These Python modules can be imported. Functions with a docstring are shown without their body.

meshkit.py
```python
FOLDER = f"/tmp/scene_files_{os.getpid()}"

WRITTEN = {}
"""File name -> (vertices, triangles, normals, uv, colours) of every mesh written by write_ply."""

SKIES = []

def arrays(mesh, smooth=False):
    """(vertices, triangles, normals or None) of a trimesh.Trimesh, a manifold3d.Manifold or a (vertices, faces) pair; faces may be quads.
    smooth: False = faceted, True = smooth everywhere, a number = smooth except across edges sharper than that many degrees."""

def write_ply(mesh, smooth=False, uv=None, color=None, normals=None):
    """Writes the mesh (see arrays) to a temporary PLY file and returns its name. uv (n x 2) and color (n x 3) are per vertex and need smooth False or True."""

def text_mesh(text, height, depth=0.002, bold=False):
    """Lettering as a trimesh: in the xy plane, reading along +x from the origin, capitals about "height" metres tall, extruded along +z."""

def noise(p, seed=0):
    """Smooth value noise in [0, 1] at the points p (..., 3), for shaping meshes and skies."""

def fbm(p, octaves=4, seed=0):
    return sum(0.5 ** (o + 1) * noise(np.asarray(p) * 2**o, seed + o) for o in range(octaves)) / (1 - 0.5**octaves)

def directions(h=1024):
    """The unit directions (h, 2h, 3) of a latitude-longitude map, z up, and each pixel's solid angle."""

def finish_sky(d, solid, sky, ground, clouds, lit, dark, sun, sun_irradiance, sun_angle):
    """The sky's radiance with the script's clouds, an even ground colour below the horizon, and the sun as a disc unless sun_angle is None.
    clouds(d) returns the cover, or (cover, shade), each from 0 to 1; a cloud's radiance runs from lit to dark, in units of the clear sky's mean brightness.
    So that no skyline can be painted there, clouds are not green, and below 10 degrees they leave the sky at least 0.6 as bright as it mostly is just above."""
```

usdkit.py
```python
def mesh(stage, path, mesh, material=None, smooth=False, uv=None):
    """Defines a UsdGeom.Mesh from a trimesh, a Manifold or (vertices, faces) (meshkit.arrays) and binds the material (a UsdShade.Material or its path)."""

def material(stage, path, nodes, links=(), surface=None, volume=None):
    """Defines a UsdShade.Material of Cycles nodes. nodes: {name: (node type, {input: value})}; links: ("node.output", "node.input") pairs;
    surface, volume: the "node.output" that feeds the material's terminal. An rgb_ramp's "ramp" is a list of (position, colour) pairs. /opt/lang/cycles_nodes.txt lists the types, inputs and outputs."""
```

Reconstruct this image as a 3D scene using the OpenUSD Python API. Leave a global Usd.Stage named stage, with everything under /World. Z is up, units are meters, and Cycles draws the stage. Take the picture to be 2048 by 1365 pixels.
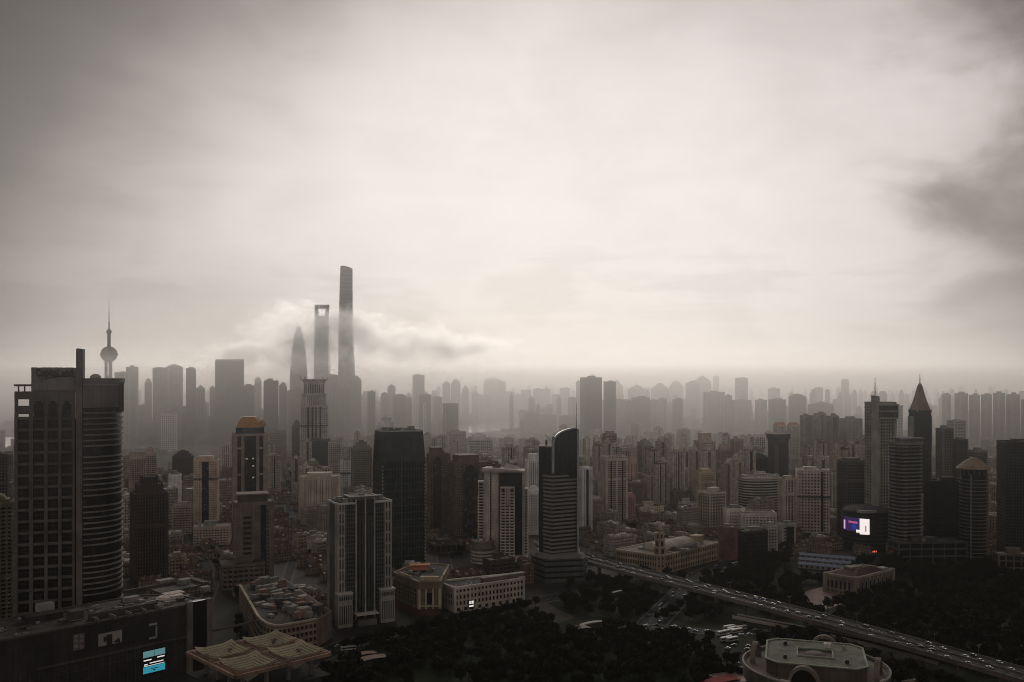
import math, re, numpy as np, trimesh, usdkit, meshkit
from pxr import Usd, UsdGeom, UsdLux, UsdShade, Sdf, Gf
stage = Usd.Stage.CreateInMemory()
UsdGeom.SetStageUpAxis(stage, 'Z')
stage.SetDefaultPrim(UsdGeom.Xform.Define(stage, '/World').GetPrim())
# ---------------------------------------------------------------- camera, sky, sun, exposure
CAM_H, F, CX, HY = 200.0, 1800.0, 1024.0, 765.0      # eye height; lens, centre and horizon in pixels of the 2048 px photograph
EXPOSURE = 1.0
SKY_STRENGTH = 0.05
SUN_EL, SUN_AZ, SUN_I, SUN_ANGLE = math.radians(13), math.radians(1), 0.255, 65.0
HAZE_DENSITY, HAZE_ANISO = 0.00004, 0.9
MIST_DENSITY, MIST_ANISO, MIST_TOP = 0.00038, 0.66, 270.
LOBE, BASE, GLOW = 6.2, 1.6, -.28          # brightness of the thin bright cloud ahead, and of the heavy overcast all round
cam = UsdGeom.Camera.Define(stage, '/World/camera')
cam.AddTranslateOp().Set((0, 0, CAM_H)); cam.AddRotateXOp().Set(90)
cam.CreateHorizontalApertureAttr(36.0); cam.CreateFocalLengthAttr(36.0 * F / 2048)
cam.CreateVerticalApertureOffsetAttr((HY - 682.5) / 2048 * 36.0)
cam.CreateClippingRangeAttr((1, 60000)); cam.CreateExposureAttr(EXPOSURE)
sun = UsdLux.DistantLight.Define(stage, '/World/sun')
sun.CreateIntensityAttr(SUN_I); sun.CreateAngleAttr(SUN_ANGLE); sun.CreateNormalizeAttr(True); sun.CreateColorAttr((1, .95, .88))
sun.AddRotateXYZOp().Set(Gf.Vec3f(-(90 - math.degrees(SUN_EL)), 0, -math.degrees(SUN_AZ)))
dome = UsdLux.DomeLight.Define(stage, '/World/sky')


class Graph:
    """A small writer of shader graphs."""
    def __init__(s): s.n, s.l, s.k = {}, [], 0
    def add(s, kind, ins=None, **links):
        s.k += 1; name = f'n{s.k}'
        s.n[name] = (kind, dict(ins or {}))
        for i, src in links.items(): s.l.append((src, f'{name}.{i}'))
        return name
    def m(s, op, a, b=None, clamp=False):
        ins = {'math_type': op, 'use_clamp': clamp}; ln = {}
        for i, v in (('value1', a), ('value2', b)):
            if isinstance(v, str): ln[i] = v
            elif v is not None: ins[i] = float(v)
        return s.add('math', ins, **ln) + '.value'
    def smooth(s, v, a, b, c=0., d=1.):
        return s.add('map_range', {'range_type': 'smoothstep', 'from_min': a, 'from_max': b, 'to_min': c, 'to_max': d, 'clamp': True}, value=v) + '.result'
    def mixc(s, fac, a, b, blend='mix'):
        ins = {'blend_type': blend, 'use_clamp': False, 'use_clamp_result': False}; ln = {}
        for i, v in (('fac', fac), ('a', a), ('b', b)):
            if isinstance(v, str): ln[i] = v
            else: ins[i] = v
        return s.add('mix_color', ins, **ln) + '.result'
    def gray(s, v):
        n = s.add('combine_color', {'color_type': 'rgb'})
        for c in 'rgb': s.l.append((v, f'{n}.{c}'))
        return n + '.color'


def make_sky():
    g = Graph()
    tc = g.add('texture_coordinate'); gen = tc + '.generated'
    sep = g.add('separate_xyz', vector=gen); X, Y, Z = (f'{sep}.{c}' for c in 'xyz')
    az = g.m('arctan2', X, Y)
    el = g.m('arcsine', Z)
    def noise(scale, sx, sz, detail, rough, dist, off):
        mp = g.add('mapping', {'scale': (sx, sx, sz), 'location': off}, vector=gen)
        return g.add('noise_texture', {'scale': scale, 'detail': detail, 'roughness': rough, 'distortion': dist}, vector=mp + '.vector') + '.fac'
    n_big = noise(2.6, 1, 2.0, 5., .5, .4, (3.1, .7, 1.3))
    n_mid = noise(7.0, 1, 1.7, 6., .55, .5, (1.2, 4.4, 2.1))
    n_str = noise(5.0, 1, 9.0, 5., .55, .3, (.4, 2.2, .9))
    w1 = g.m('multiply', g.m('subtract', n_big, .5), .5)
    w2 = g.m('multiply', g.m('subtract', n_mid, .5), .22)
    warp = g.m('add', w1, w2)
    # thin cloud in front of the sun: an uneven bright area ahead
    du = g.m('divide', g.m('subtract', g.m('add', az, g.m('multiply', w1, .7)), .05), .56)
    dv = g.m('divide', g.m('subtract', g.m('add', el, g.m('multiply', w1, .25)), .20), .29)
    r2 = g.m('add', g.m('multiply', du, du), g.m('multiply', dv, dv))
    lobe = g.m('exponent', g.m('multiply', g.m('power', g.m('maximum', r2, 1e-4), 1.7), -1.0))
    light = g.m('add', g.m('multiply', lobe, LOBE), BASE)
    # brighter towards the horizon ahead, where the overcast thins
    light = g.m('multiply', light, g.m('add', 1., g.m('multiply', g.m('multiply', g.m('exponent', g.m('multiply', g.m('maximum', el, 0.), -1 / .10)), GLOW), g.smooth(Y, -.3, .6))))
    # heavy dark cloud to the right and another high on the left
    rgt = g.smooth(g.m('add', g.m('add', g.m('add', az, g.m('multiply', el, .22)), g.m('multiply', w1, .8)), g.m('multiply', w2, 1.9)), .43, .66)
    rgt = g.m('multiply', rgt, g.smooth(el, .02, .14, .25, 1.)); front = g.smooth(Y, -.2, .35)
    rgt = g.m('multiply', rgt, front)
    lft = g.smooth(g.m('add', g.m('subtract', g.m('multiply', el, .9), g.m('multiply', az, .75)), g.m('multiply', warp, .9)), .34, .66)
    lft = g.m('multiply', lft, front)
    dark = g.m('maximum', rgt, lft)
    light = g.m('multiply', light, g.m('subtract', 1., g.m('multiply', dark, .70)))
    # soft cumulus low on the right of centre, streaks near the horizon
    cu = g.smooth(g.m('add', n_mid, g.m('multiply', g.m('subtract', n_str, .5), .7)), .47, .66)
    cu = g.m('multiply', cu, g.m('multiply', g.smooth(el, .02, .06), g.smooth(el, .20, .11)))
    light = g.m('multiply', light, g.m('subtract', 1., g.m('multiply', cu, .15)))
    st = g.smooth(n_str, .35, .7, .985, 1.015)
    light = g.m('multiply', light, st)
    light = g.m('multiply', light, g.smooth(n_mid, .3, .7, .95, 1.04))
    tint = g.mixc(g.smooth(light, 1., 8.), (1., .885, .825), (1., .94, .91))
    cloud = g.mixc(1., tint, g.gray(light), 'multiply')
    sky = g.add('sky_texture', {'sky_type': 'single_scattering', 'sun_disc': False, 'sun_elevation': SUN_EL, 'sun_rotation': SUN_AZ})
    col = g.mixc(.985, sky + '.color', cloud)          # almost wholly overcast
    bg = g.add('background_shader', {'strength': SKY_STRENGTH}, color=col)
    return usdkit.material(stage, '/World/Looks/overcast_sky', g.n, g.l, surface=bg + '.background')


UsdShade.MaterialBindingAPI.Apply(dome.GetPrim()).Bind(make_sky())
dome.GetPrim().SetCustomDataByKey('kind', 'structure')

# ---------------------------------------------------------------- materials
_mats = {}
def _cached(key, make):
    if key not in _mats: _mats[key] = make(f'/World/Looks/{key[0]}_{len(_mats):03d}')
    return _mats[key]

def wall(c, rough=.85, var=.35, scale=.06):
    """Render, stone or concrete: blotches and streaks of dirt running down."""
    def mk(path):
        g = Graph(); tc = g.add('texture_coordinate')
        n1 = g.add('noise_texture', {'scale': scale, 'detail': 5., 'roughness': .6}, vector=tc + '.object')
        mp = g.add('mapping', {'scale': (.8, .8, .03)}, vector=tc + '.object')
        n2 = g.add('noise_texture', {'scale': 1., 'detail': 4., 'roughness': .65}, vector=mp + '.vector')
        f = g.m('add', g.smooth(n1 + '.fac', .25, .75, 1 - var, 1 + var * .5), g.smooth(n2 + '.fac', .35, .75, var * .35, -var * .6))
        col = g.mixc(1., c, g.gray(f), 'multiply')
        p = g.add('principled_bsdf', {'roughness': rough, 'specular_ior_level': .1}, base_color=col)
        return usdkit.material(stage, path, g.n, g.l, surface=p + '.BSDF')
    return _cached(('wall', tuple(c), rough, var, scale), mk)

def glass(c=(.009, .010, .011), cell=(3., 3., 3.4), rough=.12, amt=1.6, spec=.5):
    """Dark window glass; each pane differs a little (blinds, rooms)."""
    def mk(path):
        g = Graph(); tc = g.add('texture_coordinate')
        sn = g.add('vector_math', {'math_type': 'snap', 'vector2': cell}, vector1=tc + '.object')
        wn = g.add('white_noise_texture', {'dimensions': '3D'}, vector=sn + '.vector')
        f = g.add('rgb_ramp', {'ramp': [(0., (.55,) * 3), (.55, (.8,) * 3), (.8, (1.3,) * 3), (.93, (1 + amt,) * 3), (1., (1 + 2.5 * amt,) * 3)]}, fac=wn + '.value')
        col = g.mixc(1., c, f + '.color', 'multiply')
        p = g.add('principled_bsdf', {'roughness': rough, 'specular_ior_level': spec}, base_color=col)
        return usdkit.material(stage, path, g.n, g.l, surface=p + '.BSDF')
    return _cached(('glass', tuple(c), tuple(cell), rough, amt, spec), mk)

def plain(name, c, rough=.6, metal=0., spec=.5):
    def mk(path):
        g = Graph(); tc = g.add('texture_coordinate')
        n1 = g.add('noise_texture', {'scale': .35, 'detail': 4.}, vector=tc + '.object')
        col = g.mixc(1., c, g.gray(g.smooth(n1 + '.fac', .3, .7, .8, 1.12)), 'multiply')
        p = g.add('principled_bsdf', {'roughness': rough, 'metallic': metal, 'specular_ior_level': spec}, base_color=col)
        return usdkit.material(stage, path, g.n, g.l, surface=p + '.BSDF')
    return _cached((name, tuple(c), rough, metal), mk)

def glow(name, c, strength):
    strength = min(strength * .5, .49 / max(c))      # the exposure doubles it
    def mk(path):
        return usdkit.material(stage, path, {'e': ('emission', {'color': c, 'strength': strength})}, [], surface='e.emission')
    return _cached((name, tuple(c), strength), mk)

ROOF = wall((.085, .078, .074), var=.5, scale=.15)
ROOF_PALE = wall((.42, .40, .37), var=.4, scale=.2)
METAL = plain('metal', (.25, .25, .25), .4, .8)
PLANT = wall((.28, .27, .25), var=.4, scale=.4)
WHITE = plain('white_paint', (.55, .54, .52), .5)

# ---------------------------------------------------------------- mesh building
class MB:
    def __init__(s): s.v, s.f, s.n = [], [], 0
    def add(s, v, f):
        v = np.asarray(v, float); f = np.asarray(f, int)
        if f.shape[1] == 4: f = np.vstack([f[:, [0, 1, 2]], f[:, [0, 2, 3]]])
        s.v.append(v); s.f.append(f + s.n); s.n += len(v); return s
    def tm(s, m): return s.add(m.vertices, m.faces)
    _bf = np.array([[0, 3, 2, 1], [4, 5, 6, 7], [0, 1, 5, 4], [1, 2, 6, 5], [2, 3, 7, 6], [3, 0, 4, 7]])
    def box(s, x0, x1, y0, y1, z0, z1):
        return s.add([(x0, y0, z0), (x1, y0, z0), (x1, y1, z0), (x0, y1, z0), (x0, y0, z1), (x1, y0, z1), (x1, y1, z1), (x0, y1, z1)], s._bf)
    def obox(s, cx, cy, z0, z1, w, d, a=0.):
        c, n = math.cos(a), math.sin(a)
        p = [(cx + c * x - n * y, cy + n * x + c * y) for x, y in ((-w / 2, -d / 2), (w / 2, -d / 2), (w / 2, d / 2), (-w / 2, d / 2))]
        return s.add([(*q, z0) for q in p] + [(*q, z1) for q in p], s._bf)
    def frustum(s, p0, z0, p1, z1, cap=True):
        """Between two convex polygons of as many corners."""
        n = len(p0); v = [(x, y, z0) for x, y in p0] + [(x, y, z1) for x, y in p1]
        f = []
        for i in range(n):
            j = (i + 1) % n; f += [(i, j, n + j), (i, n + j, n + i)]
        if cap:
            for i in range(1, n - 1): f += [(0, i + 1, i), (n, n + i, n + i + 1)]
        return s.add(v, f)
    def prism(s, p, z0, z1): return s.frustum(p, z0, p, z1)
    def ring(s, po, pi, z0, z1):
        n = len(po); v = [(x, y, z) for p, z in ((po, z0), (po, z1), (pi, z1), (pi, z0)) for x, y in p]
        f = []
        for k in range(4):
            for i in range(n):
                j = (i + 1) % n; a, b = k * n, ((k + 1) % 4) * n
                f += [(a + i, a + j, b + j), (a + i, b + j, b + i)]
        return s.add(v, f)
    def wallpath(s, pts, t, z0, z1):
        """A wall of thickness t along an open path (thickness to the left)."""
        p = np.asarray(pts, float); d = np.gradient(p, axis=0); d /= np.linalg.norm(d, axis=1)[:, None]
        q = p + np.stack([-d[:, 1], d[:, 0]], 1) * t
        n = len(p); z0 = np.broadcast_to(z0, n); z1 = np.broadcast_to(z1, n)
        v = np.vstack([np.c_[p, z0], np.c_[p, z1], np.c_[q, z1], np.c_[q, z0]])
        f = []
        for k in range(4):
            a, b = k * n, ((k + 1) % 4) * n
            for i in range(n - 1): f += [(a + i, a + i + 1, b + i + 1), (a + i, b + i + 1, b + i)]
        f += [(0, n, 2 * n), (0, 2 * n, 3 * n), (n - 1, 3 * n - 1, 2 * n - 1), (n - 1, 4 * n - 1, 3 * n - 1)]
        return s.add(v, f)
    def lathe(s, prof, n=20, c=(0, 0), ang0=0., sx=1., sy=1.):
        prof = np.asarray(prof, float); m = len(prof); a = np.arange(n) * 2 * np.pi / n + ang0
        v = np.concatenate([np.c_[c[0] + sx * r * np.cos(a), c[1] + sy * r * np.sin(a), np.full(n, z)] for r, z in prof])
        f = []
        for k in range(m - 1):
            for i in range(n):
                j = (i + 1) % n; f += [(k * n + i, k * n + j, (k + 1) * n + j), (k * n + i, (k + 1) * n + j, (k + 1) * n + i)]
        return s.add(v, f)
    def tube(s, pts, r, n=6):
        p = np.asarray(pts, float); t = np.gradient(p, axis=0); t /= np.linalg.norm(t, axis=1)[:, None] + 1e-12
        a = np.cross(t, np.where(np.abs(t[:, 2:]) < .9, [0, 0, 1.], [1., 0, 0])); a /= np.linalg.norm(a, axis=1)[:, None] + 1e-12
        b = np.cross(t, a); g = np.arange(n) * 2 * np.pi / n; r = np.broadcast_to(r, len(p))
        v = (p[:, None] + r[:, None, None] * (np.cos(g)[None, :, None] * a[:, None] + np.sin(g)[None, :, None] * b[:, None])).reshape(-1, 3)
        f = []
        for k in range(len(p) - 1):
            for i in range(n):
                j = (i + 1) % n; f += [(k * n + i, k * n + j, (k + 1) * n + j), (k * n + i, (k + 1) * n + j, (k + 1) * n + i)]
        for i in range(1, n - 1): f += [(0, i + 1, i), ((len(p) - 1) * n, (len(p) - 1) * n + i, (len(p) - 1) * n + i + 1)]
        return s.add(v, f)
    def mesh(s): return np.vstack(s.v), np.vstack(s.f)
    def build(s, name, m, parent, kind=None, label=None, smooth=False):
        if not s.v: return None
        path = numbered(parent, name)
        pr = usdkit.mesh(stage, path, s.mesh(), m, smooth=smooth).GetPrim()
        if kind: pr.SetCustomDataByKey('kind', kind)
        if label: pr.SetCustomDataByKey('label', label)
        return pr

_count = {}
def numbered(parent, name):
    parent = '/World' if parent is None else (parent if isinstance(parent, str) else str(parent.GetPath()))
    k = _count.get((parent, name), -1) + 1; _count[(parent, name)] = k
    return f'{parent}/{name}' + (f'_{k:03d}' if k else '')

def tag(p, label=None, cat=None, group=None, kind=None):
    for k, v in (('label', label), ('category', cat), ('group', group), ('kind', kind)):
        if v: p.SetCustomDataByKey(k, v)
    return p

def thing(name, label, cat, loc=(0, 0, 0), rz=0., group=None, kind=None):
    x = UsdGeom.Xform.Define(stage, numbered(None, name))
    x.AddTranslateOp().Set(tuple(map(float, loc))); x.AddRotateZOp().Set(float(rz)); x.AddScaleOp().Set((1, 1, 1))
    return tag(x.GetPrim(), label, cat, group, kind)

def copy_of(src, loc, rz=0., scale=(1, 1, 1), label=None, group=None):
    x = UsdGeom.Xform.Define(stage, numbered(None, re.sub(r'_\d{3}$', '', src.GetName()))); p = x.GetPrim()
    p.GetReferences().AddInternalReference(src.GetPath()); p.SetInstanceable(True)
    x.ClearXformOpOrder()
    x.AddTranslateOp().Set(tuple(map(float, loc))); x.AddRotateZOp().Set(float(rz)); x.AddScaleOp().Set(tuple(map(float, scale)))
    was = src.GetCustomData()
    return tag(p, label or was.get('label'), was.get('category'), group or was.get('group'))

def move(p, loc, rz, scale=(1, 1, 1)):
    p.GetAttribute('xformOp:translate').Set(Gf.Vec3d(*map(float, loc))); p.GetAttribute('xformOp:rotateZ').Set(float(rz)); p.GetAttribute('xformOp:scale').Set(Gf.Vec3f(*map(float, scale)))

# a pixel of the photograph to a point on the ground (or at height z), or at depth D
def G(px, py, z=0.): D = (CAM_H - z) * F / (py - HY); return (px - CX) * D / F, D
def X(px, D): return (px - CX) * D / F
def Zat(py, D): return CAM_H - (py - HY) * D / F
def rect(w, d): return [(-w / 2, -d / 2), (w / 2, -d / 2), (w / 2, d / 2), (-w / 2, d / 2)]
def oct_(w, d, c=.25):
    a, b = w / 2, d / 2; e = c * min(w, d)
    return [(-a + e, -b), (a - e, -b), (a, -b + e), (a, b - e), (a - e, b), (-a + e, b), (-a, b - e), (-a, -b + e)]
def circ(r, n=24, cx=0., cy=0., a0=0.): return [(cx + r * math.cos(a0 + i * 2 * math.pi / n), cy + r * math.sin(a0 + i * 2 * math.pi / n)) for i in range(n)]
def offset(p, o):
    """Convex polygon moved outwards by o."""
    p = np.asarray(p, float); n = len(p); out = []
    for i in range(n):
        a, b, c = p[i - 1], p[i], p[(i + 1) % n]
        d1, d2 = (b - a) / np.linalg.norm(b - a), (c - b) / np.linalg.norm(c - b)
        n1, n2 = np.array([d1[1], -d1[0]]), np.array([d2[1], -d2[0]])
        k = n1 + n2; k = k / max(1e-9, k @ n1)
        out.append(tuple(b + o * k))
    return out
FOOT = []      # footprints that the low houses keep clear of: (x, y, radius)

def fit(px0, px1, D, ratio, yaw):
    """Centre and width of a turned rectangle that spans the pixels px0..px1, its nearest corner at depth D."""
    a = math.radians(yaw); c, s = math.cos(a), math.sin(a)
    w, cx, cy = (px1 - px0) * D / F * .8, X((px0 + px1) / 2, D), D + 10
    for _ in range(12):
        q = np.array([(cx + c * x - s * y, cy + s * x + c * y) for x, y in rect(w, w * ratio)])
        cy += D - q[:, 1].min(); q[:, 1] += D - q[:, 1].min()
        u = CX + F * q[:, 0] / q[:, 1]
        w *= (px1 - px0) / (u.max() - u.min())
        cx += ((px0 + px1) / 2 - (u.max() + u.min()) / 2) * cy / F
    return cx, cy, w

rs = np.random.RandomState(7)
def piers_on(mb, poly, bay, pw, out, z0, z1, skip=None, ends=True, each=None):
    n = len(poly)
    for i in range(n):
        a, b = np.array(poly[i]), np.array(poly[(i + 1) % n]); L = np.linalg.norm(b - a); d = (b - a) / L; nn = np.array([d[1], -d[0]])
        k = max(1, int(round(L / bay)))
        for j in range(0 if ends else 1, k + (1 if ends else 0)):
            q = a + d * np.clip(L * j / k, pw * .5, L - pw * .5) + nn * (out / 2 - .15)
            if each is not None: m_ = MB()
            else: m_ = mb
            m_.obox(q[0], q[1], z0, z1, pw, out + .3, math.atan2(d[1], d[0]))
            if each is not None: each.append(m_)

def roof_stuff(t, poly, H, wallm, seed, big=True):
    r = np.random.RandomState(seed); p = np.array(poly); lo, hi = p.min(0), p.max(0); sz = hi - lo
    MB().prism(offset(poly, -.4), H - .15, H + .1).build('roof_deck', ROOF if r.rand() < .6 else ROOF_PALE, t)
    if big:
        w, d = sz * r.uniform(.3, .5, 2); c = (lo + hi) / 2 + sz * r.uniform(-.12, .12, 2); h = r.uniform(3, 6.5)
        MB().obox(c[0], c[1], H, H + h, w, d).obox(c[0], c[1], H + h, H + h + .4, w + .6, d + .6).build('plant_room', wallm if r.rand() < .6 else PLANT, t)
        for _ in range(r.randint(2, 5)):
            c = (lo + hi) / 2 + sz * r.uniform(-.36, .36, 2); s_ = r.uniform(1.5, 3.2)
            m = MB()
            if r.rand() < .35: m.lathe([(0, H + .1), (s_ * .6, H + .1), (s_ * .6, H + .1 + s_), (s_ * .3, H + s_ * 1.2), (0, H + s_ * 1.25)], 10, c); nm = 'water_tank'
            else: m.obox(c[0], c[1], H + .1, H + .1 + s_ * .8, s_ * r.uniform(1, 2), s_); nm = 'cooling_unit'
            m.build(nm, ROOF_PALE if r.rand() < .4 else PLANT, t)

def topper(t, kind, poly, H, th, m, m2):
    """What stands on the body, th metres high."""
    p = np.array(poly); c = p.mean(0); sc = lambda k: [tuple(c + (q - c) * k) for q in p]
    r = (p.max(0) - p.min(0)).min() / 2
    if kind == 'pyr': MB().prism(sc(.9), H, H + th * .2).frustum(sc(.9), H + th * .2, sc(.02), H + th).build('pyramid_roof', m2, t)
    elif kind == 'spire':
        MB().prism(sc(.7), H, H + th * .18).frustum(sc(.62), H + th * .18, sc(.14), H + th * .45).build('stepped_crown', m, t)
        MB().tube([(c[0], c[1], H + th * .4), (c[0], c[1], H + th)], [r * .07, .15], 6).build('spire', METAL, t)
    elif kind == 'dome':
        MB().prism(sc(.8), H, H + th * .35).build('drum', m, t)
        MB().lathe([(r * .78, H + th * .35)] + [(r * .78 * math.cos(a), H + th * (.35 + .6 * math.sin(a))) for a in np.linspace(.15, 1.5, 6)] + [(0, H + th)], 16, c).build('dome_roof', m2, t, smooth=40)
    elif kind == 'step':
        for k, (s_, a, b) in enumerate(((.8, 0, .45), (.55, .45, .8), (.25, .8, 1.))): MB().prism(sc(s_), H + th * a, H + th * b).build('stepped_crown', m, t)
    elif kind == 'gable':
        a = [p[0], p[1], p[2], p[3]]; m1, m3 = (a[0] + a[3]) / 2, (a[1] + a[2]) / 2
        MB().add([(*q, H) for q in a] + [(*m1, H + th), (*m3, H + th)], [(0, 1, 5), (0, 5, 4), (2, 3, 4), (2, 4, 5), (3, 0, 4), (1, 2, 5), (0, 3, 2), (0, 2, 1)]).build('gable_roof', m2, t)
    elif kind == 'slab': MB().prism(sc(.62), H, H + th).build('penthouse', m, t)
    elif kind == 'flare':
        MB().frustum(sc(.92), H, sc(1.18), H + th * .5).prism(sc(1.18), H + th * .5, H + th).build('flared_crown', m, t)
    elif kind == 'frame':
        b = MB(); q = sc(.92); b.ring(q, sc(.84), H + th * .8, H + th)
        for x, y in sc(.88): b.obox(x, y, H, H + th * .8, r * .09, r * .09)
        b.build('roof_frame', m, t)
    elif kind == 'mast':
        MB().prism(sc(.5), H, H + th * .2).build('penthouse', m, t)
        MB().tube([(c[0], c[1], H + th * .2), (c[0], c[1], H + th)], [.5, .15], 6).build('mast', METAL, t)

def facade_life(t, poly, H, f, nf, m, gl, seed, bay, lum):
    """What people add to a front: balcony stacks, air conditioners, a service floor."""
    r = np.random.RandomState(seed + 5); bal, ac = MB(), MB()
    for side in (0, 1, 3):
        a, b = np.array(poly[side]), np.array(poly[(side + 1) % len(poly)]); L = np.linalg.norm(b - a); d = (b - a) / L; nn = np.array([d[1], -d[0]]); ang = math.atan2(d[1], d[0]); k = max(1, int(round(L / bay)))
        cols = [j for j in range(k) if r.rand() < .22]
        for j in cols:
            q = a + d * L * (j + .5) / k + nn * .5
            for z in range(1, nf):
                if r.rand() < .93: bal.obox(q[0], q[1], z * f - .15, z * f + 1.0, L / k * .82, 1.5, ang)
        for _ in range(int(nf * k * .16)):
            j, z = r.randint(k), r.randint(1, nf); q = a + d * L * (j + r.choice([.2, .8])) / k + nn * .35; ac.obox(q[0], q[1], z * f + .2, z * f + 1.05, 1.1, .8, ang)
    if bal.v: bal.build('balconies', m, t, kind='stuff')
    if ac.v: ac.build('air_conditioners', wall((.4, .39, .37)) if lum > .14 else m, t, kind='stuff')
    if nf > 14 and r.rand() < .6:
        z = int(nf * r.uniform(.3, .75)) * f; MB().prism(offset(poly, .22), z + f * .15, z + f * .95).build('service_floor', wall((.11, .105, .1)) if r.rand() < .5 else m, t)

def tower(name, label, px0, px1, ytop, D, ratio=.8, yaw=32., fh=3.4, bh=1.3, bay=3.6, pw=1.2, out=.35, pout=.4, wc=(.3, .28, .26), gc=(.008, .009, .010),
          cat='tower', shape='rect', top=None, th=0., tc=None, single=False, group=None, seed=None, base=0., slots=(), solids=(), roof=True, parapet=1.2, wallm=None):
    cx, cy, w = fit(px0, px1, D, ratio, yaw)
    H = Zat(ytop, cy) - th
    d = w * ratio
    poly = {'rect': rect, 'oct': oct_}[shape](w, d) if isinstance(shape, str) else shape(w, d)
    t = thing(name, label, cat, (cx, cy, 0), yaw, group)
    FOOT.append((cx, cy, .5 * math.hypot(w, d) + 4))
    wc = tuple(min(.8, v * (1.6 if max(wc) > .2 else 1.2 if max(wc) > .13 else 1.)) for v in wc)
    m = wallm or wall(wc); gl = glass(gc, (bay, bay, fh))
    MB().prism(offset(poly, -out), 0, H - .2).build('glazing', gl, t)
    nf = max(1, int(round(H / fh))); f = H / nf
    po = offset(poly, 0)
    if single:
        for k in range(nf): MB().prism(po, k * f, k * f + bh).build('floor_band', m, t)
    else:
        b = MB()
        for k in range(nf): b.prism(po, k * f, k * f + bh)
        b.build('floor_bands', m, t, kind='stuff')
    if bay and pw:
        each = [] if single else None
        b = MB(); piers_on(b, offset(poly, -out), bay, pw, out + pout - .35, 0, H - .1, each=each)
        if single:
            for e in each: e.build('wall_pier', m, t)
        else: b.build('wall_piers', m, t, kind='stuff')
    MB().ring(offset(poly, .12), offset(poly, -.45), H - 1.3, H + parapet).build('parapet', m, t)
    for side, u0, u1 in slots:          # dark glazed strips running up a face: side 0 front, 1 right, 2 back, 3 left
        a, b_ = np.array(poly[side]), np.array(poly[(side + 1) % len(poly)]); L = np.linalg.norm(b_ - a); dd = (b_ - a) / L; nn = np.array([dd[1], -dd[0]])
        q = a + dd * L * (u0 + u1) / 2 + nn * .1
        MB().obox(q[0], q[1], 2, H - 2.2, L * (u1 - u0), .9, math.atan2(dd[1], dd[0])).build('glazed_strip', glass(gc, (bay or 3, bay or 3, fh), .1), t)
    for side, u0, u1 in solids:
        a, b_ = np.array(poly[side]), np.array(poly[(side + 1) % len(poly)]); L = np.linalg.norm(b_ - a); dd = (b_ - a) / L; nn = np.array([dd[1], -dd[0]])
        q = a + dd * L * (u0 + u1) / 2 + nn * .15
        MB().obox(q[0], q[1], 0, H - .5, L * (u1 - u0), 1.1, math.atan2(dd[1], dd[0])).build('blank_wall', m, t)
    sd = seed if seed is not None else int(px0 * 7 + ytop)
    if D < 2300 and shape == 'rect' and bay and pw: facade_life(t, poly, H, f, nf, m, gl, sd, bay, max(wc))
    if roof: roof_stuff(t, poly, H, m, sd, big=top is None)
    if top: topper(t, top, poly, H, th, m, wall(tc) if tc else m)
    return dict(t=t, w=w, d=d, H=H, cx=cx, cy=cy, yaw=yaw, m=m, poly=poly, f=f)
# ---------------------------------------------------------------- the ground, the river, streets, park
def sheet(name, pts, z, m, kind='structure', label=None, cat=None):
    p = np.array(pts, float); c = p.mean(0)
    from shapely.geometry import Polygon
    v, f = trimesh.creation.triangulate_polygon(Polygon(p), engine='earcut')
    mb = MB().add(np.c_[v, np.full(len(v), z)], f)
    q = mb.build(name, m, None, kind=kind)
    # make faces look up
    tag(q, label, cat); return q

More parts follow.
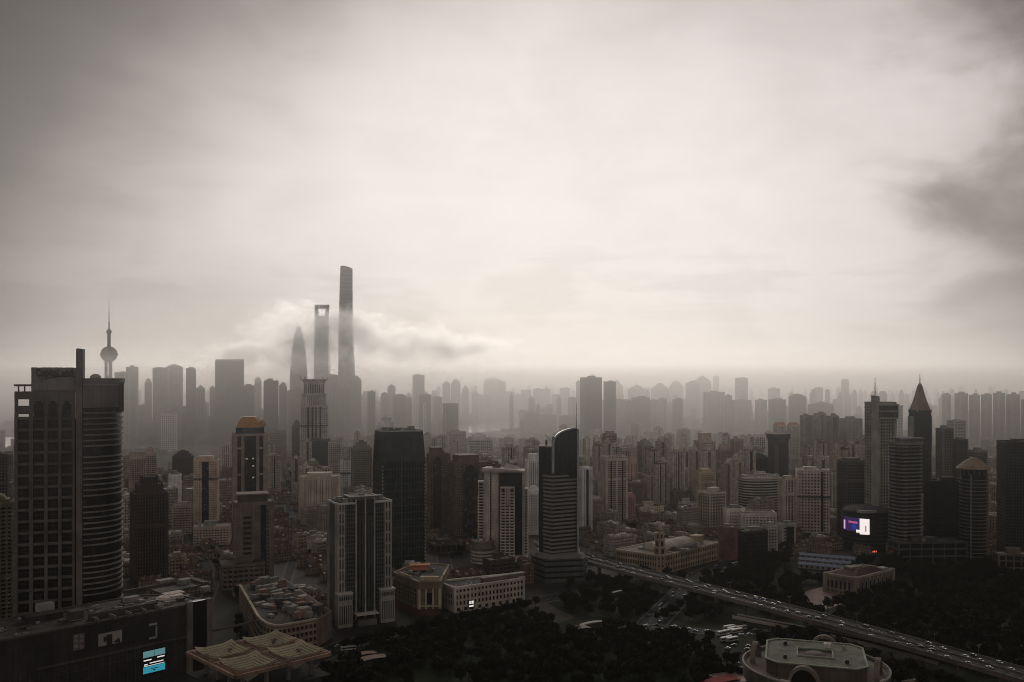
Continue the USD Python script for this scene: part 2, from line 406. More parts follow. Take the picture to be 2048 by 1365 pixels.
def ground_mat():
    g = Graph(); tc = g.add('texture_coordinate')
    n1 = g.add('noise_texture', {'scale': .012, 'detail': 8., 'roughness': .65}, vector=tc + '.object')
    n2 = g.add('noise_texture', {'scale': .12, 'detail': 6., 'roughness': .7}, vector=tc + '.object')
    a = g.mixc(g.smooth(n1 + '.fac', .35, .65), (.028, .025, .023), (.05, .044, .038))
    b = g.mixc(g.smooth(n2 + '.fac', .55, .75), a, (.03, .035, .024))
    p = g.add('principled_bsdf', {'roughness': .9, 'specular_ior_level': .2}, base_color=b)
    return usdkit.material(stage, '/World/Looks/city_ground', g.n, g.l, surface=p + '.BSDF')
tag(MB().box(-14000, 14000, -400, 24000, -3, 0).build('ground', ground_mat(), None), 'paved city ground under the buildings', None, None, 'structure')

def water_mat():
    g = Graph(); tc = g.add('texture_coordinate')
    n1 = g.add('noise_texture', {'scale': .15, 'detail': 6., 'roughness': .6}, vector=tc + '.object')
    bp = g.add('bump', {'strength': .2, 'distance': .5}, height=n1 + '.fac')
    p = g.add('principled_bsdf', {'roughness': .14, 'specular_ior_level': .35, 'base_color': (.24, .205, .165)}, normal=bp + '.normal')
    return usdkit.material(stage, '/World/Looks/river_water', g.n, g.l, surface=p + '.BSDF')
river_near = [G(-420, 889), G(60, 897), G(300, 906), G(450, 910), G(520, 907), G(640, 897), G(760, 886), G(880, 872), G(935, 866), G(1010, 862), G(1060, 852), G(1240, 838), G(1500, 834), G(1700, 833)]
river_far = [G(1700, 829), G(1500, 830), G(1240, 832), G(1060, 840), G(1010, 844), G(950, 849), G(890, 854), G(760, 868), G(640, 880), G(520, 889), G(450, 892), G(300, 890), G(60, 876), G(-420, 860)]
sheet('river', river_near + river_far, .03, water_mat())

ASPHALT = wall((.03, .03, .031), var=.3, scale=.1)
PAVE = wall((.105, .098, .09), var=.35, scale=.2)
LINE = plain('road_paint', (.3, .3, .29), .6)
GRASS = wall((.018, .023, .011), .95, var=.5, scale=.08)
def road(pts, w, z, name='street', mark=True, side=2.5):
    p = np.array(pts, float); d = np.gradient(p, axis=0); d /= np.linalg.norm(d, axis=1)[:, None]; nn = np.stack([-d[:, 1], d[:, 0]], 1)
    def strip(o0, o1, zz, nm, m):
        a, b = p + nn * o0, p + nn * o1; k = len(p)
        v = np.r_[np.c_[b, np.full(k, zz)], np.c_[a, np.full(k, zz)]]
        f = [(k + i, k + i + 1, i + 1, i) for i in range(k - 1)]
        tag(MB().add(v, f).build(nm, m, None), kind='structure')
    strip(-w / 2 - side, w / 2 + side, z, 'pavement', PAVE)
    strip(-w / 2, w / 2, z + .02, name, ASPHALT)
    if mark:
        mb = MB()
        for o in (-w / 6, w / 6):
            L = np.r_[0, np.cumsum(np.linalg.norm(np.diff(p, axis=0), axis=1))]
            for s in np.arange(0, L[-1] - 4, 10):
                q = [np.array([np.interp(x, L, p[:, 0]), np.interp(x, L, p[:, 1])]) for x in (s, s + 4)]
                dd = (q[1] - q[0]) / 4; n2 = np.array([-dd[1], dd[0]]) * .15
                mb.add([(*(q[0] + n2 * 1 + np.array([0, 0]) + np.array([-dd[1], dd[0]]) * o), z + .035), (*(q[0] - n2 + np.array([-dd[1], dd[0]]) * o), z + .035), (*(q[1] - n2 + np.array([-dd[1], dd[0]]) * o), z + .035), (*(q[1] + n2 + np.array([-dd[1], dd[0]]) * o), z + .035)], [(0, 1, 2, 3)])
        tag(mb.build('road_marking', LINE, None), kind='structure')
    for a, b in zip(p[:-1], p[1:]):
        n = max(1, int(np.linalg.norm(b - a) / 15))
        for i in range(n + 1): FOOT.append((*(a + (b - a) * i / n), w * .5 + 1.5))
road([G(560, 1350), G(690, 1290), G(800, 1262), G(930, 1238), G(1060, 1205), G(1160, 1185)], 18, .03)        # along the foot of the grey tower
road([G(400, 1230), G(430, 1160), G(395, 1100), G(368, 1040), G(352, 1000)], 9, .06, mark=False)                        # the narrow street on the left
road([G(560, 1200), G(590, 1110), G(578, 1030), G(570, 960), G(566, 925)], 8, .09, mark=False)                          # the lane quarter's street
road([G(1290, 1262), G(1400, 1150), G(1480, 1118), G(1580, 1092), G(1690, 1074), G(1900, 1062)], 22, .06)    # busy street on the right
road([G(905, 1215), G(890, 1130), G(880, 1085), G(930, 1050), G(1010, 1030)], 12, .12)
road([G(1180, 1250), G(1330, 1256), G(1450, 1268), G(1600, 1262), G(1800, 1300)], 12, .15)                   # row of parked vehicles

PARK_PX = [(600, 1380), (760, 1275), (900, 1262), (1060, 1222), (1130, 1180), (1180, 1165), (1430, 1150), (1560, 1110), (1640, 1128), (1800, 1125), (2100, 1128), (2100, 1380)]
PARK = [G(*p) for p in PARK_PX]
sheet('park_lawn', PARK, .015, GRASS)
sheet('plaza', [G(1010, 1222), G(1090, 1205), G(1150, 1235), G(1110, 1250)], .025, wall((.07, .06, .052)))
sheet('plaza', [G(1590, 1190), G(1650, 1172), G(1700, 1205), G(1640, 1222)], .025, wall((.28, .2, .18), var=.3))
from shapely.geometry import Polygon as _P, Point as _Pt
PARK_POLY = _P(PARK).buffer(12); RIVER_POLY = _P(river_near + river_far).buffer(25)
# ================================================================ near towers on the left
CONC = wall((.15, .138, .13)); DARKW = wall((.10, .088, .08)); GLASSB = glass((.012, .012, .013), (4, 4, 4), .15, .6)

def sign_tower():
    """The twin block: a gridded slab, a tall fin, and a rounded banded half; lettered sign on top."""
    D = 640.; t = thing('office_tower', 'dark twin office tower with lettered rooftop sign, gridded slab and rounded banded half', 'tower', (X(160, D), D, 0))
    ox, oy = X(160, D), D
    A, B = np.array((X(29, 636) - ox, 636 - oy)), np.array((X(150, 648) - ox, 648 - oy))
    d = (B - A) / np.linalg.norm(B - A); n = np.array([-d[1], d[0]]); L = np.linalg.norm(B - A); ang = math.atan2(d[1], d[0])
    P = lambda s, r: A + d * s + n * r                       # s along the front, r into the building
    ztop, zgrid = Zat(783, D), Zat(834, D)
    core = [P(.5, 1.2), P(L, 1.2), P(L, 34), P(.5, 34)]
    MB().prism(core, 0, zgrid - 2).build('dark_core', DARKW, t)
    cols = [(36 - 29, 58 - 29), (66 - 29, 88 - 29), (95 - 29, 116 - 29), (123 - 29, 144 - 29)]; k = L / (150 - 29)
    edges = [0] + [c * k for ab in cols for c in ab] + [L]
    for i in range(0, len(edges), 2):
        c = P((edges[i] + edges[i + 1]) / 2, .2); MB().obox(*c, 0, zgrid + 2, edges[i + 1] - edges[i], 2.4, ang).build('wall_pier', CONC, t)
    pitch = 8.15; rows = int(zgrid / pitch)
    for r in range(rows):
        z = zgrid - (r + 1) * pitch
        c = P(L / 2, .45); MB().obox(*c, z + pitch - 2.0, z + pitch, L - .3, 1.7, ang).build('spandrel', CONC, t)
        for a, b in cols:
            c = P((a + b) / 2 * k, 1.0); w = (b - a) * k
            pn = MB().obox(*c, z, z + pitch - 2.0, w, .5, ang).build('window', GLASSB, t)
            mm = MB()
            for u in (-.5, -.17, .17, .5): q = P((a + b) / 2 * k + u * w, .7); mm.obox(*q, z, z + pitch - 2, .16, .25, ang)
            q = P((a + b) / 2 * k, .72); mm.obox(*q, z + 3.2, z + 3.5, w, .2, ang)
            mm.build('window_frame', DARKW, pn)
    # crown of the slab: a screen wall with one open hole on the left and three arched panels
    sc = MB(); zc0, zc1 = zgrid + 2, ztop
    h0, h1 = Zat(812, D), Zat(799, D); a0, a1 = 7 * k, 29 * k
    for s0, s1, z0, z1 in ((0, a0, zc0, zc1), (a0, a1, zc0, h0), (a0, a1, h1, zc1), (a1, L, zc0, zc1)):
        c = P((s0 + s1) / 2, .3); sc.obox(*c, z0, z1, s1 - s0 - .004, 1.4, ang)
    sc.build('crown_screen', CONC, t)
    for a, b in cols[1:]:
        c = P((a + b) / 2 * k, -.2); MB().obox(*c, zc0 - 3, zc0 + 7, (b - a) * k - 1, .8, ang).obox(*c, zc0 + 7, zc0 + 9.2, (b - a) * k - 4, .8, ang).build('crown_window', GLASSB, t)
    c = P(L * .62, 16); MB().obox(*c, zgrid - 2, ztop + 1, L * .62, 26, ang).build('crown_block', CONC, t)
    c = P(13 * k, 14); MB().obox(*c, Zat(773, D), Zat(769, D), 30 * k, 26, ang).build('roof_canopy', CONC, t)
    for u, r_ in ((2, 3), (2, 24)): c = P(u, r_); MB().obox(*c, ztop - 1, Zat(773, D), .8, .8, ang).build('canopy_post', CONC, t)
    # the sign box and its lettering
    z0, z1 = Zat(768, D), Zat(735, D); s0, s1 = (60 - 29) * k, (162 - 29) * k
    c = P((s0 + s1) / 2, 8); MB().obox(*c, z0 - 6, z1, s1 - s0, 9, ang).build('sign_box', wall((.24, .23, .22)), t)
    lt = meshkit.text_mesh('CapitaLand', 5.2, .5, bold=True); wl = lt.bounds[1][0]
    f_ = (108 - 60) * k * 1.55 / wl
    lt.apply_scale([f_, 1, 1]); R = np.array([[d[0], 0, -n[0] * 1, 0], [d[1], 0, -n[1] * 1, 0], [0, 1, 0, 0], [0, 0, 0, 1.]])
    lt.apply_transform(R); q = P(s0 + 3.0, 3.5); lt.apply_translation((q[0], q[1], Zat(753, D)))
    MB().tm(lt).build('sign_lettering', plain('sign_letter', (.03, .03, .035), .5), t)
    sw = MB(); u = np.linspace(0, 1, 14)
    q = [P(s0 + 6 + 26 * x, 3.3) for x in u]; zz = Zat(760, D) + 2.6 * np.sin(u * 2.2); th = .15 + .8 * np.sin(u * np.pi)
    sw.wallpath(q, .4, zz - th / 2, zz + th / 2); sw.build('sign_swoosh', plain('sign_letter', (.03, .03, .035), .5), t)
    # the fin
    c = P((159 - 29) * k, 6); MB().obox(*c, 0, Zat(697, D), 12.5 * k, 15, ang).build('fin', wall((.2, .18, .17)), t)
    c = P((165.3 - 29) * k, 3); MB().obox(*c, 0, Zat(700, D), 2.2 * k, 7, ang).build('fin_edge', CONC, t)
    # rounded half
    r_ = 26.; hs = np.radians(np.linspace(22, 150, 30)); C = np.array((X(166, 648) - ox, 648 - oy))
    arc = lambda r: np.stack([C[0] + r_ * (-math.sin(hs[0])) * 0 + (np.sin(hs) - math.sin(hs[0])) * r_ - 0 + (r - r_) * np.sin(hs), C[1] + (-np.cos(hs) + math.cos(hs[0])) * r_ - (r - r_) * np.cos(hs)], 1)
    zb = Zat(826, D)
    inner = arc(r_ - 1.0); body = [tuple(p) for p in inner] + [(C[0] - 2, inner[-1][1] + 4), (C[0] - 2, C[1] + 2)]
    MB().prism(body, 0, zb + 6).build('rounded_glazing', glass((.014, .013, .013), (4, 4, 3.98), .15, .5), t)
    z = zb; i = 0
    while z > 30:
        if i % 9 != 7: MB().wallpath(arc(r_), .9, z - 1.15, z).build('floor_band', wall((.22, .21, .2)), t)
        z -= 3.98; i += 1
    zc = Zat(757, 665); a_ = arc(r_)
    scr = MB(); m0, m1 = 20, 23                                # hole near the right-hand end
    scr.wallpath(a_[:m0 + 1], .8, zb + 3.2, zc - 5).wallpath(a_[m0:m1 + 1], .8, zb + 3.2, Zat(806, 690)).wallpath(a_[m0:m1 + 1], .8, Zat(793, 690), zc - 5).wallpath(a_[m1:], .8, zb + 3.2, zc - 5)
    scr.build('crown_screen', wall((.2, .18, .17)), t)
    MB().wallpath(arc(r_ + 1.2), 14., zc - 3.6, zc).build('roof_canopy', wall((.22, .2, .19)), t)
    MB().wallpath(arc(r_ + .4), .8, zc - 5.2, zc - 3.6).build('canopy_beam', wall((.4, .37, .35)), t)
    q = a_[2] + (1, 8); MB().lathe([(4, zc), (3.4, zc + 1.6), (2, zc + 2.8), (0, zc + 3.3)], 14, q).build('roof_dome', ROOF_PALE, t)
    for m_ in (4, 11): MB().obox(*(a_[m_] + (-.5, 9)), zb, zc - 3, 8, 6, .5).build('plant_room', DARKW, t)
    FOOT.append((ox - 15, oy + 22, 45))
sign_tower()

def ribbed_tower():
    r = tower('ribbed_tower', 'very dark stepped tower of close vertical ribs right of the lettered sign tower', 261, 335, 985, 890, .8, 30, bay=2.6, pw=1.1, out=.3, pout=1.3, bh=.7, wc=(.1, .075, .065), gc=(.008, .008, .008), roof=False)
    t, m, p, H = r['t'], r['m'], np.array(r['poly']), r['H']
    for s_, z in ((.72, 9), (.46, 16)):
        q = [tuple(v * s_) for v in p]; MB().prism(q, H - 3, H + z).build('stepped_crown', m, t)
        b = MB(); piers_on(b, q, 2.6, 1., .9, H - 3, H + z + 1.5); b.build('crown_ribs', m, t, kind='stuff')
ribbed_tower()

def dome_tower():
    """Stone tower with tall dark window strips under a blue glass drum and an orange-gold roof."""
    r = tower('domed_tower', 'brownish stone tower with blue glass drum and orange gold domed roof', 464, 536, 868, 1230, .8, 18, bay=0, pw=0, bh=3.2, fh=3.4, out=.3, wc=(.25, .2, .165), roof=False,
              slots=[(0, .34, .66), (0, .14, .24), (0, .76, .86), (3, .4, .6), (1, .4, .6)])
    t, m, H, w, d = r['t'], r['m'], r['H'], r['w'], r['d']
    for u in (.28, .72):
        MB().obox((u - .5) * w, -d / 2 - .7, 0, H - 1, w * .045, 1.6).build('wall_pier', wall((.34, .28, .24)), t)
    for u in (.14 + .05, .76 + .05):
        for zz in (H - 20, H - 56): MB().obox((u - .5) * w, -d / 2 - .5, zz, zz + 2.6, w * .13, 1.8).build('string_course', m, t)
    gl = glass((.035, .05, .075), (2, 2, 3), .12, .6)
    MB().prism(oct_(w * .8, d * .8), H, H + 9).build('glass_drum', gl, t)
    MB().ring(oct_(w * .83, d * .83), oct_(w * .7, d * .7), H + 9, H + 10).build('drum_cornice', m, t)
    gold = plain('gold_roof', (.50, .26, .09), .55, 0.)
    MB().frustum(oct_(w * .74, d * .74), H + 10, oct_(w * .66, d * .66), H + 17).frustum(oct_(w * .66, d * .66), H + 17, oct_(w * .5, d * .5), H + 22).frustum(oct_(w * .5, d * .5), H + 22, oct_(w * .4, d * .4), H + 24).build('gold_roof', gold, t)
    MB().lathe([(0, H + 10), (4, H + 10), (4.6, H + 14), (3, H + 18), (0, H + 19.5)], 12, (w * .36, -2)).build('corner_dome', wall((.5, .36, .22)), t)
    lit = glow('lit_window', (1., .85, .6), .22)
    for u, z in ((.4, H - 34), (.58, H - 34), (.58, H - 44), (.58, H - 60)): MB().obox((u - .5) * w, -d / 2 - .62, z, z + 1.8, 2.6, .2).build('lit_window', lit, t)
dome_tower()

def brown_office():
    r = tower('office_tower', 'brown office tower with dark slot windows in front of the gold domed tower', 466, 548, 1003, 890, .75, 20, bay=0, pw=0, bh=3.3, fh=3.4, out=.3, wc=(.19, .15, .13), slots=[(0, .66, .8)])
    t, m, H, w, d = r['t'], r['m'], r['H'], r['w'], r['d']
    for k in range(13):
        z = H - 13 - k * 5.1; MB().obox(-.18 * w, -d / 2 - .1, z - 2.2, z, w * .2, .9).build('window', GLASSB, t)
    for k in range(18):
        z = H - 8 - k * 3.9; MB().obox(.345 * w, -d / 2 - .1, z - 2., z, 1.1, .9).build('window', GLASSB, t)
    for u in (-.34, -.02): MB().obox(u * w, -d / 2 - .3, 0, H, w * .07, 1.4).build('wall_pier', wall((.23, .19, .165)), t)
    MB().obox(-.03 * w, -d * .1, H + 1.2, H + 8, w * .75, d * .7).build('roof_storey', wall((.1, .08, .07)), t)
    MB().obox(-.03 * w, -d * .1, H + 8, H + 9.2, w * .82, d * .78).build('roof_slab', m, t)
    MB().obox(.33 * w, -d * .3, H + 1.3, H + 2.2, w * .2, 3).build('white_tank', ROOF_PALE, t)
    return r
brown_office()
tower('podium_block', 'low brown podium block at the foot of the brown office tower', 438, 530, 1124, 862, .9, 22, fh=5, bh=2.4, bay=5, pw=1.2, wc=(.17, .14, .12))
tower('apartment_tower', 'cream apartment tower with a dark balcony slot up its middle, left of the gold dome', 387, 438, 912, 1235, .75, 12, fh=3.1, bh=2.1, bay=3.2, pw=1.6, out=.3, wc=(.40, .32, .26), slots=[(0, .36, .64)], top='slab', th=5)
tower('apartment_block', 'olive apartment block with balconies cut by the left picture edge', -40, 27, 985, 690, .8, 30, fh=3.1, bh=1.5, bay=4, pw=1.4, wc=(.16, .15, .09), top='dome', th=8, tc=(.3, .28, .2))
tower('office_block', 'dark flat-roofed block behind the olive apartments at the left edge', -60, 27, 908, 1050, .8, 20, fh=3.6, bh=1., wc=(.12, .11, .1))
tower('apartment_tower', 'pinkish gabled block just right of the rounded tower half', 258, 292, 905, 1450, .8, 25, wc=(.28, .2, .18), top='gable', th=9, tc=(.4, .33, .28), roof=False)
tower('apartment_tower', 'small round-domed pale block beside the pinkish gabled block', 288, 313, 893, 1500, .9, 25, wc=(.3, .25, .22), top='dome', th=12, tc=(.42, .36, .3), roof=False)
tower('office_block', 'white framed square block across the river left of the big notched tower', 322, 355, 828, 2620, .7, 15, fh=6, bh=2.2, bay=6, pw=2.2, wc=(.5, .47, .45))
tower('office_block', 'small pale block with a white sign panel on its top', 337, 363, 950, 1400, .8, 15, fh=3.3, bh=1.5, wc=(.5, .49, .48), solids=[(0, .1, .9)])
tower('slab_block', 'slim cream striped slab right behind the cream apartment tower', 442, 464, 890, 1900, .7, 15, bay=4, pw=2, pout=.8, bh=.8, wc=(.42, .36, .3))
tower('office_block', 'brown gridded block right behind the gold dome', 536, 573, 862, 2050, .8, 20, fh=4, bh=1.6, bay=4, pw=1.5, wc=(.24, .2, .18))
tower('office_block', 'cream corner block at the end of the narrow street on the left', 335, 372, 1112, 935, .8, 25, fh=3.3, bh=1.7, bay=3.2, pw=1.4, wc=(.36, .28, .2))
tower('apartment_block', 'ochre and brown stepped apartments below the cream apartment tower', 386, 462, 1052, 1100, .6, 12, fh=3.1, bh=1.6, bay=3.4, pw=1.2, wc=(.36, .28, .23))
tower('apartment_block', 'grey balcony block left of the stepped ochre apartments', 345, 385, 1010, 1180, .7, 15, fh=3.1, bh=1.5, wc=(.25, .21, .18))
tower('office_block', 'small dark hill-shaped block by the river left of the cream tower', 345, 387, 900, 1750, .8, 20, wc=(.1, .085, .08), top='step', th=12)

# ---------------------------------------------------------------- the grey pinstripe tower near the middle left
def pinstripe_tower():
    cx, cy, w = fit(655, 783, 735, .62, 28); d = w * .62; H = Zat(1006, 748)
    t = thing('office_tower', 'grey pinstripe office tower with white roof edges standing by the dark park', 'tower', (cx, cy, 0), 28)
    FOOT.append((cx, cy, 36)); m = wall((.40, .375, .35)); m2 = wall((.19, .18, .17)); g = glass((.009, .017, .016), (2, 2, 3.5), .12, 1.)
    body = rect(w - 1, d - 1); MB().prism(body, 0, H - .4).build('glazing', g, t)
    b = MB()
    for k in range(int(H / 3.5)): b.prism(rect(w - .7, d - .7), k * 3.5, k * 3.5 + .6)
    b.build('floor_bands', m2, t, kind='stuff')
    # corners: paired window columns between broad cream piers, tied every five floors
    for side in (0, 1):
        L = (w, d)[side]
        for e in (-1, 1):
            def put(u, wd, z0, z1, dep, nm, mm):
                s_ = e * (L / 2 - u); (x, y, a) = (s_, -d / 2 + .1, 0.) if side == 0 else (w / 2 - .1, s_, math.pi / 2)
                MB().obox(x, y, z0, z1, wd, dep, a).build(nm, mm, t)
                (x, y, a) = (s_, d / 2 - .1, 0.) if side == 0 else (-w / 2 + .1, s_, math.pi / 2)
                MB().obox(x, y, z0, z1, wd, dep, a).build(nm, mm, t)
            for u in (.75, 3.2, 5.6): put(u, 1.3, 0, H - .1, 1.2, 'wall_pier', m)
            for k in range(int(H / 9.4)): put(3.2, 5.6, k * 9.4 + 7.6, k * 9.4 + 9.4, .95, 'tie_band', m)
        for u in np.arange(-L / 2 + 7.6, L / 2 - 7, 1.75):
            for sg in (-1, 1):
                (x, y, a) = (u, sg * (d / 2 - .15), 0.) if side == 0 else (sg * (w / 2 - .15), u, math.pi / 2)
                MB().obox(x, y, 2, H - .6, .38, .75, a).build('mullion', m2, t)
    # centre bay, a little higher, with a dark louvred head
    bw = w * .34; MB().obox(0, -d / 2 + 6, 0, H + 3.2, bw, 13.4).build('centre_bay', g, t)
    for u in (-.5, 0, .5): MB().obox(u * bw, -d / 2 - .75, 4, H + 3.6, 1.15, 1.1).build('wall_pier', m, t)
    for u in np.linspace(-.5, .5, 13)[1:-1]: MB().obox(u * bw, -d / 2 - .78, 14, H - 10, .28, .4).build('mullion', m2, t)
    for u in (-.25, .25):
        MB().obox(u * bw, -d / 2 - .8, H - 9, H + 3, bw / 2 - 1.3, .3).build('louvre_panel', plain('louvre', (.012, .012, .014), .4), t)
        lv = MB()
        for z in np.arange(H - 8.6, H + 2.8, .8): lv.obox(u * bw, -d / 2 - 1., z, z + .2, bw / 2 - 1.4, .3)
        lv.build('louvre_slats', plain('louvre_slat', (.05, .05, .06), .4), t, kind='stuff')
    # roof: bright coping, deck, a penthouse with pale slab and plant
    cp = wall((.62, .6, .57), var=.2)
    MB().ring(rect(w + .9, d + .9), rect(w - 1.2, d - 1.2), H - .3, H + 1.3).build('coping', cp, t)
    MB().prism(rect(w - 1.2, d - 1.2), H - .2, H + .2).build('roof_deck', ROOF, t)
    MB().obox(1.5, 1.5, H + .2, H + 4.6, bw * 1.5, d * .62).build('penthouse', m2, t)
    MB().ring(offset([(1.5 + x, 1.5 + y) for x, y in rect(bw * 1.5, d * .62)], .4), offset([(1.5 + x, 1.5 + y) for x, y in rect(bw * 1.5, d * .62)], -.6), H + 4.6, H + 5.2).build('penthouse_coping', cp, t)
    for x, y, a, b_, h in ((-w * .36, 2, 4, 5, 4.5), (-w * .3, -4, 5, 3, 3.5), (w * .4, 2, 4, 5, 4), (-w * .43, 6, 3, 3, 3), (3, 3, 4, 4, 6.2)): MB().obox(x, y, H + .2, H + h, a, b_).build('plant_room', PLANT, t)
    # shoulders at the foot
    for e in (-1, 1):
        x = e * (w / 2 - 5); MB().obox(x, -d / 2 - 1.5, 0, 27, 12, 7).build('base_wing', m, t)
        MB().obox(x, -d / 2 - 1.5, 27, 28, 13, 8).build('wing_cornice', cp, t)
        for u in np.linspace(-4.6, 4.6, 6):
            MB().obox(x + u, -d / 2 - 5.05, 22.4, 25.4, .9, .4).build('window', GLASSB, t)
            MB().obox(x + u, -d / 2 - 5.05, 3, 18, .7, .4).build('window', GLASSB, t)
    MB().obox(0, -d / 2 - 4, 9, 10, bw * 1.2, 9).build('entrance_canopy', cp, t)
    MB().obox(0, -d / 2 - 3, 0, 5, bw, 8).build('entrance_hall', m2, t)
pinstripe_tower()

# ---------------------------------------------------------------- dark green glass tower
def green_tower():
    cx, cy, w = fit(746, 851, 955, .75, 24); d = w * .75; H = Zat(862, 975)
    t = thing('glass_tower', 'dark green glass tower with cut-back upper corners beside the pinstripe tower', 'tower', (cx, cy, 0), 24)
    FOOT.append((cx, cy, 42)); g = glass((.009, .016, .0145), (3.3, 3.3, 7.), .08, .55); mull = plain('green_mullion', (.07, .085, .08), .4)
    zs = H - 32; p0 = rect(w, d); p1 = [(x * (.9 if x > 0 else .93), y * .9) for x, y in p0]
    MB().prism(p0, 0, zs).frustum(p0, zs, p1, H).build('glazing', g, t)
    for k in range(int(zs / 7.8)):
        z = k * 7.8 + 5.5; MB().ring(offset(p0, .16), offset(p0, -.3), z, z + .5).build('floor_band', mull, t)
    b = MB(); piers_on(b, p0, 3.3, .22, .35, 0, zs); b.build('mullions', mull, t, kind='stuff')
    ed = wall((.3, .32, .31))
    for k in range(int(zs / 3.9)):
        z = k * 3.9
        for x, y in ((-w / 2 + .6, -d / 2 - .2), (w / 2 - .5, -d / 2 - .2)): MB().obox(x, y, z, z + 2.3, 1.5, 1.5).build('corner_box', ed, t)
    MB().obox(-w * .06, -d / 2 - .3, 0, zs + 10, .9, .8).build('wall_pier', mull, t)
    MB().ring(offset(p1, .15), offset(p1, -.8), H - .6, H + .8).build('parapet', wall((.5, .5, .47)), t)
    MB().prism(offset(p1, -.7), H - .4, H).build('roof_deck', ROOF_PALE, t)
    r = np.random.RandomState(3)
    for i in range(7): MB().obox(r.uniform(-.34, .34) * w, r.uniform(-.1, .35) * d, H, H + r.uniform(2, 4.4), r.uniform(3, 8), r.uniform(3, 6)).build('plant_room', ROOF_PALE if i % 2 else PLANT, t)
green_tower()

# ---------------------------------------------------------------- crowned stone tower (middle distance)
def crown_tower():
    r = tower('crowned_tower', 'grey stone skyscraper with flaring lotus crown on top', 600, 656, 812, 1880, .95, 12, fh=4, bh=1.5, bay=4, pw=1.7, out=.5, pout=.5, wc=(.42, .40, .38), roof=False,
              slots=[(0, .26, .32), (0, .42, .48), (0, .55, .61), (0, .7, .76)])
    t, m, H, w, d = r['t'], r['m'], r['H'], r['w'], r['d']; zt = Zat(757, 1900); q = lambda k: [(x * k, y * k) for x, y in oct_(w, d, .18)]
    z1, z2 = H + (zt - H) * .45, H + (zt - H) * .78
    MB().prism(q(.84), H - 2, z1).build('upper_stage', glass((.018, .02, .022), (4, 4, 4)), t)
    b = MB(); piers_on(b, q(.84), 4.2, 2., 1., H, z1); b.build('stage_piers', m, t, kind='stuff')
    MB().ring(q(.9), q(.7), z1 - 3, z1).build('stage_cornice', m, t)
    MB().prism(q(.72), z1, z2).build('lantern', glass((.018, .02, .022), (4, 4, 4)), t)
    b = MB(); piers_on(b, q(.72), 4.6, 1.4, 1., z1, z2); b.build('lantern_piers', m, t, kind='stuff')
    MB().frustum(q(.74), z2, q(.8), z2 + (zt - z2) * .45).frustum(q(.8), z2 + (zt - z2) * .45, q(.98), zt - 2).build('flared_crown', m, t)
    for i, (x, y) in enumerate(q(.96)): MB().frustum([(x + a, y + b_) for a, b_ in rect(4, 4)], zt - 3, [(x * 1.06 + a, y * 1.06 + b_) for a, b_ in rect(.6, .6)], zt + 5).build('crown_point', m, t)
crown_tower()
tower('podium_block', 'dark gridded lower block in front of the lotus-crowned tower', 622, 661, 880, 1800, .8, 12, fh=4.5, bh=1.4, bay=5, pw=1.2, wc=(.14, .13, .125))
tower('office_block', 'dark stepped block tight against the left of the lotus-crowned tower', 584, 603, 840, 2000, .9, 15, wc=(.12, .11, .105), top='step', th=14)
tower('office_tower', 'cream gridded tower with rounded front behind the pinstripe tower', 596, 680, 945, 1290, .7, 8, fh=3.6, bh=1.7, bay=3.4, pw=1.7, wc=(.42, .35, .29), shape=lambda w, d: [(-w / 2, 0)] + [(w / 2 * math.sin(a), -d / 2 * math.cos(a)) for a in np.linspace(-1.2, 1.2, 9)] + [(w / 2, 0), (w / 2, d / 2), (-w / 2, d / 2)], top='slab', th=6)
tower('office_block', 'grey gridded block half behind the lotus tower to its right', 656, 682, 885, 1720, .8, 14, fh=4, bh=1.6, bay=4, pw=1.5, wc=(.33, .31, .29))
tower('apartment_block', 'bright white checkered block just left of the green glass tower', 680, 702, 922, 1480, .8, 14, fh=3.6, bh=1.6, bay=3.6, pw=1.8, wc=(.72, .68, .64))
tower('office_tower', 'grey brown tower with steep cap between white block and green tower', 702, 744, 880, 1450, .8, 18, fh=3.6, bh=1.5, bay=3.6, pw=1.1, wc=(.2, .19, .175), top='step', th=14, tc=(.12, .1, .1))
tower('pagoda_tower', 'brown stepped pointed tower rising behind the grey brown tower', 711, 737, 838, 2500, 1., 20, fh=6, bh=2.6, bay=6, pw=2, wc=(.22, .18, .16), top='spire', th=70)
tower('deco_tower', 'white setback tower with dark arched centre standing behind the green glass tower', 753, 791, 830, 1880, .8, 8, fh=4, bh=2., bay=4.6, pw=2.2, wc=(.66, .62, .58), slots=[(0, .4, .6)], top='step', th=24)
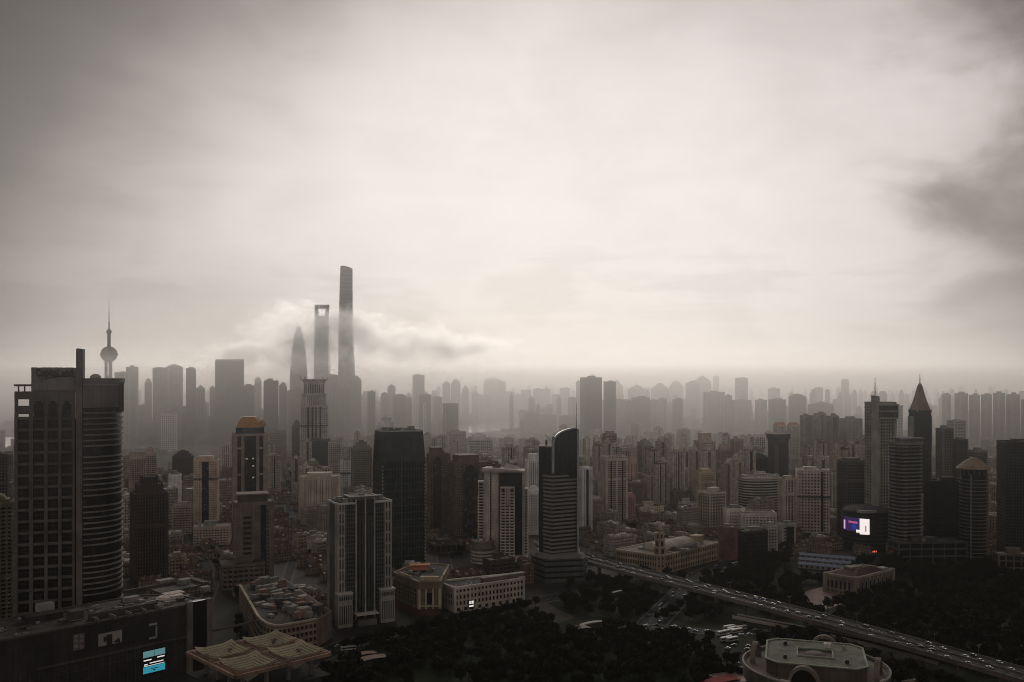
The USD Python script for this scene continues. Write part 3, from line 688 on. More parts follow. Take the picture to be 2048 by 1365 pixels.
# ================================================================ middle of the picture
def arch_tower(px0, px1, ytop, D, label, yaw, arch_u):
    r = tower('arched_tower', label, px0, px1, ytop + 12, D, .55, yaw, fh=3.4, bh=1.1, bay=3.0, pw=1.1, out=.35, pout=.5, wc=(.15, .115, .10), gc=(.008, .008, .009),
              solids=[(0, arch_u + .24, arch_u + .30)])
    t, m, H, w, d = r['t'], r['m'], r['H'], r['w'], r['d']; th = 9.
    x = (arch_u - .5) * w; R = w * .17
    MB().obox(x, -d / 2 - .6, 0, H - R - 2, 2 * R, 2.4).build('glazed_bay', glass((.02, .022, .024), (3, 3, 3.4)), t)
    a = np.linspace(0, math.pi, 12); pts = [(x + R * math.cos(q), H - R - 2 + R * math.sin(q)) for q in a]
    v = [(px, -d / 2 - 1.8, z) for px, z in pts] + [(px, -d / 2 + 1, z) for px, z in pts]; n = len(pts)
    f = [(i, i + 1, n + i + 1) for i in range(n - 1)] + [(i, n + i + 1, n + i) for i in range(n - 1)] + [(0, i + 1, i) for i in range(1, n - 1)]
    MB().add(v, f).build('arch_window', glass((.012, .012, .014), (3, 3, 3.4)), t)
    ar = MB()
    for i in range(n - 1):
        (x0, z0), (x1, z1) = pts[i], pts[i + 1]; L = math.hypot(x1 - x0, z1 - z0)
        q = trimesh.creation.box((L + .5, 3, 1.6)); q.apply_transform(trimesh.transformations.rotation_matrix(-math.atan2(z1 - z0, x1 - x0), (0, 1, 0))); q.apply_translation(((x0 + x1) / 2, -d / 2 - .8, (z0 + z1) / 2 + .4)); ar.tm(q)
    ar.build('arch_rim', m, t)
    MB().obox(x, 0, H, H + th, w * .5, d * .8).build('roof_block', m, t)
    MB().obox(x, 0, H + th, H + th + .8, w * .54, d * .9).build('roof_slab', wall((.3, .24, .22)), t)
arch_tower(853, 901, 897, 1190, 'brown tower with arched top bay directly right of the green glass tower', 22, .35)
arch_tower(895, 990, 912, 1110, 'wide brown tower with tall arched window bay, nearer of the two arched towers', 24, .36)

tower('podium_block', 'dark low podium with deep vertical slots at the foot of the arched towers', 856, 925, 1086, 1045, .7, 24, fh=7, bh=1.6, bay=6, pw=1.2, out=1., wc=(.13, .115, .105))
tower('commercial_block', 'low brown shop block behind the long pale building', 965, 1030, 1118, 925, .6, 30, fh=4, bh=2., bay=5, pw=1.6, wc=(.13, .09, .08))
tower('commercial_block', 'small red-brown block tucked between the long pale building and the stepped base', 1040, 1068, 1130, 890, .7, 30, fh=4, bh=2.2, bay=4, pw=1.8, wc=(.14, .085, .075))
def cream_apartments():
    """Cream tower: blank centre shafts, a dark glazed right half under a curved roof, balcony wings and a rotunda at its foot."""
    D = 1010; t = thing('apartment_tower', 'cream apartment tower with curved roof, dark glass side and round rotunda at its foot', 'tower', (X(1003, D), D + 12, 0), 0)
    k = D / F; x = lambda p: (p - 1003) * k; z = lambda p: Zat(p, D)
    FOOT.append((X(1003, D), D + 14, 40)); m = wall((.64, .57, .50)); dk = glass((.014, .012, .012), (3, 3, 3.3), .12, .5)
    H = z(942)
    MB().box(x(968), x(1050), -9, 14, 0, H).build('core', m, t)
    MB().box(x(999), x(1044), -13, -8.9, 0, H - 2).build('dark_glazing', dk, t)
    for i, (a, b_) in enumerate(((971, 980), (983, 997))): MB().box(x(a), x(b_), -12.5, -8.9, 0, H).build('shaft', m, t)
    for k2 in range(int(H / 3.3)): MB().box(x(980.2), x(982.8), -9.4, -8.95, k2 * 3.3 + .8, k2 * 3.3 + 2.6).build('window', GLASSB, t)
    for k2 in range(int(H / 3.3)):
        for u in (997.6, 1000): MB().box(x(u), x(u + 1.4), -13.3, -12.9, k2 * 3.3 + 1, k2 * 3.3 + 2.6).build('window', GLASSB, t)
    # balcony wings
    for a, b_, y0, top, step in ((956, 968, -8, 966, 0), (1001, 1029, -20, 975, 0), (1045, 1056, -10, 980, 0)):
        hh = z(top); n = int(hh / 3.3)
        MB().box(x(a) + .8, x(b_) - .8, y0 + 1.2, 6, 0, hh - 1).build('wing_glazing', dk, t)
        for k2 in range(n):
            w_ = 1.5 if k2 < n - 4 else .2
            MB().box(x(a) - w_ * .4, x(b_) + w_ * .3, y0 - w_ * .5, 5.5, k2 * 3.3, k2 * 3.3 + 1.25).build('balcony', m, t)
        for u in np.linspace(x(a) + .5, x(b_) - .5, max(2, int((b_ - a) / 7))): MB().box(u - .6, u + .6, y0 - .2, 6, 0, hh).build('wing_pier', m, t)
        MB().box(x(a) - .3, x(b_) + .3, y0 - .3, 6.2, hh - .5, hh + 1.1).build('wing_roof', m, t)
    for a, b_ in ((1013, 1021),): MB().box(x(a), x(b_), -21, -19.6, z(1010), z(976)).build('blank_panel', wall((.44, .37, .33)), t)
    # curved cornice and roof
    u = np.linspace(0, 1, 18); px_ = x(964) + u * (x(1048) - x(964)); py_ = -14 - 3 * np.sin(u * 3.1)
    MB().wallpath(np.c_[px_, py_], 24, H - 1.5 + 0 * u, H + 3.2 - 3 * u ** 2).build('curved_roof', wall((.56, .51, .46)), t)
    MB().wallpath(np.c_[px_, py_ - .9], 2, H - .2 + 0 * u, H + 1.4 - 2.2 * u ** 2).build('cornice', wall((.6, .56, .5)), t)
    MB().add([(x(1006), -10, H + 3), (x(1030), -13, H + 1), (x(1042), -2, H + 3), (x(1012), 4, H + 7.5)], [(0, 1, 2), (0, 2, 3)]).build('skylight', ROOF_PALE, t)
    s_ = MB().tube([(x(996), 2, H + 11), (x(1002), -1, H + 7.5)], 1., 6); s_.build('roof_lamp', wall((.85, .84, .82)), t)
    MB().box(x(985), x(1001), -4, 6, H, H + 7).box(x(990), x(996), 0, 5, H + 7, H + 9.5).build('plant_room', ROOF, t)
    # rotunda
    c = (x(966), -20); 
    MB().lathe([(0, 0), (13, 0), (13, 16), (14, 16), (14, 17), (12, 17), (12, 23), (12.6, 23), (12.6, 24), (11, 24), (0, 24)], 20, c).build('rotunda', wall((.22, .2, .17)), t)
    for k2 in range(4): MB().lathe([(12, k2 * 3.9), (13.6, k2 * 3.9), (13.6, k2 * 3.9 + 2), (12, k2 * 3.9 + 2)], 20, c).build('rotunda_band', m, t)
    for yy in (-4, 1.5):
        for xx in (-4, 2.5): MB().box(c[0] + xx, c[0] + xx + 4.4, c[1] + yy, c[1] + yy + 3.2, 24, 25.4).build('roof_light', wall((.6, .5, .4)), t)
    MB().box(x(1001), x(1056), -22, 10, 0, 6).build('base', m, t)
cream_apartments()

def wedge_tower():
    """Dark tower with a quarter-round blade top, banded lower storeys and a stepped base."""
    D = 905; t = thing('office_tower', 'dark tower with quarter-round top, grey horizontal bands and stepped base by the elevated road', 'tower', (X(1118, D), D, 0))
    k = D / F; x = lambda p: (p - 1118) * k; z = lambda p: Zat(p, D)
    FOOT.append((X(1118, D), D + 15, 40)); g = glass((.012, .013, .014), (2.4, 2.4, 3.6), .1, .5); bandm = wall((.25, .245, .24), var=.2); dark = wall((.07, .07, .07), .6); edge = wall((.4, .39, .38))
    # plan of the banded part: a corner towards the camera, left face short, right face long
    P0, P1, P2 = (x(1083), 14.), (x(1104), 0.), (x(1158), 15.)
    plan = [P0, P1, P2, (x(1158) - 3, 34), (x(1085), 34)]
    zb = z(948); MB().prism(offset(plan, -1.2), 0, zb).build('glazing', g, t)
    n = int(zb / 4.0)
    for i in range(n):
        zz = 20 + i * 4.0
        if zz + 2 < zb: MB().prism(plan if i % 7 else offset(plan, .3), zz, zz + 2.0).build('floor_band', bandm, t)
    # upper blade: from a low left shoulder up in a quarter circle to the right edge
    a0, a1 = x(1109), x(1156); R = a1 - a0; zt0, zt1 = z(886), z(859)
    th = np.linspace(0, math.pi / 2, 18); prof = [(a1 - R * math.cos(q), zt0 + (zt1 - zt0) * math.sin(q)) for q in th]
    pts = [(a0, zb - 4)] + prof + [(a1, zb - 4)]; m_ = len(pts)
    yf, yb = 5., 30.; fr = lambda X_: yf + (X_ - a0) / R * 7
    v = [(px, fr(px), zz) for px, zz in pts] + [(px, yb, zz) for px, zz in pts]
    f = [(0, i, i + 1) for i in range(1, m_ - 1)] + [(m_, m_ + i + 1, m_ + i) for i in range(1, m_ - 1)]
    for i in range(m_): j = (i + 1) % m_; f += [(i, m_ + i, m_ + j), (i, m_ + j, j)]
    MB().add(v, f).build('curved_top', g, t)
    rib = MB()
    for X_ in np.linspace(a0 + 1.6, a1 - 1, 17):
        zz = zt0 + (zt1 - zt0) * math.sqrt(max(0, 1 - ((a1 - X_) / R) ** 2)); rib.box(X_ - .15, X_ + .15, fr(X_) - .45, fr(X_) + .2, zb - 4, zz - .5)
    rib.build('mullions', dark, t, kind='stuff')
    rim = MB().tube([(px - .2, fr(px) - .4, zz + .3) for px, zz in prof], .85, 6); rim.build('curved_rim', edge, t)
    MB().box(a0 - 2.6, a0, 3.4, 7, zb - 6, zt0 + 1).build('wall_pier', edge, t)
    MB().box(a1, a1 + 1.8, 11, 30, 0, zt1 - .5).build('wall_pier', edge, t)
    # lower left shoulder
    zs = z(896); MB().prism([(x(1079), 14), (x(1104), 6), (x(1109), 30), (x(1081), 32)], 0, zs).build('left_shoulder', g, t)
    MB().prism([(x(1078), 13), (x(1104), 5), (x(1110), 30), (x(1080), 33)], zs, zs + 1.2).build('shoulder_roof', edge, t)
    rib = MB()
    for u in np.linspace(0, 1, 13): X_ = x(1079) + u * (x(1104) - x(1079)); rib.box(X_ - .12, X_ + .12, 14 - 8 * u - .4, 14 - 8 * u + .3, 0, zs - .3)
    rib.build('mullions', dark, t, kind='stuff')
    MB().tube([(x(1093), 16, zs + 12), (x(1101), 13, zs + 6)], 1., 6).build('roof_lamp', wall((.85, .84, .82)), t)
    MB().box(x(1092), x(1096), 16, 20, zs, zs + 7).build('lamp_stand', dark, t)
    MB().box(x(1105), x(1111), 9, 16, zs, z(875)).build('plant_room', bandm, t)
    MB().tube([(a1 - .4, 18, zt1 - 2), (a1 - .4, 18, z(805))], [.55, .2], 6).build('mast', METAL, t)
    # stepped base
    base = [(x(1062), 18), (x(1090), -9), (x(1168), -1), (x(1176), 12), (x(1176), 40), (x(1062), 40)]
    for i in range(4): MB().prism(offset(base, -.6 * (i % 2)), i * 5.6, i * 5.6 + 3.4).build('base_band', wall((.12, .12, .115)), t)
    MB().prism(offset(base, -1.4), 0, 21.6).build('base_glazing', g, t)
    MB().prism(offset(base, -1.2), 21.6, 22.4).build('base_roof', ROOF, t)
    MB().prism([(x(1076), 6), (x(1100), -4), (x(1162), 4), (x(1164), 36), (x(1076), 36)], 22.4, 27).build('base_step', bandm, t)
wedge_tower()

T = tower
T('apartment_tower', 'slender bright white apartment tower right behind the quarter-round tower', 1158, 1185, 922, 1180, .9, 20, fh=3.1, bh=1.2, bay=3, pw=1.3, wc=(.68, .62, .55), top='mast', th=9, slots=[(0, .38, .55)])
T('office_tower', 'white block of tall dark window slots left behind the quarter-round tower', 1050, 1083, 908, 1300, .8, 12, fh=3.6, bh=.9, bay=3.4, pw=1.6, pout=1., wc=(.6, .57, .53), top='slab', th=9)
T('apartment_block', 'pale block with punched windows low behind the quarter-round tower', 1050, 1085, 970, 1180, .8, 12, fh=3.3, bh=1.6, bay=3, pw=1.4, wc=(.56, .53, .5), top='dome', th=10)
T('apartment_tower', 'tan balcony-banded apartment tower with brick-coloured corner columns', 1199, 1256, 912, 1270, .8, 14, fh=3.05, bh=1.55, bay=8, pw=2.4, out=.5, wc=(.36, .31, .27), top='frame', th=4, slots=[(0, .22, .27), (0, .72, .77)])
T('apartment_tower', 'pinkish tower right behind the tan banded apartment tower', 1205, 1234, 862, 1780, .8, 20, wc=(.26, .2, .185), top='slab', th=6)
T('apartment_tower', 'narrow salmon apartment tower beside the tan banded tower', 1252, 1276, 912, 1400, .9, 18, fh=3.1, bh=1.3, bay=4, pw=2., wc=(.34, .235, .2), top='step', th=12, solids=[(0, .3, .6)])
T('office_tower', 'grey ribbed tower with notched top in the middle distance', 1274, 1306, 878, 1540, .9, 25, fh=3.6, bh=.8, bay=3, pw=1.1, pout=.8, wc=(.23, .22, .205), top='step', th=11)
T('office_block', 'pale concave office block with tall dark vertical stripes', 1309, 1377, 926, 1480, .5, 8, fh=3.6, bh=.7, bay=3.8, pw=1.6, pout=1.2, wc=(.44, .39, .36), top='step', th=9)
T('apartment_tower', 'gridded tower with white tanks on its flat roof', 1387, 1431, 866, 1640, .85, 12, fh=3.2, bh=1.5, bay=3.6, pw=1.6, wc=(.37, .31, .28), top='slab', th=15, tc=(.5, .5, .5))
T('apartment_tower', 'yellowish striped tower in front of the gridded tower with white tanks', 1388, 1432, 938, 1390, .8, 10, fh=3.4, bh=1.3, bay=4, pw=1.7, out=.6, pout=.6, wc=(.40, .34, .25), top='slab', th=5)
T('office_block', 'grey framed block with one plain yellow side, nearest below the yellowish tower', 1395, 1452, 985, 1190, .9, 28, fh=4, bh=1.3, bay=4.4, pw=1.1, out=.6, wc=(.38, .34, .27), solids=[(1, .05, .95)], slots=[(1, .8, .9)])
T('apartment_tower', 'pinkish tower with small ochre roof house right of the tanked tower', 1432, 1462, 884, 1700, .8, 14, wc=(.3, .235, .215), top='step', th=16, tc=(.5, .36, .24))
T('apartment_tower', 'pinkish ribbed slab beside the ochre-topped tower', 1461, 1487, 880, 1660, .8, 14, wc=(.29, .235, .215), bay=3, pw=1.4, pout=.8)
T('apartment_tower', 'cream tower of vertical bays left behind the curved banded office', 1442, 1479, 938, 1390, .8, 12, fh=3.1, bh=1., bay=3.4, pw=1.7, pout=.7, wc=(.40, .34, .3))
T('office_tower', 'office block with curved front of dark bands in the right middle', 1476, 1561, 950, 1240, .6, 14, fh=3.7, bh=1.5, bay=0, pw=0, wc=(.3, .285, .265), shape=lambda w, d: [(-w / 2, -d * .1), (-w * .3, -d * .38)] + [(w * (-.3 + .8 * q), -d * (.38 + .12 * math.sin(q * 3.14))) for q in np.linspace(.1, .9, 8)] + [(w / 2, -d * .3), (w / 2, d / 2), (-w / 2, d / 2)], top='frame', th=4)
T('glass_block', 'dark green glass block behind the curved banded office', 1488, 1538, 905, 1490, .7, 12, fh=3.8, bh=.5, bay=3, pw=.4, wc=(.08, .09, .085), gc=(.012, .016, .015), top='step', th=9)
T('office_tower', 'dark tower with flared crown, tallest in the right middle', 1536, 1577, 868, 1440, .9, 12, fh=3.8, bh=.9, bay=3.4, pw=.8, wc=(.12, .115, .11), gc=(.014, .017, .018), top='flare', th=12, solids=[(0, .0, .3)])
T('office_block', 'cream block with dark vertical window slots beside the curved banded office', 1556, 1594, 958, 1180, .8, 14, fh=3.6, bh=.8, bay=4.6, pw=2.2, pout=.9, wc=(.38, .33, .285))
T('office_block', 'pinkish block of small square windows with one large dark opening', 1591, 1660, 940, 1190, .6, -12, fh=4.2, bh=1.9, bay=4.2, pw=1.9, out=.6, wc=(.42, .35, .32), slots=[(0, .72, .8)])
T('apartment_block', 'greenish balcony block squeezed right of the square-windowed block', 1655, 1684, 945, 1290, .8, 10, fh=3.1, bh=1.5, bay=5, pw=1.2, wc=(.28, .3, .25))
for i, (a, b_, y, D_, l) in enumerate(((1600, 1626, 832, 1900, 'leftmost of the tall grey apartment slabs behind the square-windowed block'), (1627, 1652, 828, 1950, 'second grey apartment slab from the left behind the square-windowed block'), (1653, 1678, 833, 1850, 'grey apartment slab left of the plain dark block on the right'), (1679, 1725, 838, 1950, 'wide grey apartment slab right behind the plain dark block'))):
    T('apartment_slab', l, a, b_, y, D_, .7, 15, fh=3.2, bh=.9, bay=3.6, pw=1.5, pout=1.1, wc=(.24, .225, .2), slots=[(0, .42, .58)], group='tall grey apartment slabs')
for i, (a, b_, l) in enumerate(((1546, 1572, 'pale tower with an orange roof behind the dark flared tower'), (1574, 1599, 'pale tower with orange roof, right one of the orange-roofed pair'))):
    T('apartment_tower', l, a, b_, 845, 2020, .9, 15, fh=3.2, bh=1., bay=3.4, pw=1.5, pout=.7, wc=(.36, .32, .28), top='gable', th=7, tc=(.6, .25, .1), roof=False, group='orange-roofed towers')
T('apartment_block', 'white framed block left of the dark flared tower', 1500, 1532, 868, 1700, .8, 12, fh=3.3, bh=1.1, bay=4.4, pw=1.4, wc=(.48, .46, .44), top='slab', th=5)
T('hotel', 'long white hotel front with rows of windows below the curved banded office', 1478, 1554, 1022, 1130, .5, -6, fh=3.5, bh=1.7, bay=4.4, pw=2., wc=(.42, .39, .36), top='frame', th=3)
T('hotel', 'white low house with pale flat roof and small arches left of the long white hotel', 1446, 1490, 1017, 1160, .7, 4, fh=4, bh=2.2, bay=3, pw=1.6, wc=(.5, .46, .42))
T('commercial_block', 'dark red-brown windowless block by the busy street', 1437, 1476, 1056, 1010, .8, 14, fh=6, bh=4.6, bay=6, pw=4, wc=(.16, .085, .08))
T('commercial_block', 'black glazed low block right of the red-brown windowless block', 1472, 1536, 1062, 1020, .6, 14, fh=5, bh=.6, bay=4, pw=.4, wc=(.05, .05, .055))
T('commercial_block', 'grey block with a large blank black screen on its front', 1553, 1592, 1048, 1090, .8, 6, fh=4, bh=2.4, bay=8, pw=3, wc=(.3, .27, .26), slots=[(0, .35, .85)])
T('commercial_block', 'grey balcony end block between the black glazed block and the screen block', 1526, 1556, 1052, 1030, .8, 14, fh=3.4, bh=1.6, bay=4, pw=1.6, wc=(.3, .28, .265))
T('office_block', 'low cream hall with pillared front and pale roof below the concave striped office', 1266, 1328, 1012, 1330, .7, 16, fh=4, bh=1.6, bay=3, pw=1.5, wc=(.5, .43, .33))
T('office_block', 'low black block with two rows of white windows', 1357, 1394, 1006, 1370, .6, -14, fh=4.5, bh=1.7, bay=3, pw=.9, wc=(.4, .38, .36))
T('slab_block', 'left one of two cream slabs with a dark gap behind the white slender tower', 1166, 1180, 877, 1700, 1.2, 10, wc=(.42, .39, .35), solids=[(0, .2, .8)])
T('slab_block', 'right one of two cream slabs with a dark gap behind the white slender tower', 1186, 1201, 876, 1700, 1.2, 10, wc=(.42, .39, .35), solids=[(0, .2, .8)])
T('apartment_tower', 'white stepped balcony tower standing behind the arched brown towers', 931, 985, 866, 1880, .6, 12, fh=3.3, bh=1.5, bay=4.4, pw=1.6, wc=(.58, .55, .5), top='step', th=13, tc=(.3, .3, .26))
T('apartment_tower', 'pinkish gridded block left of the white stepped balcony tower', 893, 932, 864, 2150, .6, 14, fh=3.6, bh=1.4, wc=(.34, .28, .26))
T('apartment_tower', 'slim grey tower with flagged roof rising behind the brown arched towers', 885, 917, 800, 2700, .7, 20, fh=6, bh=2, bay=5, pw=1.6, wc=(.28, .27, .255), top='mast', th=12)
T('slab_block', 'very slim white slab left of the flag-topped grey tower', 846, 853, 808, 3000, 1.5, 10, fh=6, bh=2, wc=(.6, .58, .55))
T('apartment_tower', 'pink stepped block right of the salmon tower foot', 1246, 1270, 985, 1330, .8, 12, fh=3.2, bh=1.7, wc=(.36, .22, .2), top='slab', th=4)
# ================================================================ right-hand towers
T('office_block', 'plain dark block left of the pale fin tower on the right', 1674, 1731, 916, 1130, .8, 12, fh=3.8, bh=1.1, bay=3.6, pw=.7, wc=(.11, .105, .1), top='slab', th=4)
def fin_tower():
    r = tower('fin_tower', 'grey tower with slanted fin, mast and dark crown box on the right', 1729, 1793, 806, 1080, .8, 10, fh=3.8, bh=1.4, bay=3.4, pw=1.4, wc=(.23, .22, .2), roof=False, solids=[(0, .86, .99)])
    t, m, H, w, d = r['t'], r['m'], r['H'], r['w'], r['d']
    MB().obox(w * .08, -d * .12, H - 18, H - 3, w * .86, d * .8 + 6).build('crown_box', glass((.01, .01, .011), (3, 3, 4)), t)
    for z in (H - 3, H - 10.5, H - 19): MB().obox(w * .08, -d * .12, z, z + 1.6, w * .9, d * .8 + 7).build('crown_band', m, t)
    MB().add([(-w / 2 - 2, -d / 2 - 2, 0), (-w / 2 + 5, -d / 2 - 2, 0), (-w / 2 + 5, -d / 2 + 5, 0), (-w / 2 - 2, -d / 2 + 5, 0), (-w / 2 - 2, -d / 2 - 2, H + 9), (-w / 2 + 5, -d / 2 - 2, H + 8), (-w / 2 + 6, -d / 2 + 5, H + 7), (-w / 2 - 2, -d / 2 + 5, H + 9)], MB._bf).build('fin', m, t)
    MB().tube([(-w / 2, -d / 2, H + 8), (-w / 2, -d / 2, Zat(755, 1085))], [.6, .2], 6).build('mast', METAL, t)
fin_tower()
def striped_tower():
    r = tower('apartment_tower', 'tall apartment tower of close white balcony stripes, nearest on the right', 1772, 1850, 876, 1000, .8, 16, fh=4.1, bh=1.15, bay=0, pw=0, out=1.4, wc=(.19, .185, .18), gc=(.007, .007, .008), single=True, shape=lambda w, d: oct_(w, d, .16), top='slab', th=6)
    t, m, H, w, d = r['t'], r['m'], r['H'], r['w'], r['d']
    for x, y in ((-w / 2 + 5, -d / 2 - .2), (w / 2 - 7, -d / 2 - .2), (-w / 2, 0)): 
        for k in range(int(H / 4.1)): MB().lathe([(0, k * 4.1), (2.2, k * 4.1), (2.2, k * 4.1 + 1.6), (0, k * 4.1 + 1.6)], 10, (x, y)).build('round_balcony', m, t)
    MB().obox(0, 0, H, H + 1.4, w * .95, d * .95).build('roof_slab', m, t)
    for u in np.linspace(-.42, .42, 9): MB().obox(u * w, -d * .42, H + 1.4, H + 5, .9, .9).build('roof_post', m, t)
    MB().ring(rect(w * .98, d * .98), rect(w * .7, d * .7), H + 5, H + 6.4).build('roof_frame', m, t)
striped_tower()
def spire_tower():
    r = tower('spire_tower', 'dark green glass tower with concave pyramid roof and needle on the right', 1814, 1866, 822, 1310, .95, 8, fh=3.8, bh=.5, bay=3, pw=.4, wc=(.05, .06, .058), gc=(.01, .018, .018), roof=False, shape=lambda w, d: oct_(w, d, .18))
    t, H, w, d = r['t'], r['H'], r['w'], r['d']; zt = Zat(772, 1330); rm = wall((.3, .235, .17)); h = zt - H
    pr = [(1., 0), (1.0, .03), (.82, .18), (.62, .42), (.44, .66), (.3, .88), (.26, .9), (.3, .93), (.12, 1.08), (0, 1.12)]
    for (a, z0), (b_, z1) in zip(pr[1:-1], pr[2:]):
        MB().frustum([(x * a, y * a) for x, y in rect(w * .86, d * .86)], H + z0 * h, [(x * max(b_, .01), y * max(b_, .01)) for x, y in rect(w * .86, d * .86)], H + z1 * h).build('roof_tier', rm, t)
    MB().ring(rect(w * .92, d * .92), rect(w * .8, d * .8), H - 1, H + 1.5).build('eaves', rm, t)
    MB().tube([(0, 0, H + h * 1.05), (0, 0, Zat(745, 1330))], [.8, .2], 6).build('needle', METAL, t)
    for x, zz in ((-w * .5, 8), (w * .5, 8)): MB().obox(x, 0, 0, H - zz, 5, d * .5).build('side_bay', wall((.3, .29, .25)), t)
spire_tower()
T('office_block', 'plain grey slab right of the needle-roofed green tower', 1871, 1907, 858, 1400, .8, 12, fh=3.8, bh=1.3, bay=3.4, pw=1., wc=(.16, .15, .145), solids=[(0, 0, .16)])
T('office_block', 'shorter dark block right beside the plain grey slab', 1904, 1936, 880, 1340, .8, 12, fh=3.6, bh=1.2, bay=3.2, pw=1., wc=(.12, .115, .11))
T('office_block', 'low banded dark block behind the round cone-roofed tower', 1934, 1975, 902, 1520, .7, 12, fh=3.6, bh=1.5, bay=0, pw=0, wc=(.2, .19, .18))
T('office_block', 'wide black slab with pale top ledge between striped tower and round tower', 1847, 1932, 962, 1040, .4, 4, fh=4, bh=.5, bay=4, pw=.3, wc=(.03, .03, .03), gc=(.006, .006, .006))
def round_tower():
    D = 985; R = (1972 - 1921) / 2 * D / F; cx = X(1946.5, D + R); H = Zat(937, D + R)
    t = thing('round_tower', 'round dark tower with pale cone roof on the right', 'tower', (cx, D + R, 0)); FOOT.append((cx, D + R, R + 6))
    m = wall((.17, .165, .16)); MB().prism(circ(R - .9, 28), 0, H - 1).build('glazing', glass((.007, .007, .008), (3, 3, 4)), t)
    for k in range(int((H - 8) / 4)): MB().prism(circ(R - (.2 if k % 2 else 0), 28), k * 4, k * 4 + .8).build('floor_band', m, t)
    for q in (-.5, .35, -2.2): MB().obox(R * math.cos(q), R * math.sin(q), 0, H - 6, 2., 1.4, q).build('wall_pier', m, t)
    for q in np.arange(16) * math.pi / 8: MB().obox((R - .3) * math.cos(q), (R - .3) * math.sin(q), H - 7, H - 1, .7, .7, q).build('loggia_post', m, t)
    tiers = np.linspace(0, 1, 6)
    for a, b_ in zip(tiers[:-1], tiers[1:]):
        f = lambda q: (R + 3.4) * (1 - q) ** .8 + .3; zt = Zat(914, D + R) - H
        MB().lathe([(0, H + a * zt - .2), (f(a), H + a * zt - .2), (f(a), H + a * zt + .5), (f(b_), H + b_ * zt), (0, H + b_ * zt)], 24).build('roof_tier', wall((.36, .28, .21)), t)
round_tower()
T('office_block', 'broad black block cut by the right picture edge', 1993, 2075, 884, 1010, .7, -8, fh=3.6, bh=.9, bay=3, pw=.8, wc=(.07, .068, .066), gc=(.006, .006, .007))
T('podium_block', 'black podium with white framed openings at the foot of the striped tower', 1776, 1935, 1082, 985, .3, 4, fh=8, bh=2., bay=12, pw=1.4, wc=(.09, .085, .08), gc=(.005, .005, .005))
T('podium_block', 'low dark wall with white ledge at the right picture edge', 1985, 2075, 1108, 930, .4, -8, fh=6, bh=1.2, bay=8, pw=1.4, wc=(.14, .125, .11))

def screen_drum():
    """The rounded dark building with the lit advertising screen."""
    D = 1060; cx = X(1733, D + 24); t = thing('commercial_block', 'dark rounded store with large lit screen on its front and lit dome canopy', 'building', (cx, D + 24, 0)); FOOT.append((cx, D + 24, 34))
    R = 28.5; H = Zat(1026, D); g = glass((.01, .011, .012), (3, 3, 4), .12, .4)
    MB().prism(circ(R, 32), 0, H).build('glazing', g, t)
    b = MB()
    for k in range(int(H / 5)): b.prism(circ(R + .25, 32), k * 5, k * 5 + .8)
    b.build('floor_bands', wall((.1, .1, .1)), t, kind='stuff')
    MB().lathe([(R * .96, H), (R * .9, H + 2), (R * .7, H + 4.2), (R * .3, H + 5.6), (0, H + 6)], 24).build('roof_dome', wall((.09, .09, .09)), t)
    MB().obox(-R * .3, -R * .8, H, H + 2.8, 20, 10, .15).build('roof_canopy', wall((.45, .45, .38)), t)
    # the screen wraps the left front
    def panel(px0, px1, py0, py1, name, m, o=0.):
        a = np.array([math.asin(max(-.985, min(.985, (X(p, D + 9) - cx) / (R + 1.2)))) for p in np.linspace(px0, px1, 6)]) + np.arange(6) * 2e-3
        pts = [((R + 1. + o) * math.sin(q), -(R + 1. + o) * math.cos(q)) for q in a]
        MB().wallpath(pts, .4, Zat(py1, D + 5), Zat(py0, D + 5)).build(name, m, t)
    MB().wallpath([((R + .5) * math.sin(q), -(R + .5) * math.cos(q)) for q in np.linspace(-1.75, .05, 12)], .5, Zat(1070, D), Zat(1031, D)).build('screen_backing', plain('black', (.01, .01, .01), .5), t)
    panel(1713.5, 1729.5, 1036.5, 1067.5, 'screen_panel', glow('screen_white', (1., .9, .88), .95))
    panel(1692, 1713, 1036, 1063, 'screen_panel', glow('screen_violet', (.05, .025, .12), .6))
    panel(1691, 1694.5, 1043, 1061, 'screen_glow', glow('screen_pink', (.85, .5, .9), .75), .2)
    panel(1698, 1710, 1043, 1047, 'screen_lettering', glow('screen_magenta', (.8, .2, .45), .5), .2)
    panel(1702, 1708, 1049, 1059, 'screen_glow', glow('screen_blue', (.03, .06, .4), .6), .2)
    panel(1708, 1713, 1059, 1064.5, 'screen_glow', glow('screen_white', (1., .9, .88), .95), .2)
    panel(1722, 1724, 1050, 1062, 'screen_lettering', glow('screen_grey', (.6, .5, .5), .6), .25)
    nb = thing('neon_sign', 'small red lit sign low beside the rounded store', 'sign', (X(1749, 1020), 1020, Zat(1106, 1020)))
    MB().box(-3.4, 3.4, 0, .4, 0, 3.2).build('sign_panel', plain('black', (.01, .01, .01), .5), nb)
    for u, h in ((-2.4, 2.), (-.6, 2.6), (1.4, 2.2)): MB().box(u, u + 1.2, -.2, 0, .5, h).build('neon_stroke', glow('neon_red', (1., .18, .1), .7), nb)
    MB().box(-3, -2.6, 0, .4, -9, 0).box(2.6, 3, 0, .4, -9, 0).build('sign_post', METAL, nb)
screen_drum()
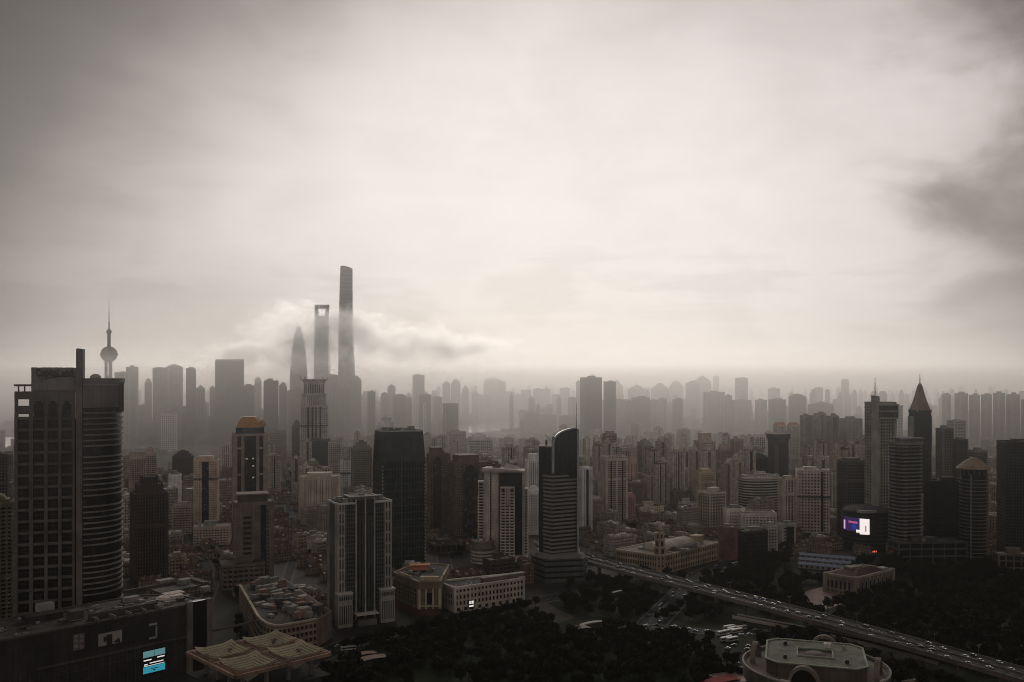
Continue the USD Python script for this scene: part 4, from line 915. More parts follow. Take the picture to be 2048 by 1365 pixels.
# ================================================================ lower buildings of the foreground
def windows_on(t, a, b, z0, z1, n, w, floors, depth=.5, m=None, name='window', out=.12, arch=False):
    """A row of windows on the face from a to b (the outside is to the right of a->b)."""
    a, b = np.array(a), np.array(b); L = np.linalg.norm(b - a); d = (b - a) / L; nn = np.array([d[1], -d[0]]); fh = (z1 - z0) / floors
    for k in range(floors):
        for i in range(n):
            q = a + d * L * (i + .5) / n - nn * (depth / 2 - out)
            MB().obox(q[0], q[1], z0 + k * fh + fh * .18, z0 + k * fh + fh * .82, w, depth, math.atan2(d[1], d[0])).build(name, m or GLASSB, t)

def piers_between(t, a, b, z0, z1, n, w, out, m, name='pilaster'):
    a, b = np.array(a), np.array(b); L = np.linalg.norm(b - a); d = (b - a) / L; nn = np.array([d[1], -d[0]])
    for i in range(n + 1):
        q = a + d * np.clip(L * i / n, w / 2, L - w / 2) + nn * (out / 2 - .2)
        MB().obox(q[0], q[1], z0, z1, w, out + .4, math.atan2(d[1], d[0])).build(name, m, t)

def wedge_building():
    m = wall((.22, .18, .135)); cr = wall((.54, .45, .33)); t = thing('corner_building', 'wedge-shaped old stone building with pillared corner, cream cornices and orange roof hut', 'building', (0, 0, 0))
    z = 28.5; a = G(788, 1147, z); b = (X(838, 770), 770.); c = (X(880, 772), 772.); d = G(898, 1132, z); e = (d[0] - 22, d[1] + 8); f_ = (a[0] + 8, a[1] + 22)
    plan = [a, b, c, d, e, f_]; cen = np.mean(plan, 0); FOOT.append((*cen, 42))
    MB().prism(plan, 6, z).build('body', m, t); MB().prism(offset(plan, .25), 0, 6).build('ground_floor', wall((.13, .06, .05)), t)
    MB().prism(offset(plan, .9), z - 5.4, z - 4.2).build('cornice', m, t); MB().ring(offset(plan, .9), offset(plan, -1.2), z, z + 1.2).build('cornice', wall((.3, .24, .17)), t)
    MB().prism(offset(plan, -1.1), z, z + .3).build('roof_deck', ROOF, t)
    windows_on(t, a, b, 8, z - 6, 11, 1.7, 4); windows_on(t, c, d, 8, z - 6, 13, 1.7, 4); piers_between(t, a, b, 6, z - 5.4, 11, .9, .5, m); piers_between(t, c, d, 6, z - 5.4, 13, .9, .5, m)
    windows_on(t, b, c, 7, z - 6, 1, 5.2, 1); piers_between(t, b, c, 6, z - 5.4, 3, 1.4, 1.6, cr); 
    for u in (b, c): MB().lathe([(0, 6), (1.3, 6), (1.3, z - 5.4), (0, z - 5.4)], 12, u).build('column', cr, t)
    bl = np.array(b) * .5 + np.array(c) * .5
    MB().obox(bl[0], bl[1] + 3.5, z + 1.2, z + 4.4, 16, 5).build('corner_attic', cr, t); MB().obox(bl[0], bl[1] - 1.1, 8, 9, 18, 1.6).build('corner_balcony', cr, t)
    A, B = np.array(c), np.array(d); q = A + (B - A) * .42; dd = (B - A) / np.linalg.norm(B - A)
    MB().obox(q[0] + .6, q[1], z + 1.2, z + 2.6, 20, 1.5, math.atan2(dd[1], dd[0])).build('pale_attic', wall((.62, .5, .3)), t)
    A, B = np.array(a), np.array(b); q = A + (B - A) * .45; dd = (B - A) / np.linalg.norm(B - A)
    MB().obox(q[0], q[1] + .4, z + 1.2, z + 3.2, 22, 1.5, math.atan2(dd[1], dd[0])).build('pale_attic', wall((.5, .4, .3)), t)
    MB().obox(cen[0] - 3, cen[1] + 9, z + .3, z + 5.5, 18, 8, .12).build('roof_hut', wall((.62, .3, .15)), t)
    MB().add([(cen[0] - 12, cen[1] + 4.8, z + 5.2), (cen[0] + 6, cen[1] + 6.6, z + 5.2), (cen[0] + 4, cen[1] - 1, z + 2.2), (cen[0] - 12, cen[1] - 2, z + 2.2)], [(0, 3, 2, 1)]).build('orange_awning', plain('orange_sheet', (.3, .07, .03), .7), t)
    r = np.random.RandomState(5)
    for i in range(14): q = cen + r.uniform(-13, 13, 2); MB().obox(*q, z + .3, z + r.uniform(1, 3.2), r.uniform(1.5, 5), r.uniform(1.5, 4), r.rand()).build('roof_hut', PLANT if i % 2 else ROOF, t)
wedge_building()

def colonnade_building():
    m = wall((.60, .52, .43)); t = thing('long_building', 'long pale neoclassical building with even window rows by the dark park', 'building', (0, 0, 0)); z = 21.5
    a = np.array(G(910, 1177, z)); b = np.array(G(1047, 1157, z)); a2 = a + (-9, 13)
    dd = (b - a) / np.linalg.norm(b - a); n = np.array([-dd[1], dd[0]]); plan = [tuple(a2), tuple(a), tuple(b), tuple(b + n * 22), tuple(a2 + n * 16)]; FOOT.append((*np.mean(plan, 0), 40)); FOOT.append((*(b + n * 8), 18)); FOOT.append((*(a + n * 8), 18))
    MB().prism(plan, 0, z - 1.2).build('body', m, t)
    MB().ring(offset(plan, 1.1), offset(plan, -1.5), z - 1.4, z + .8).build('cornice', wall((.6, .54, .47)), t); MB().prism(offset(plan, -1.4), z - 1.2, z - .6).build('roof_deck', ROOF, t)
    MB().prism(offset(plan, .5), z - 5.6, z - 5).build('string_course', m, t); MB().prism(offset(plan, .35), 4.4, 5.).build('string_course', m, t)
    windows_on(t, a, b, z - 4.8, z - 1.2, 19, 1.6, 1); windows_on(t, a, b, 5.4, z - 5.8, 19, 1.7, 2); windows_on(t, a, b, .4, 4.6, 10, 3., 1, name='shop_window')
    windows_on(t, a2, a, 5.4, z - 5.8, 4, 1.4, 2); piers_between(t, a, b, 5, z - 5.6, 19, .7, .45, m)
    for q in (a, a + dd * 15, b): MB().obox(*q, 0, z + 1.6, 1.8, 1.8, math.atan2(dd[1], dd[0])).build('corner_pier', wall((.66, .6, .52)), t)
    q = a + dd * 55 + n * 9; MB().obox(*q, z, z + 3.2, 44, 5, math.atan2(dd[1], dd[0])).build('roof_storey', wall((.25, .19, .17)), t); MB().obox(*(q - n * .5), z + 3.2, z + 3.8, 46, 5, math.atan2(dd[1], dd[0])).build('roof_slab', ROOF_PALE, t)
    for k in range(5): q = a + dd * (3 + k * 5) + n * 3; MB().lathe([(1.1, z), (1.2, z + 1.2), (.7, z + 2.2), (0, z + 2.5)], 10, q).build('roof_urn', ROOF_PALE, t)
    q = a + dd * 16 - n * .9
    sb = thing('lit_sign', 'white lit sign board at the corner of the long pale building', 'sign', (q[0], q[1] - 1.2, 2), math.degrees(math.atan2(dd[1], dd[0])))
    MB().box(-2.5, 2.5, 0, .4, 0, 7).build('sign_board', plain('black', (.01, .01, .01), .5), sb)
    wg = glow('sign_white', (1., .96, .9), .8)
    MB().box(-2.3, 2.3, -.15, 0, 4.4, 4.9).box(-2.3, -1.7, -.15, 0, 4.9, 6.4).box(-1.1, -.5, -.15, 0, 4.9, 6.4).box(-2.3, 2.3, -.15, 0, 6.4, 6.8).box(.3, 2.3, -.15, 0, 4.9, 6.4).build('lit_strokes', wg, sb)
    MB().box(-2.3, 2.3, -.15, 0, 1.8, 3.2).build('lit_bar', wg, sb)
colonnade_building()

def market_building():
    m = wall((.44, .35, .25)); dk = wall((.3, .22, .17)); t = thing('market_building', 'large old market building with arcaded fronts, vaulted hall roof and corner turret', 'building', (0, 0, 0)); z = 19.
    c = np.array(G(1322, 1112, z)); l = np.array(G(1232, 1100, z)); r = np.array(G(1436, 1086, z)); bk = l + r - c
    plan = [tuple(l), tuple(c + (-4, 1)), tuple(c + (4, 1)), tuple(r), tuple(bk)]
    for q in (c, l, r, bk, (l + r) / 2, (c + r) / 2, (c + l) / 2): FOOT.append((*q, 32))
    MB().prism(plan, 0, z).build('body', m, t); MB().ring(offset(plan, .8), offset(plan, -1), z - .6, z + .9).build('cornice', wall((.48, .4, .3)), t); MB().prism(offset(plan, -1), z, z + .3).build('roof_deck', wall((.22, .19, .165)), t)
    MB().prism(offset(plan, .4), 5.6, 6.3).build('string_course', m, t); MB().prism(offset(plan, .4), 11.8, 12.4).build('string_course', m, t)
    for a, b, n in ((l, c + (-4, 1), 17), (c + (4, 1), r, 22)):
        windows_on(t, a, b, 6.2, 12, n, 2.1, 1); windows_on(t, a, b, 12.4, 18.2, n, 2.1, 1); windows_on(t, a, b, 0, 5.6, n, 2.6, 1, name='arcade_opening'); piers_between(t, a, b, 0, z - .6, n, 1.1, .7, m)
    windows_on(t, c + (-4, 1), c + (4, 1), 6, 18, 2, 1.6, 3)
    # turret
    tz = Zat(1056, 955); cc = c + (0, 7); lev = np.linspace(z, tz, 6)
    for i, (w, z0, z1) in enumerate(((9, z, z + 8), (7.2, z + 8, z + 16), (5.6, z + 16, z + 23), (3.8, z + 23, z + 28))):
        MB().obox(*cc, z0, z1 - .7, w, w, .5).build('turret_stage', m, t); MB().obox(*cc, z1 - .7, z1, w + 1, w + 1, .5).build('turret_cornice', wall((.48, .4, .3)), t)
        for k in range(4): q = .5 + k * math.pi / 2; MB().obox(cc[0] + math.cos(q) * w / 2, cc[1] + math.sin(q) * w / 2, z0 + 1.4, z1 - 2, .5, w * .36, q).build('turret_window', GLASSB, t)
    MB().lathe([(1.9, z + 28), (1.7, z + 30.5), (.4, z + 33), (.1, z + 38)], 10, cc).build('turret_spire', wall((.48, .42, .34)), t)
    # vaulted hall roofs
    dd = (r - c) / np.linalg.norm(r - c); nn = np.array([-dd[1], dd[0]]); ang = math.atan2(dd[1], dd[0])
    def vault(o, L, R, mm, nm):
        q = np.linspace(0, math.pi, 11); v, f = [], []
        for s in (-L / 2, L / 2):
            for a in q: p = o + dd * s + nn * R * math.cos(a); v.append((*p, z + .3 + R * .6 * math.sin(a)))
        k = len(q); f = [(i, i + 1, k + i + 1) for i in range(k - 1)] + [(i, k + i + 1, k + i) for i in range(k - 1)] + [(0, i + 1, i) for i in range(1, k - 1)] + [(k, k + i, k + i + 1) for i in range(1, k - 1)]
        MB().add(v, f).build(nm, mm, t)
        rb = MB()
        for s in np.arange(-L / 2 + 3, L / 2, 5): rb.tube([(*(o + dd * s + nn * (R + .1) * math.cos(a)), z + .35 + (R + .1) * .6 * math.sin(a)) for a in q], .25, 4)
        rb.build('vault_ribs', wall((.2, .18, .16)), t, kind='stuff')
    ce = (l + r) / 2
    vault(ce - nn * 2 - dd * 2, 62, 13, wall((.72, .66, .58)), 'vaulted_roof'); vault(ce - nn * 22 - dd * 0, 40, 7, wall((.12, .115, .11)), 'glazed_roof')
    q = r + nn * 16 - dd * 18; MB().obox(*q, z, z + 8, 12, 9, ang).obox(*q, z + 8, z + 9, 14, 11, ang).build('roof_pavilion', m, t)
    rr = np.random.RandomState(11)
    for i in range(46):
        p = c + dd * rr.uniform(4, 78) + nn * rr.uniform(4, 60) - 0
        p = ce + dd * rr.uniform(-36, 42) + nn * rr.uniform(-34, 26); MB().obox(*p, z + .3, z + rr.uniform(1.2, 3.6), rr.uniform(2, 8), rr.uniform(2, 5), ang).build('roof_hut', (ROOF_PALE, wall((.3, .2, .17)), PLANT)[i % 3], t)
market_building()

def art_museum():
    m = wall((.27, .23, .185)); t = thing('museum', 'neoclassical museum with pilastered wings and dark tiled hip roof among the park trees', 'building', (0, 0, 0)); z = 17
    c = np.array(G(1712, 1158, z)); l = np.array(G(1652, 1148, z)); r = np.array(G(1784, 1140, z)); bk = l + r - c; plan = [tuple(l), tuple(c), tuple(r), tuple(bk)]
    for q in (c, l, r, bk, (l + r) / 2): FOOT.append((*q, 24))
    MB().prism(plan, 0, z).build('body', m, t); MB().ring(offset(plan, 1.2), offset(plan, -.8), z - 1, z + 1.2).build('cornice', wall((.33, .29, .24)), t)
    ce = np.mean(plan, 0); q0 = [tuple(np.array(p) * .9 + ce * .1) for p in plan]; q1 = [tuple(np.array(p) * .35 + ce * .65) for p in plan]
    MB().frustum(q0, z + .2, q1, z + 5).build('hip_roof', wall((.09, .06, .055)), t)
    for a, b, n in ((l, c, 7), (c, r, 9)): windows_on(t, a, b, 3, z - 3, n, 2., 1, m=GLASSB); piers_between(t, a, b, 1, z - 1, n, 1.2, .9, m); windows_on(t, a, b, .3, 3, n, 1.6, 1)
    MB().prism(offset(plan, .7), 0, 1.2).build('plinth', m, t)
    MB().obox(*(l * .6 + r * .4), z + 1, z + 6, 16, 8, .5).build('roof_attic', m, t); MB().obox(*(r * .7 + ce * .3), z + 1.2, z + 3, 9, 6, .6).build('roof_hut', ROOF_PALE, t)
    for q in (l, c, r): MB().obox(*q, 0, z + 1.6, 4, 4, .6).build('corner_pavilion', m, t)
art_museum()

def round_museum():
    D = 566; z1 = 22.; c = (X(1630, D), D); t = thing('museum', 'round drum museum with four arched handles and square green roof, bottom right', 'building', (*c, 0)); FOOT.append((*c, 58))
    st = wall((.16, .135, .11)); R = 44.
    MB().lathe([(0, 0), (R - 3, 0), (R - 3, 8), (R, 14), (R, z1), (R - 1.6, z1), (R - 1.6, z1 - 1), (0, z1 - 1)], 64).build('drum', st, t, smooth=30)
    MB().ring(circ(R + .5, 64), circ(R - .6, 64), z1, z1 + .9).build('rim', wall((.34, .29, .25)), t)
    for a in np.linspace(-2.7, -.4, 24): MB().obox((R + .1) * math.cos(a), (R + .1) * math.sin(a), 15, 20.6, .5, .5, a).build('drum_fin', st, t)
    for a0 in (-2.36, -1.92, -1.5, -.9, -.2): 
        q = [((R - .3) * math.cos(a), (R - .3) * math.sin(a)) for a in np.linspace(a0, a0 + .13, 5)]; MB().wallpath(q, .5, z1 + .9, z1 + 1.5).build('skylight_strip', wall((.55, .53, .5)), t)
    ro = wall((.14, .145, .11), var=.5, scale=.12); side = wall((.13, .105, .085)); w = 58.; a45 = math.radians(-17)
    rot = lambda p: [(x * math.cos(a45) - y * math.sin(a45), x * math.sin(a45) + y * math.cos(a45)) for x, y in p]
    sq = rot(oct_(w, w * .9, .13)); hole = rot(rect(20, 16)); z2 = 29.
    MB().prism(sq, z1 - 1, z2 - .2).build('roof_base', side, t)
    outer = rot(rect(w * .98, w * .9)); 
    MB().ring(rot(oct_(w + 1.4, w * .9 + 1.4, .13)), rot([(x, y) for x, y in oct_(20, 16, .02)]), z2 - .2, z2 + .5).build('green_roof', ro, t)
    MB().ring(rot(oct_(w + 1.9, w * .9 + 1.9, .13)), rot(oct_(w - .6, w * .9 - .6, .13)), z2 + .5, z2 + 1.1).build('roof_kerb', wall((.3, .31, .24)), t)
    MB().ring(rot(rect(22, 18)), rot(rect(20.4, 16.4)), z2 + .5, z2 + 1.3).build('court_kerb', wall((.3, .31, .24)), t)
    MB().lathe([(6.5, z2 - .6), (6, z2 + .3), (4, z2 + 1.2), (0, z2 + 1.7)], 20).build('court_dome', wall((.2, .16, .16)), t)
    MB().prism(rot(rect(20, 16)), z2 - .7, z2 - .5).build('court_floor', plain('black', (.01, .01, .01), .5), t)
    gap = MB()
    for u in (-.5, .5):
        for v_ in (-.5, .5):
            q = rot([(u * w * .62, v_ * w * .52)])[0]; MB().lathe([(1.2, z2 + .5), (1.2, z2 + 2), (.6, z2 + 2.6), (0, z2 + 2.7)], 10, q).build('roof_vent', plain('black', (.01, .01, .01), .5) if u < 0 or v_ < 0 else ROOF_PALE, t)
    q = rot([(8, 15)])[0]; MB().lathe([(1.9, z2 + .5), (1.9, z2 + 3.2), (2.4, z2 + 3.3), (0, z2 + 4)], 14, q).build('white_vent', wall((.72, .7, .62)), t)
    # four arched handles on the diagonals
    for k, a in enumerate((math.radians(152), math.radians(62), math.radians(-28), math.radians(-118))):
        a += math.radians(0); px, py = (R - 7) * math.cos(a), (R - 7) * math.sin(a); tx, ty = -math.sin(a), math.cos(a); th = np.linspace(0, math.pi, 16); ri, re = 7.6, 9.4; v, f = [], []
        for q in th:
            for rr_, dn in ((re, -1.6), (re, 1.6), (ri, 1.6), (ri, -1.6)):
                s = rr_ * math.cos(q); v.append((px + tx * s + math.cos(a) * dn, py + ty * s + math.sin(a) * dn, z1 - 1.5 + rr_ * 1.22 * math.sin(q)))
        for i in range(len(th) - 1):
            for j in range(4): f += [(i * 4 + j, i * 4 + (j + 1) % 4, (i + 1) * 4 + (j + 1) % 4), (i * 4 + j, (i + 1) * 4 + (j + 1) % 4, (i + 1) * 4 + j)]
        MB().add(v, f).build('arched_handle', wall((.22, .18, .15)), t)
        if k == 3:
            v = [(px + tx * ri * math.cos(q), py + ty * ri * math.cos(q), z1 - 1.5 + ri * 1.22 * math.sin(q)) for q in th]; MB().add(v, [(0, i, i + 1) for i in range(1, len(v) - 1)] + [(0, i + 1, i) for i in range(1, len(v) - 1)]).build('arch_glass', plain('black', (.01, .01, .01), .5), t)
    for px0, py0, w_, d_, l in ((1470, 1356, 26, 20, 'pale paved forecourt block left of the round museum'), (1786, 1352, 12, 26, 'pale paved forecourt block right of the round museum')):
        x_, y_ = G(px0, py0, 4); b = thing('forecourt', l, 'building', (x_, y_, 0), 25); MB().box(-w_ / 2, w_ / 2, -d_ / 2, d_ / 2, 0, 4).build('platform', wall((.46, .38, .33)), b); MB().ring(rect(w_ + .8, d_ + .8), rect(w_ - .4, d_ - .4), 4, 4.8).build('parapet', wall((.36, .3, .27)), b)
round_museum()

def exhibition_hall():
    """Four flower-like white louvred roofs in a lattice frame."""
    z = 40.; c = (-150, 533); t = thing('exhibition_hall', 'hall under a brown lattice roof with four pale louvred canopies, bottom left', 'building', (*c, 0), 44); FOOT.append((*c, 48))
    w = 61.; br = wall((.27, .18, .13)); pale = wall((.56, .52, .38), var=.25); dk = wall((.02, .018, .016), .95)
    MB().box(-24, 24, -24, 24, 0, z - 14).build('hall', wall((.1, .09, .085)), t)
    for x in (-22, -7, 7, 22):
        for y in (-22, -7, 7, 22):
            if max(abs(x), abs(y)) > 10: MB().box(x - .9, x + .9, y - .9, y + .9, 0, z - 1).build('column', wall((.2, .18, .16)), t)
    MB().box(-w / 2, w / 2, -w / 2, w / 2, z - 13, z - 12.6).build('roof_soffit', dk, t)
    for k in range(4): MB().obox(*[((0, -w / 2), (w / 2, 0), (0, w / 2), (-w / 2, 0))[k][j] for j in (0, 1)], z - 1.6, z + .3, w + 1, 1., k % 2 * math.pi / 2).build('edge_beam', br, t)
    s = w / 4; q = s - 3.4
    for cx in (-s, s):
        for cy in (-s, s):
            # louvred canopy: four sagging faces that rise to a peak behind the middle, slat by slat
            for k in range(4):
                a = k * math.pi / 2
                for i in range(11):
                    lv = MB(); r0, r1 = q * (1 - i / 11.), q * (1 - (i + .68) / 11.); f = lambda r: z + 1. - 11. * (1 - r / q)
                    lift = lambda x, y: 2.2 * (abs(x) * abs(y) / q ** 2) ** 2
                    for u0, u1 in ((-1, -.5), (-.5, .5), (.5, 1)):
                      P = [(r0 * u0, -r0, f(r0) + lift(r0 * u0, r0)), (r0 * u1, -r0, f(r0) + lift(r0 * u1, r0)), (r1 * u1, -r1, f(r1) + lift(r1 * u1, r1)), (r1 * u0, -r1, f(r1) + lift(r1 * u0, r1))]
                      P = [(cx + x * math.cos(a) - y * math.sin(a), cy + x * math.sin(a) + y * math.cos(a), zz) for x, y, zz in P]
                      lv.add(P + [(x, y, zz - .25) for x, y, zz in P], [[0, 1, 2, 3], [7, 6, 5, 4], [0, 4, 5, 1], [1, 5, 6, 2], [2, 6, 7, 3], [3, 7, 4, 0]])
                    lv.build('louvre', pale, t)
            for e in (-1, 1):
                MB().box(cx - s + .6, cx + s - .6, cy + e * (q + .5) - .4, cy + e * (q + .5) + .4, z - 1, z + .7).build('frame_beam', br, t); MB().box(cx + e * (q + .5) - .4, cx + e * (q + .5) + .4, cy - q, cy + q, z - 1, z + .7).build('frame_beam', br, t)
    bars = []
    for u in np.arange(-w / 2 + 1.4, w / 2, 1.75):
        for v0, v1 in ((-w / 2, -w / 2 + 2.9), (-2.9, 2.9), (w / 2 - 2.9, w / 2)):
            bars.append((u - .22, u + .22, v0, v1)); bars.append((v0, v1, u - .22, u + .22))
    for i, (a, b, e, f_) in enumerate(bars): MB().box(a, b, e, f_, z - .6 + .003 * (i % 2), z + .25 + .003 * (i % 2)).build('lattice_bar', br, t)
    for v in (-2.9, -1, 1, 2.9): MB().box(-w / 2, w / 2, v - .2, v + .2, z + .26, z + .5).build('lattice_rail', br, t); MB().box(v - .2, v + .2, -w / 2, w / 2, z + .505, z + .75).build('lattice_rail', br, t)
exhibition_hall()

def mall():
    """The dark podium with posters and a lit screen."""
    z = 46.; t = thing('shopping_centre', 'black shopping centre podium with posters and sloped roof bays, bottom left', 'building', (0, 0, 0)); dk = wall((.055, .05, .048)); md = wall((.1, .09, .083))
    a = np.array(G(60, 1272, z)); b = np.array(G(366, 1213, z)); dd = (b - a) / np.linalg.norm(b - a); n = np.array([-dd[1], dd[0]]); ang = math.atan2(dd[1], dd[0]); L = np.linalg.norm(b - a); out = -n
    a = a - dd * 30; L += 30
    c = b + dd * 17; plan = [tuple(a), tuple(c), tuple(c + n * 34 + dd * -4), tuple(c + n * 52 - dd * 26), tuple(a + n * 52)]; 
    for s in np.arange(0, L + 20, 18): FOOT.append((*(a + dd * s + n * 14), 30)); FOOT.append((*(a + dd * s + n * 40), 26))
    MB().prism(plan, 0, z).build('body', dk, t); MB().ring(offset(plan, .3), offset(plan, -1), z - .4, z + 1).build('parapet', md, t); MB().prism(offset(plan, -1), z, z + .2).build('roof_deck', ROOF, t)
    pt = lambda s, o: a + dd * s + out * o
    # which s and z a pixel of the front is
    def hit(px, py):
        k = (px - CX) / F; A = np.array([[dd[0], -k], [dd[1], -1.]]); s, y = np.linalg.solve(A, np.array([-a[0], -a[1]])); return s, CAM_H - (py - HY) * (-(-y)) / F
    def board(px0, px1, pyt, pyb, name, m, o=.5, dz=0.):
        s0, s1 = hit(px0, 1300)[0], hit(px1, 1300)[0]; yd0 = hit(px0, 1)[0]; D0 = (a + dd * s0)[1]; z1_, z0_ = CAM_H - (pyt - HY) * D0 / F, CAM_H - (pyb - HY) * D0 / F
        q = pt((s0 + s1) / 2, o); return MB().obox(q[0], q[1], z0_, z1_, s1 - s0, .5, ang).build(name, m, t)
    pw = wall((.42, .4, .38), var=.25); bk = plain('poster_black', (.02, .02, .02), .5)
    board(196, 243, 1269, 1294, 'poster', pw); board(212, 223, 1270, 1290, 'poster_figure', bk, .8); board(206, 211, 1274, 1284, 'poster_figure', bk, .8)
    for i in range(3):   # a mark of three leaning bars over a line
        s0 = hit(228 + i * 4.2, 1300)[0]; D0 = (a + dd * s0)[1]; zb = CAM_H - (1285 - HY) * D0 / F; hgt = (1.1, 2.1, 3.2)[i]; q = pt(s0, .75); q2 = pt(s0 + 1.1, .75); e = dd * (hgt * .5)
        P = [(*(q + e * 0), zb), (*q2, zb), (*(q2 - e * .6 + dd * .1), zb + hgt), (*(q - e * .6), zb + hgt)]; 
        MB().add(P + [(*(np.array(p[:2]) + out * .2), p[2]) for p in P], [[0, 1, 2, 3], [7, 6, 5, 4], [0, 4, 5, 1], [1, 5, 6, 2], [2, 6, 7, 3], [3, 7, 4, 0]]).build('poster_mark', bk, t)
    board(226, 240, 1288.5, 1290, 'poster_line', bk, .8)
    board(146, 168, 1270, 1302, 'poster', wall((.2, .18, .17)))
    for px_, py_ in ((147, 1271), (158, 1271), (147, 1279), (158, 1279), (147, 1291), (158, 1291)): board(px_ + 1, px_ + 8, py_, py_ + 6, 'poster_tile', wall((.34, .31, .29)), .8)
    board(250, 314, 1255, 1286, 'poster', bk, .5); board(297, 313, 1248, 1252, 'poster_frame', pw, .8); board(310, 313, 1252, 1275, 'poster_frame', pw, .8); board(297, 313, 1275, 1279, 'poster_frame', pw, .8)
    MB().obox(*pt(hit(318, 1300)[0], .3), z - 22, z - 20.5, L * 1.2, .6, ang).build('ledge', md, t)
    # sloped bays along the roof edge
    for px_ in (196, 230, 262, 292, 322): s = hit(px_, 1250)[0]; q = pt(s, -4); MB().obox(q[0], q[1], z + .2, z + 2.6, .7, 10, ang).build('roof_rib', wall((.2, .19, .18)), t)
    MB().obox(*pt(hit(260, 1250)[0], -9.5), z + .2, z + 4, 46, 1, ang).build('roof_upstand', md, t)
    for (px_, py_, w_, d_, h_, m_) in ((345, 1188, 14, 10, 1., wall((.6, .5, .45))), (352, 1197, 9, 6, 2.2, wall((.62, .53, .48))), (330, 1170, 12, 8, 4, PLANT), (368, 1172, 8, 6, 5, PLANT), (262, 1204, 10, 5, 3.5, wall((.3, .28, .27))), (300, 1178, 40, 2, 2, md), (395, 1165, 5, 26, 2, md), (90, 1222, 10, 6, 5, wall((.4, .38, .36))), (85, 1240, 22, 10, 4, dk), (150, 1240, 8, 8, 6, md), (410, 1182, 6, 5, 3, PLANT), (350, 1180, 30, 14, 1.4, md)):
        x_, y_ = G(px_, py_, z); MB().obox(x_, y_, z + .2, z + .2 + h_, w_, d_, ang).build('roof_unit', m_, t)
    MB().lathe([(8, z + .2), (8, z + 1), (6, z + 1.9), (0, z + 2.3)], 20, (G(335, 1198, z))).build('roof_disc', wall((.62, .53, .48)), t)
    rr = np.random.RandomState(17)
    for i in range(60):
        s, o = rr.uniform(4, L + 10), -rr.uniform(4, 44)
        q = pt(s, o); h_ = rr.uniform(.6, 2.6); w_, d_ = rr.uniform(1.2, 6), rr.uniform(1.2, 4)
        if i % 5 == 0: MB().lathe([(0, z + .2), (1.2, z + .2), (1.2, z + 1.4), (.8, z + 1.5), (0, z + 1.5)], 10, q).build('roof_fan', PLANT, t)
        elif i % 5 == 1: MB().tube([(*pt(s, o), z + .8), (*pt(s + rr.uniform(6, 16), o), z + .8)], .35, 6).build('roof_pipe', METAL, t)
        else: MB().obox(*q, z + .2, z + .2 + h_, w_, d_, ang).build('roof_unit', (PLANT, ROOF, md, wall((.3, .28, .27)))[i % 4], t)
    for s in np.arange(3, L + 14, 5.4): MB().obox(*pt(s, .08), 2, z - 23, .35, .5, ang).build('panel_joint', md, t)
    for zz in (z - 28, z - 35): MB().obox(*pt(L / 2 + 6, .1), zz, zz + .3, L + 14, .5, ang).build('panel_joint', md, t)
    # right-hand pillars and the black glass panel between them
    cg = plain('black_glass', (.006, .006, .007), .35, 0., .25)
    q = b + dd * 4 + out * 1.2; MB().obox(*q, 0, z + 2.5, 3.4, 4, ang).build('pillar', wall((.19, .17, .155)), t)
    q = b + dd * 11 + out * 1.; MB().obox(*q, 4, z + 2.2, 11, 3, ang).build('glass_panel', cg, t)
    q = b + dd * 18.2 + out * 1.2; MB().obox(*q, 0, z + 2.5, 4, 4, ang).build('pillar', wall((.19, .17, .155)), t)
    for k in range(14): q = c + dd * .4 + n * 3; MB().obox(*q, 2 + k * 3.2, 4.4 + k * 3.2, 1.4, 5, ang).build('corner_block', wall((.26, .24, .2)), t)
    # lit screen
    s0 = hit(284, 1320)[0]; s1 = hit(328, 1320)[0]; q = pt((s0 + s1) / 2, 1.5); Dm = q[1]
    sc = thing('lit_screen', 'bright turquoise lit advertising screen on the black shopping centre', 'screen', (q[0], q[1], CAM_H - (1344 - HY) * Dm / F), math.degrees(ang)); w = (s1 - s0); h = 44 * Dm / F
    MB().box(-w / 2 - .4, w / 2 + .4, 0, 1.2, -.4, h + .4).build('screen_case', plain('black', (.01, .01, .01), .5), sc)
    cy = glow('screen_turquoise', (.035, .30, .40), .8); pl = glow('screen_pale', (.16, .38, .40), .55); wt = glow('screen_white', (1., .95, .9), .8)
    MB().box(-w / 2, w / 2, -.12, 0, 0, h * .3).build('lower_panel', cy, sc); MB().box(-w / 2, -.15, -.12, 0, h * .72, h).box(.15, w / 2, -.12, 0, h * .72, h).build('upper_panel', pl, sc)
    MB().box(-w * .47, -w * .12, -.12, 0, h * .57, h * .62).box(w * .14, w * .47, -.12, 0, h * .61, h * .66).box(-w * .2, w * .42, -.12, 0, h * .42, h * .46).box(-w * .45, -w * .3, -.12, 0, h * .38, h * .43).box(-w * .46, w * .46, -.12, 0, h * .325, h * .345).build('lettering_line', wt, sc)
    MB().box(-w * .15, w * .2, -.22, -.12, h * .16, h * .19).box(-w * .05, w * .05, -.22, -.12, h * .08, h * .13).build('lettering_line', plain('screen_dark', (.02, .1, .14), .5), sc)
mall()

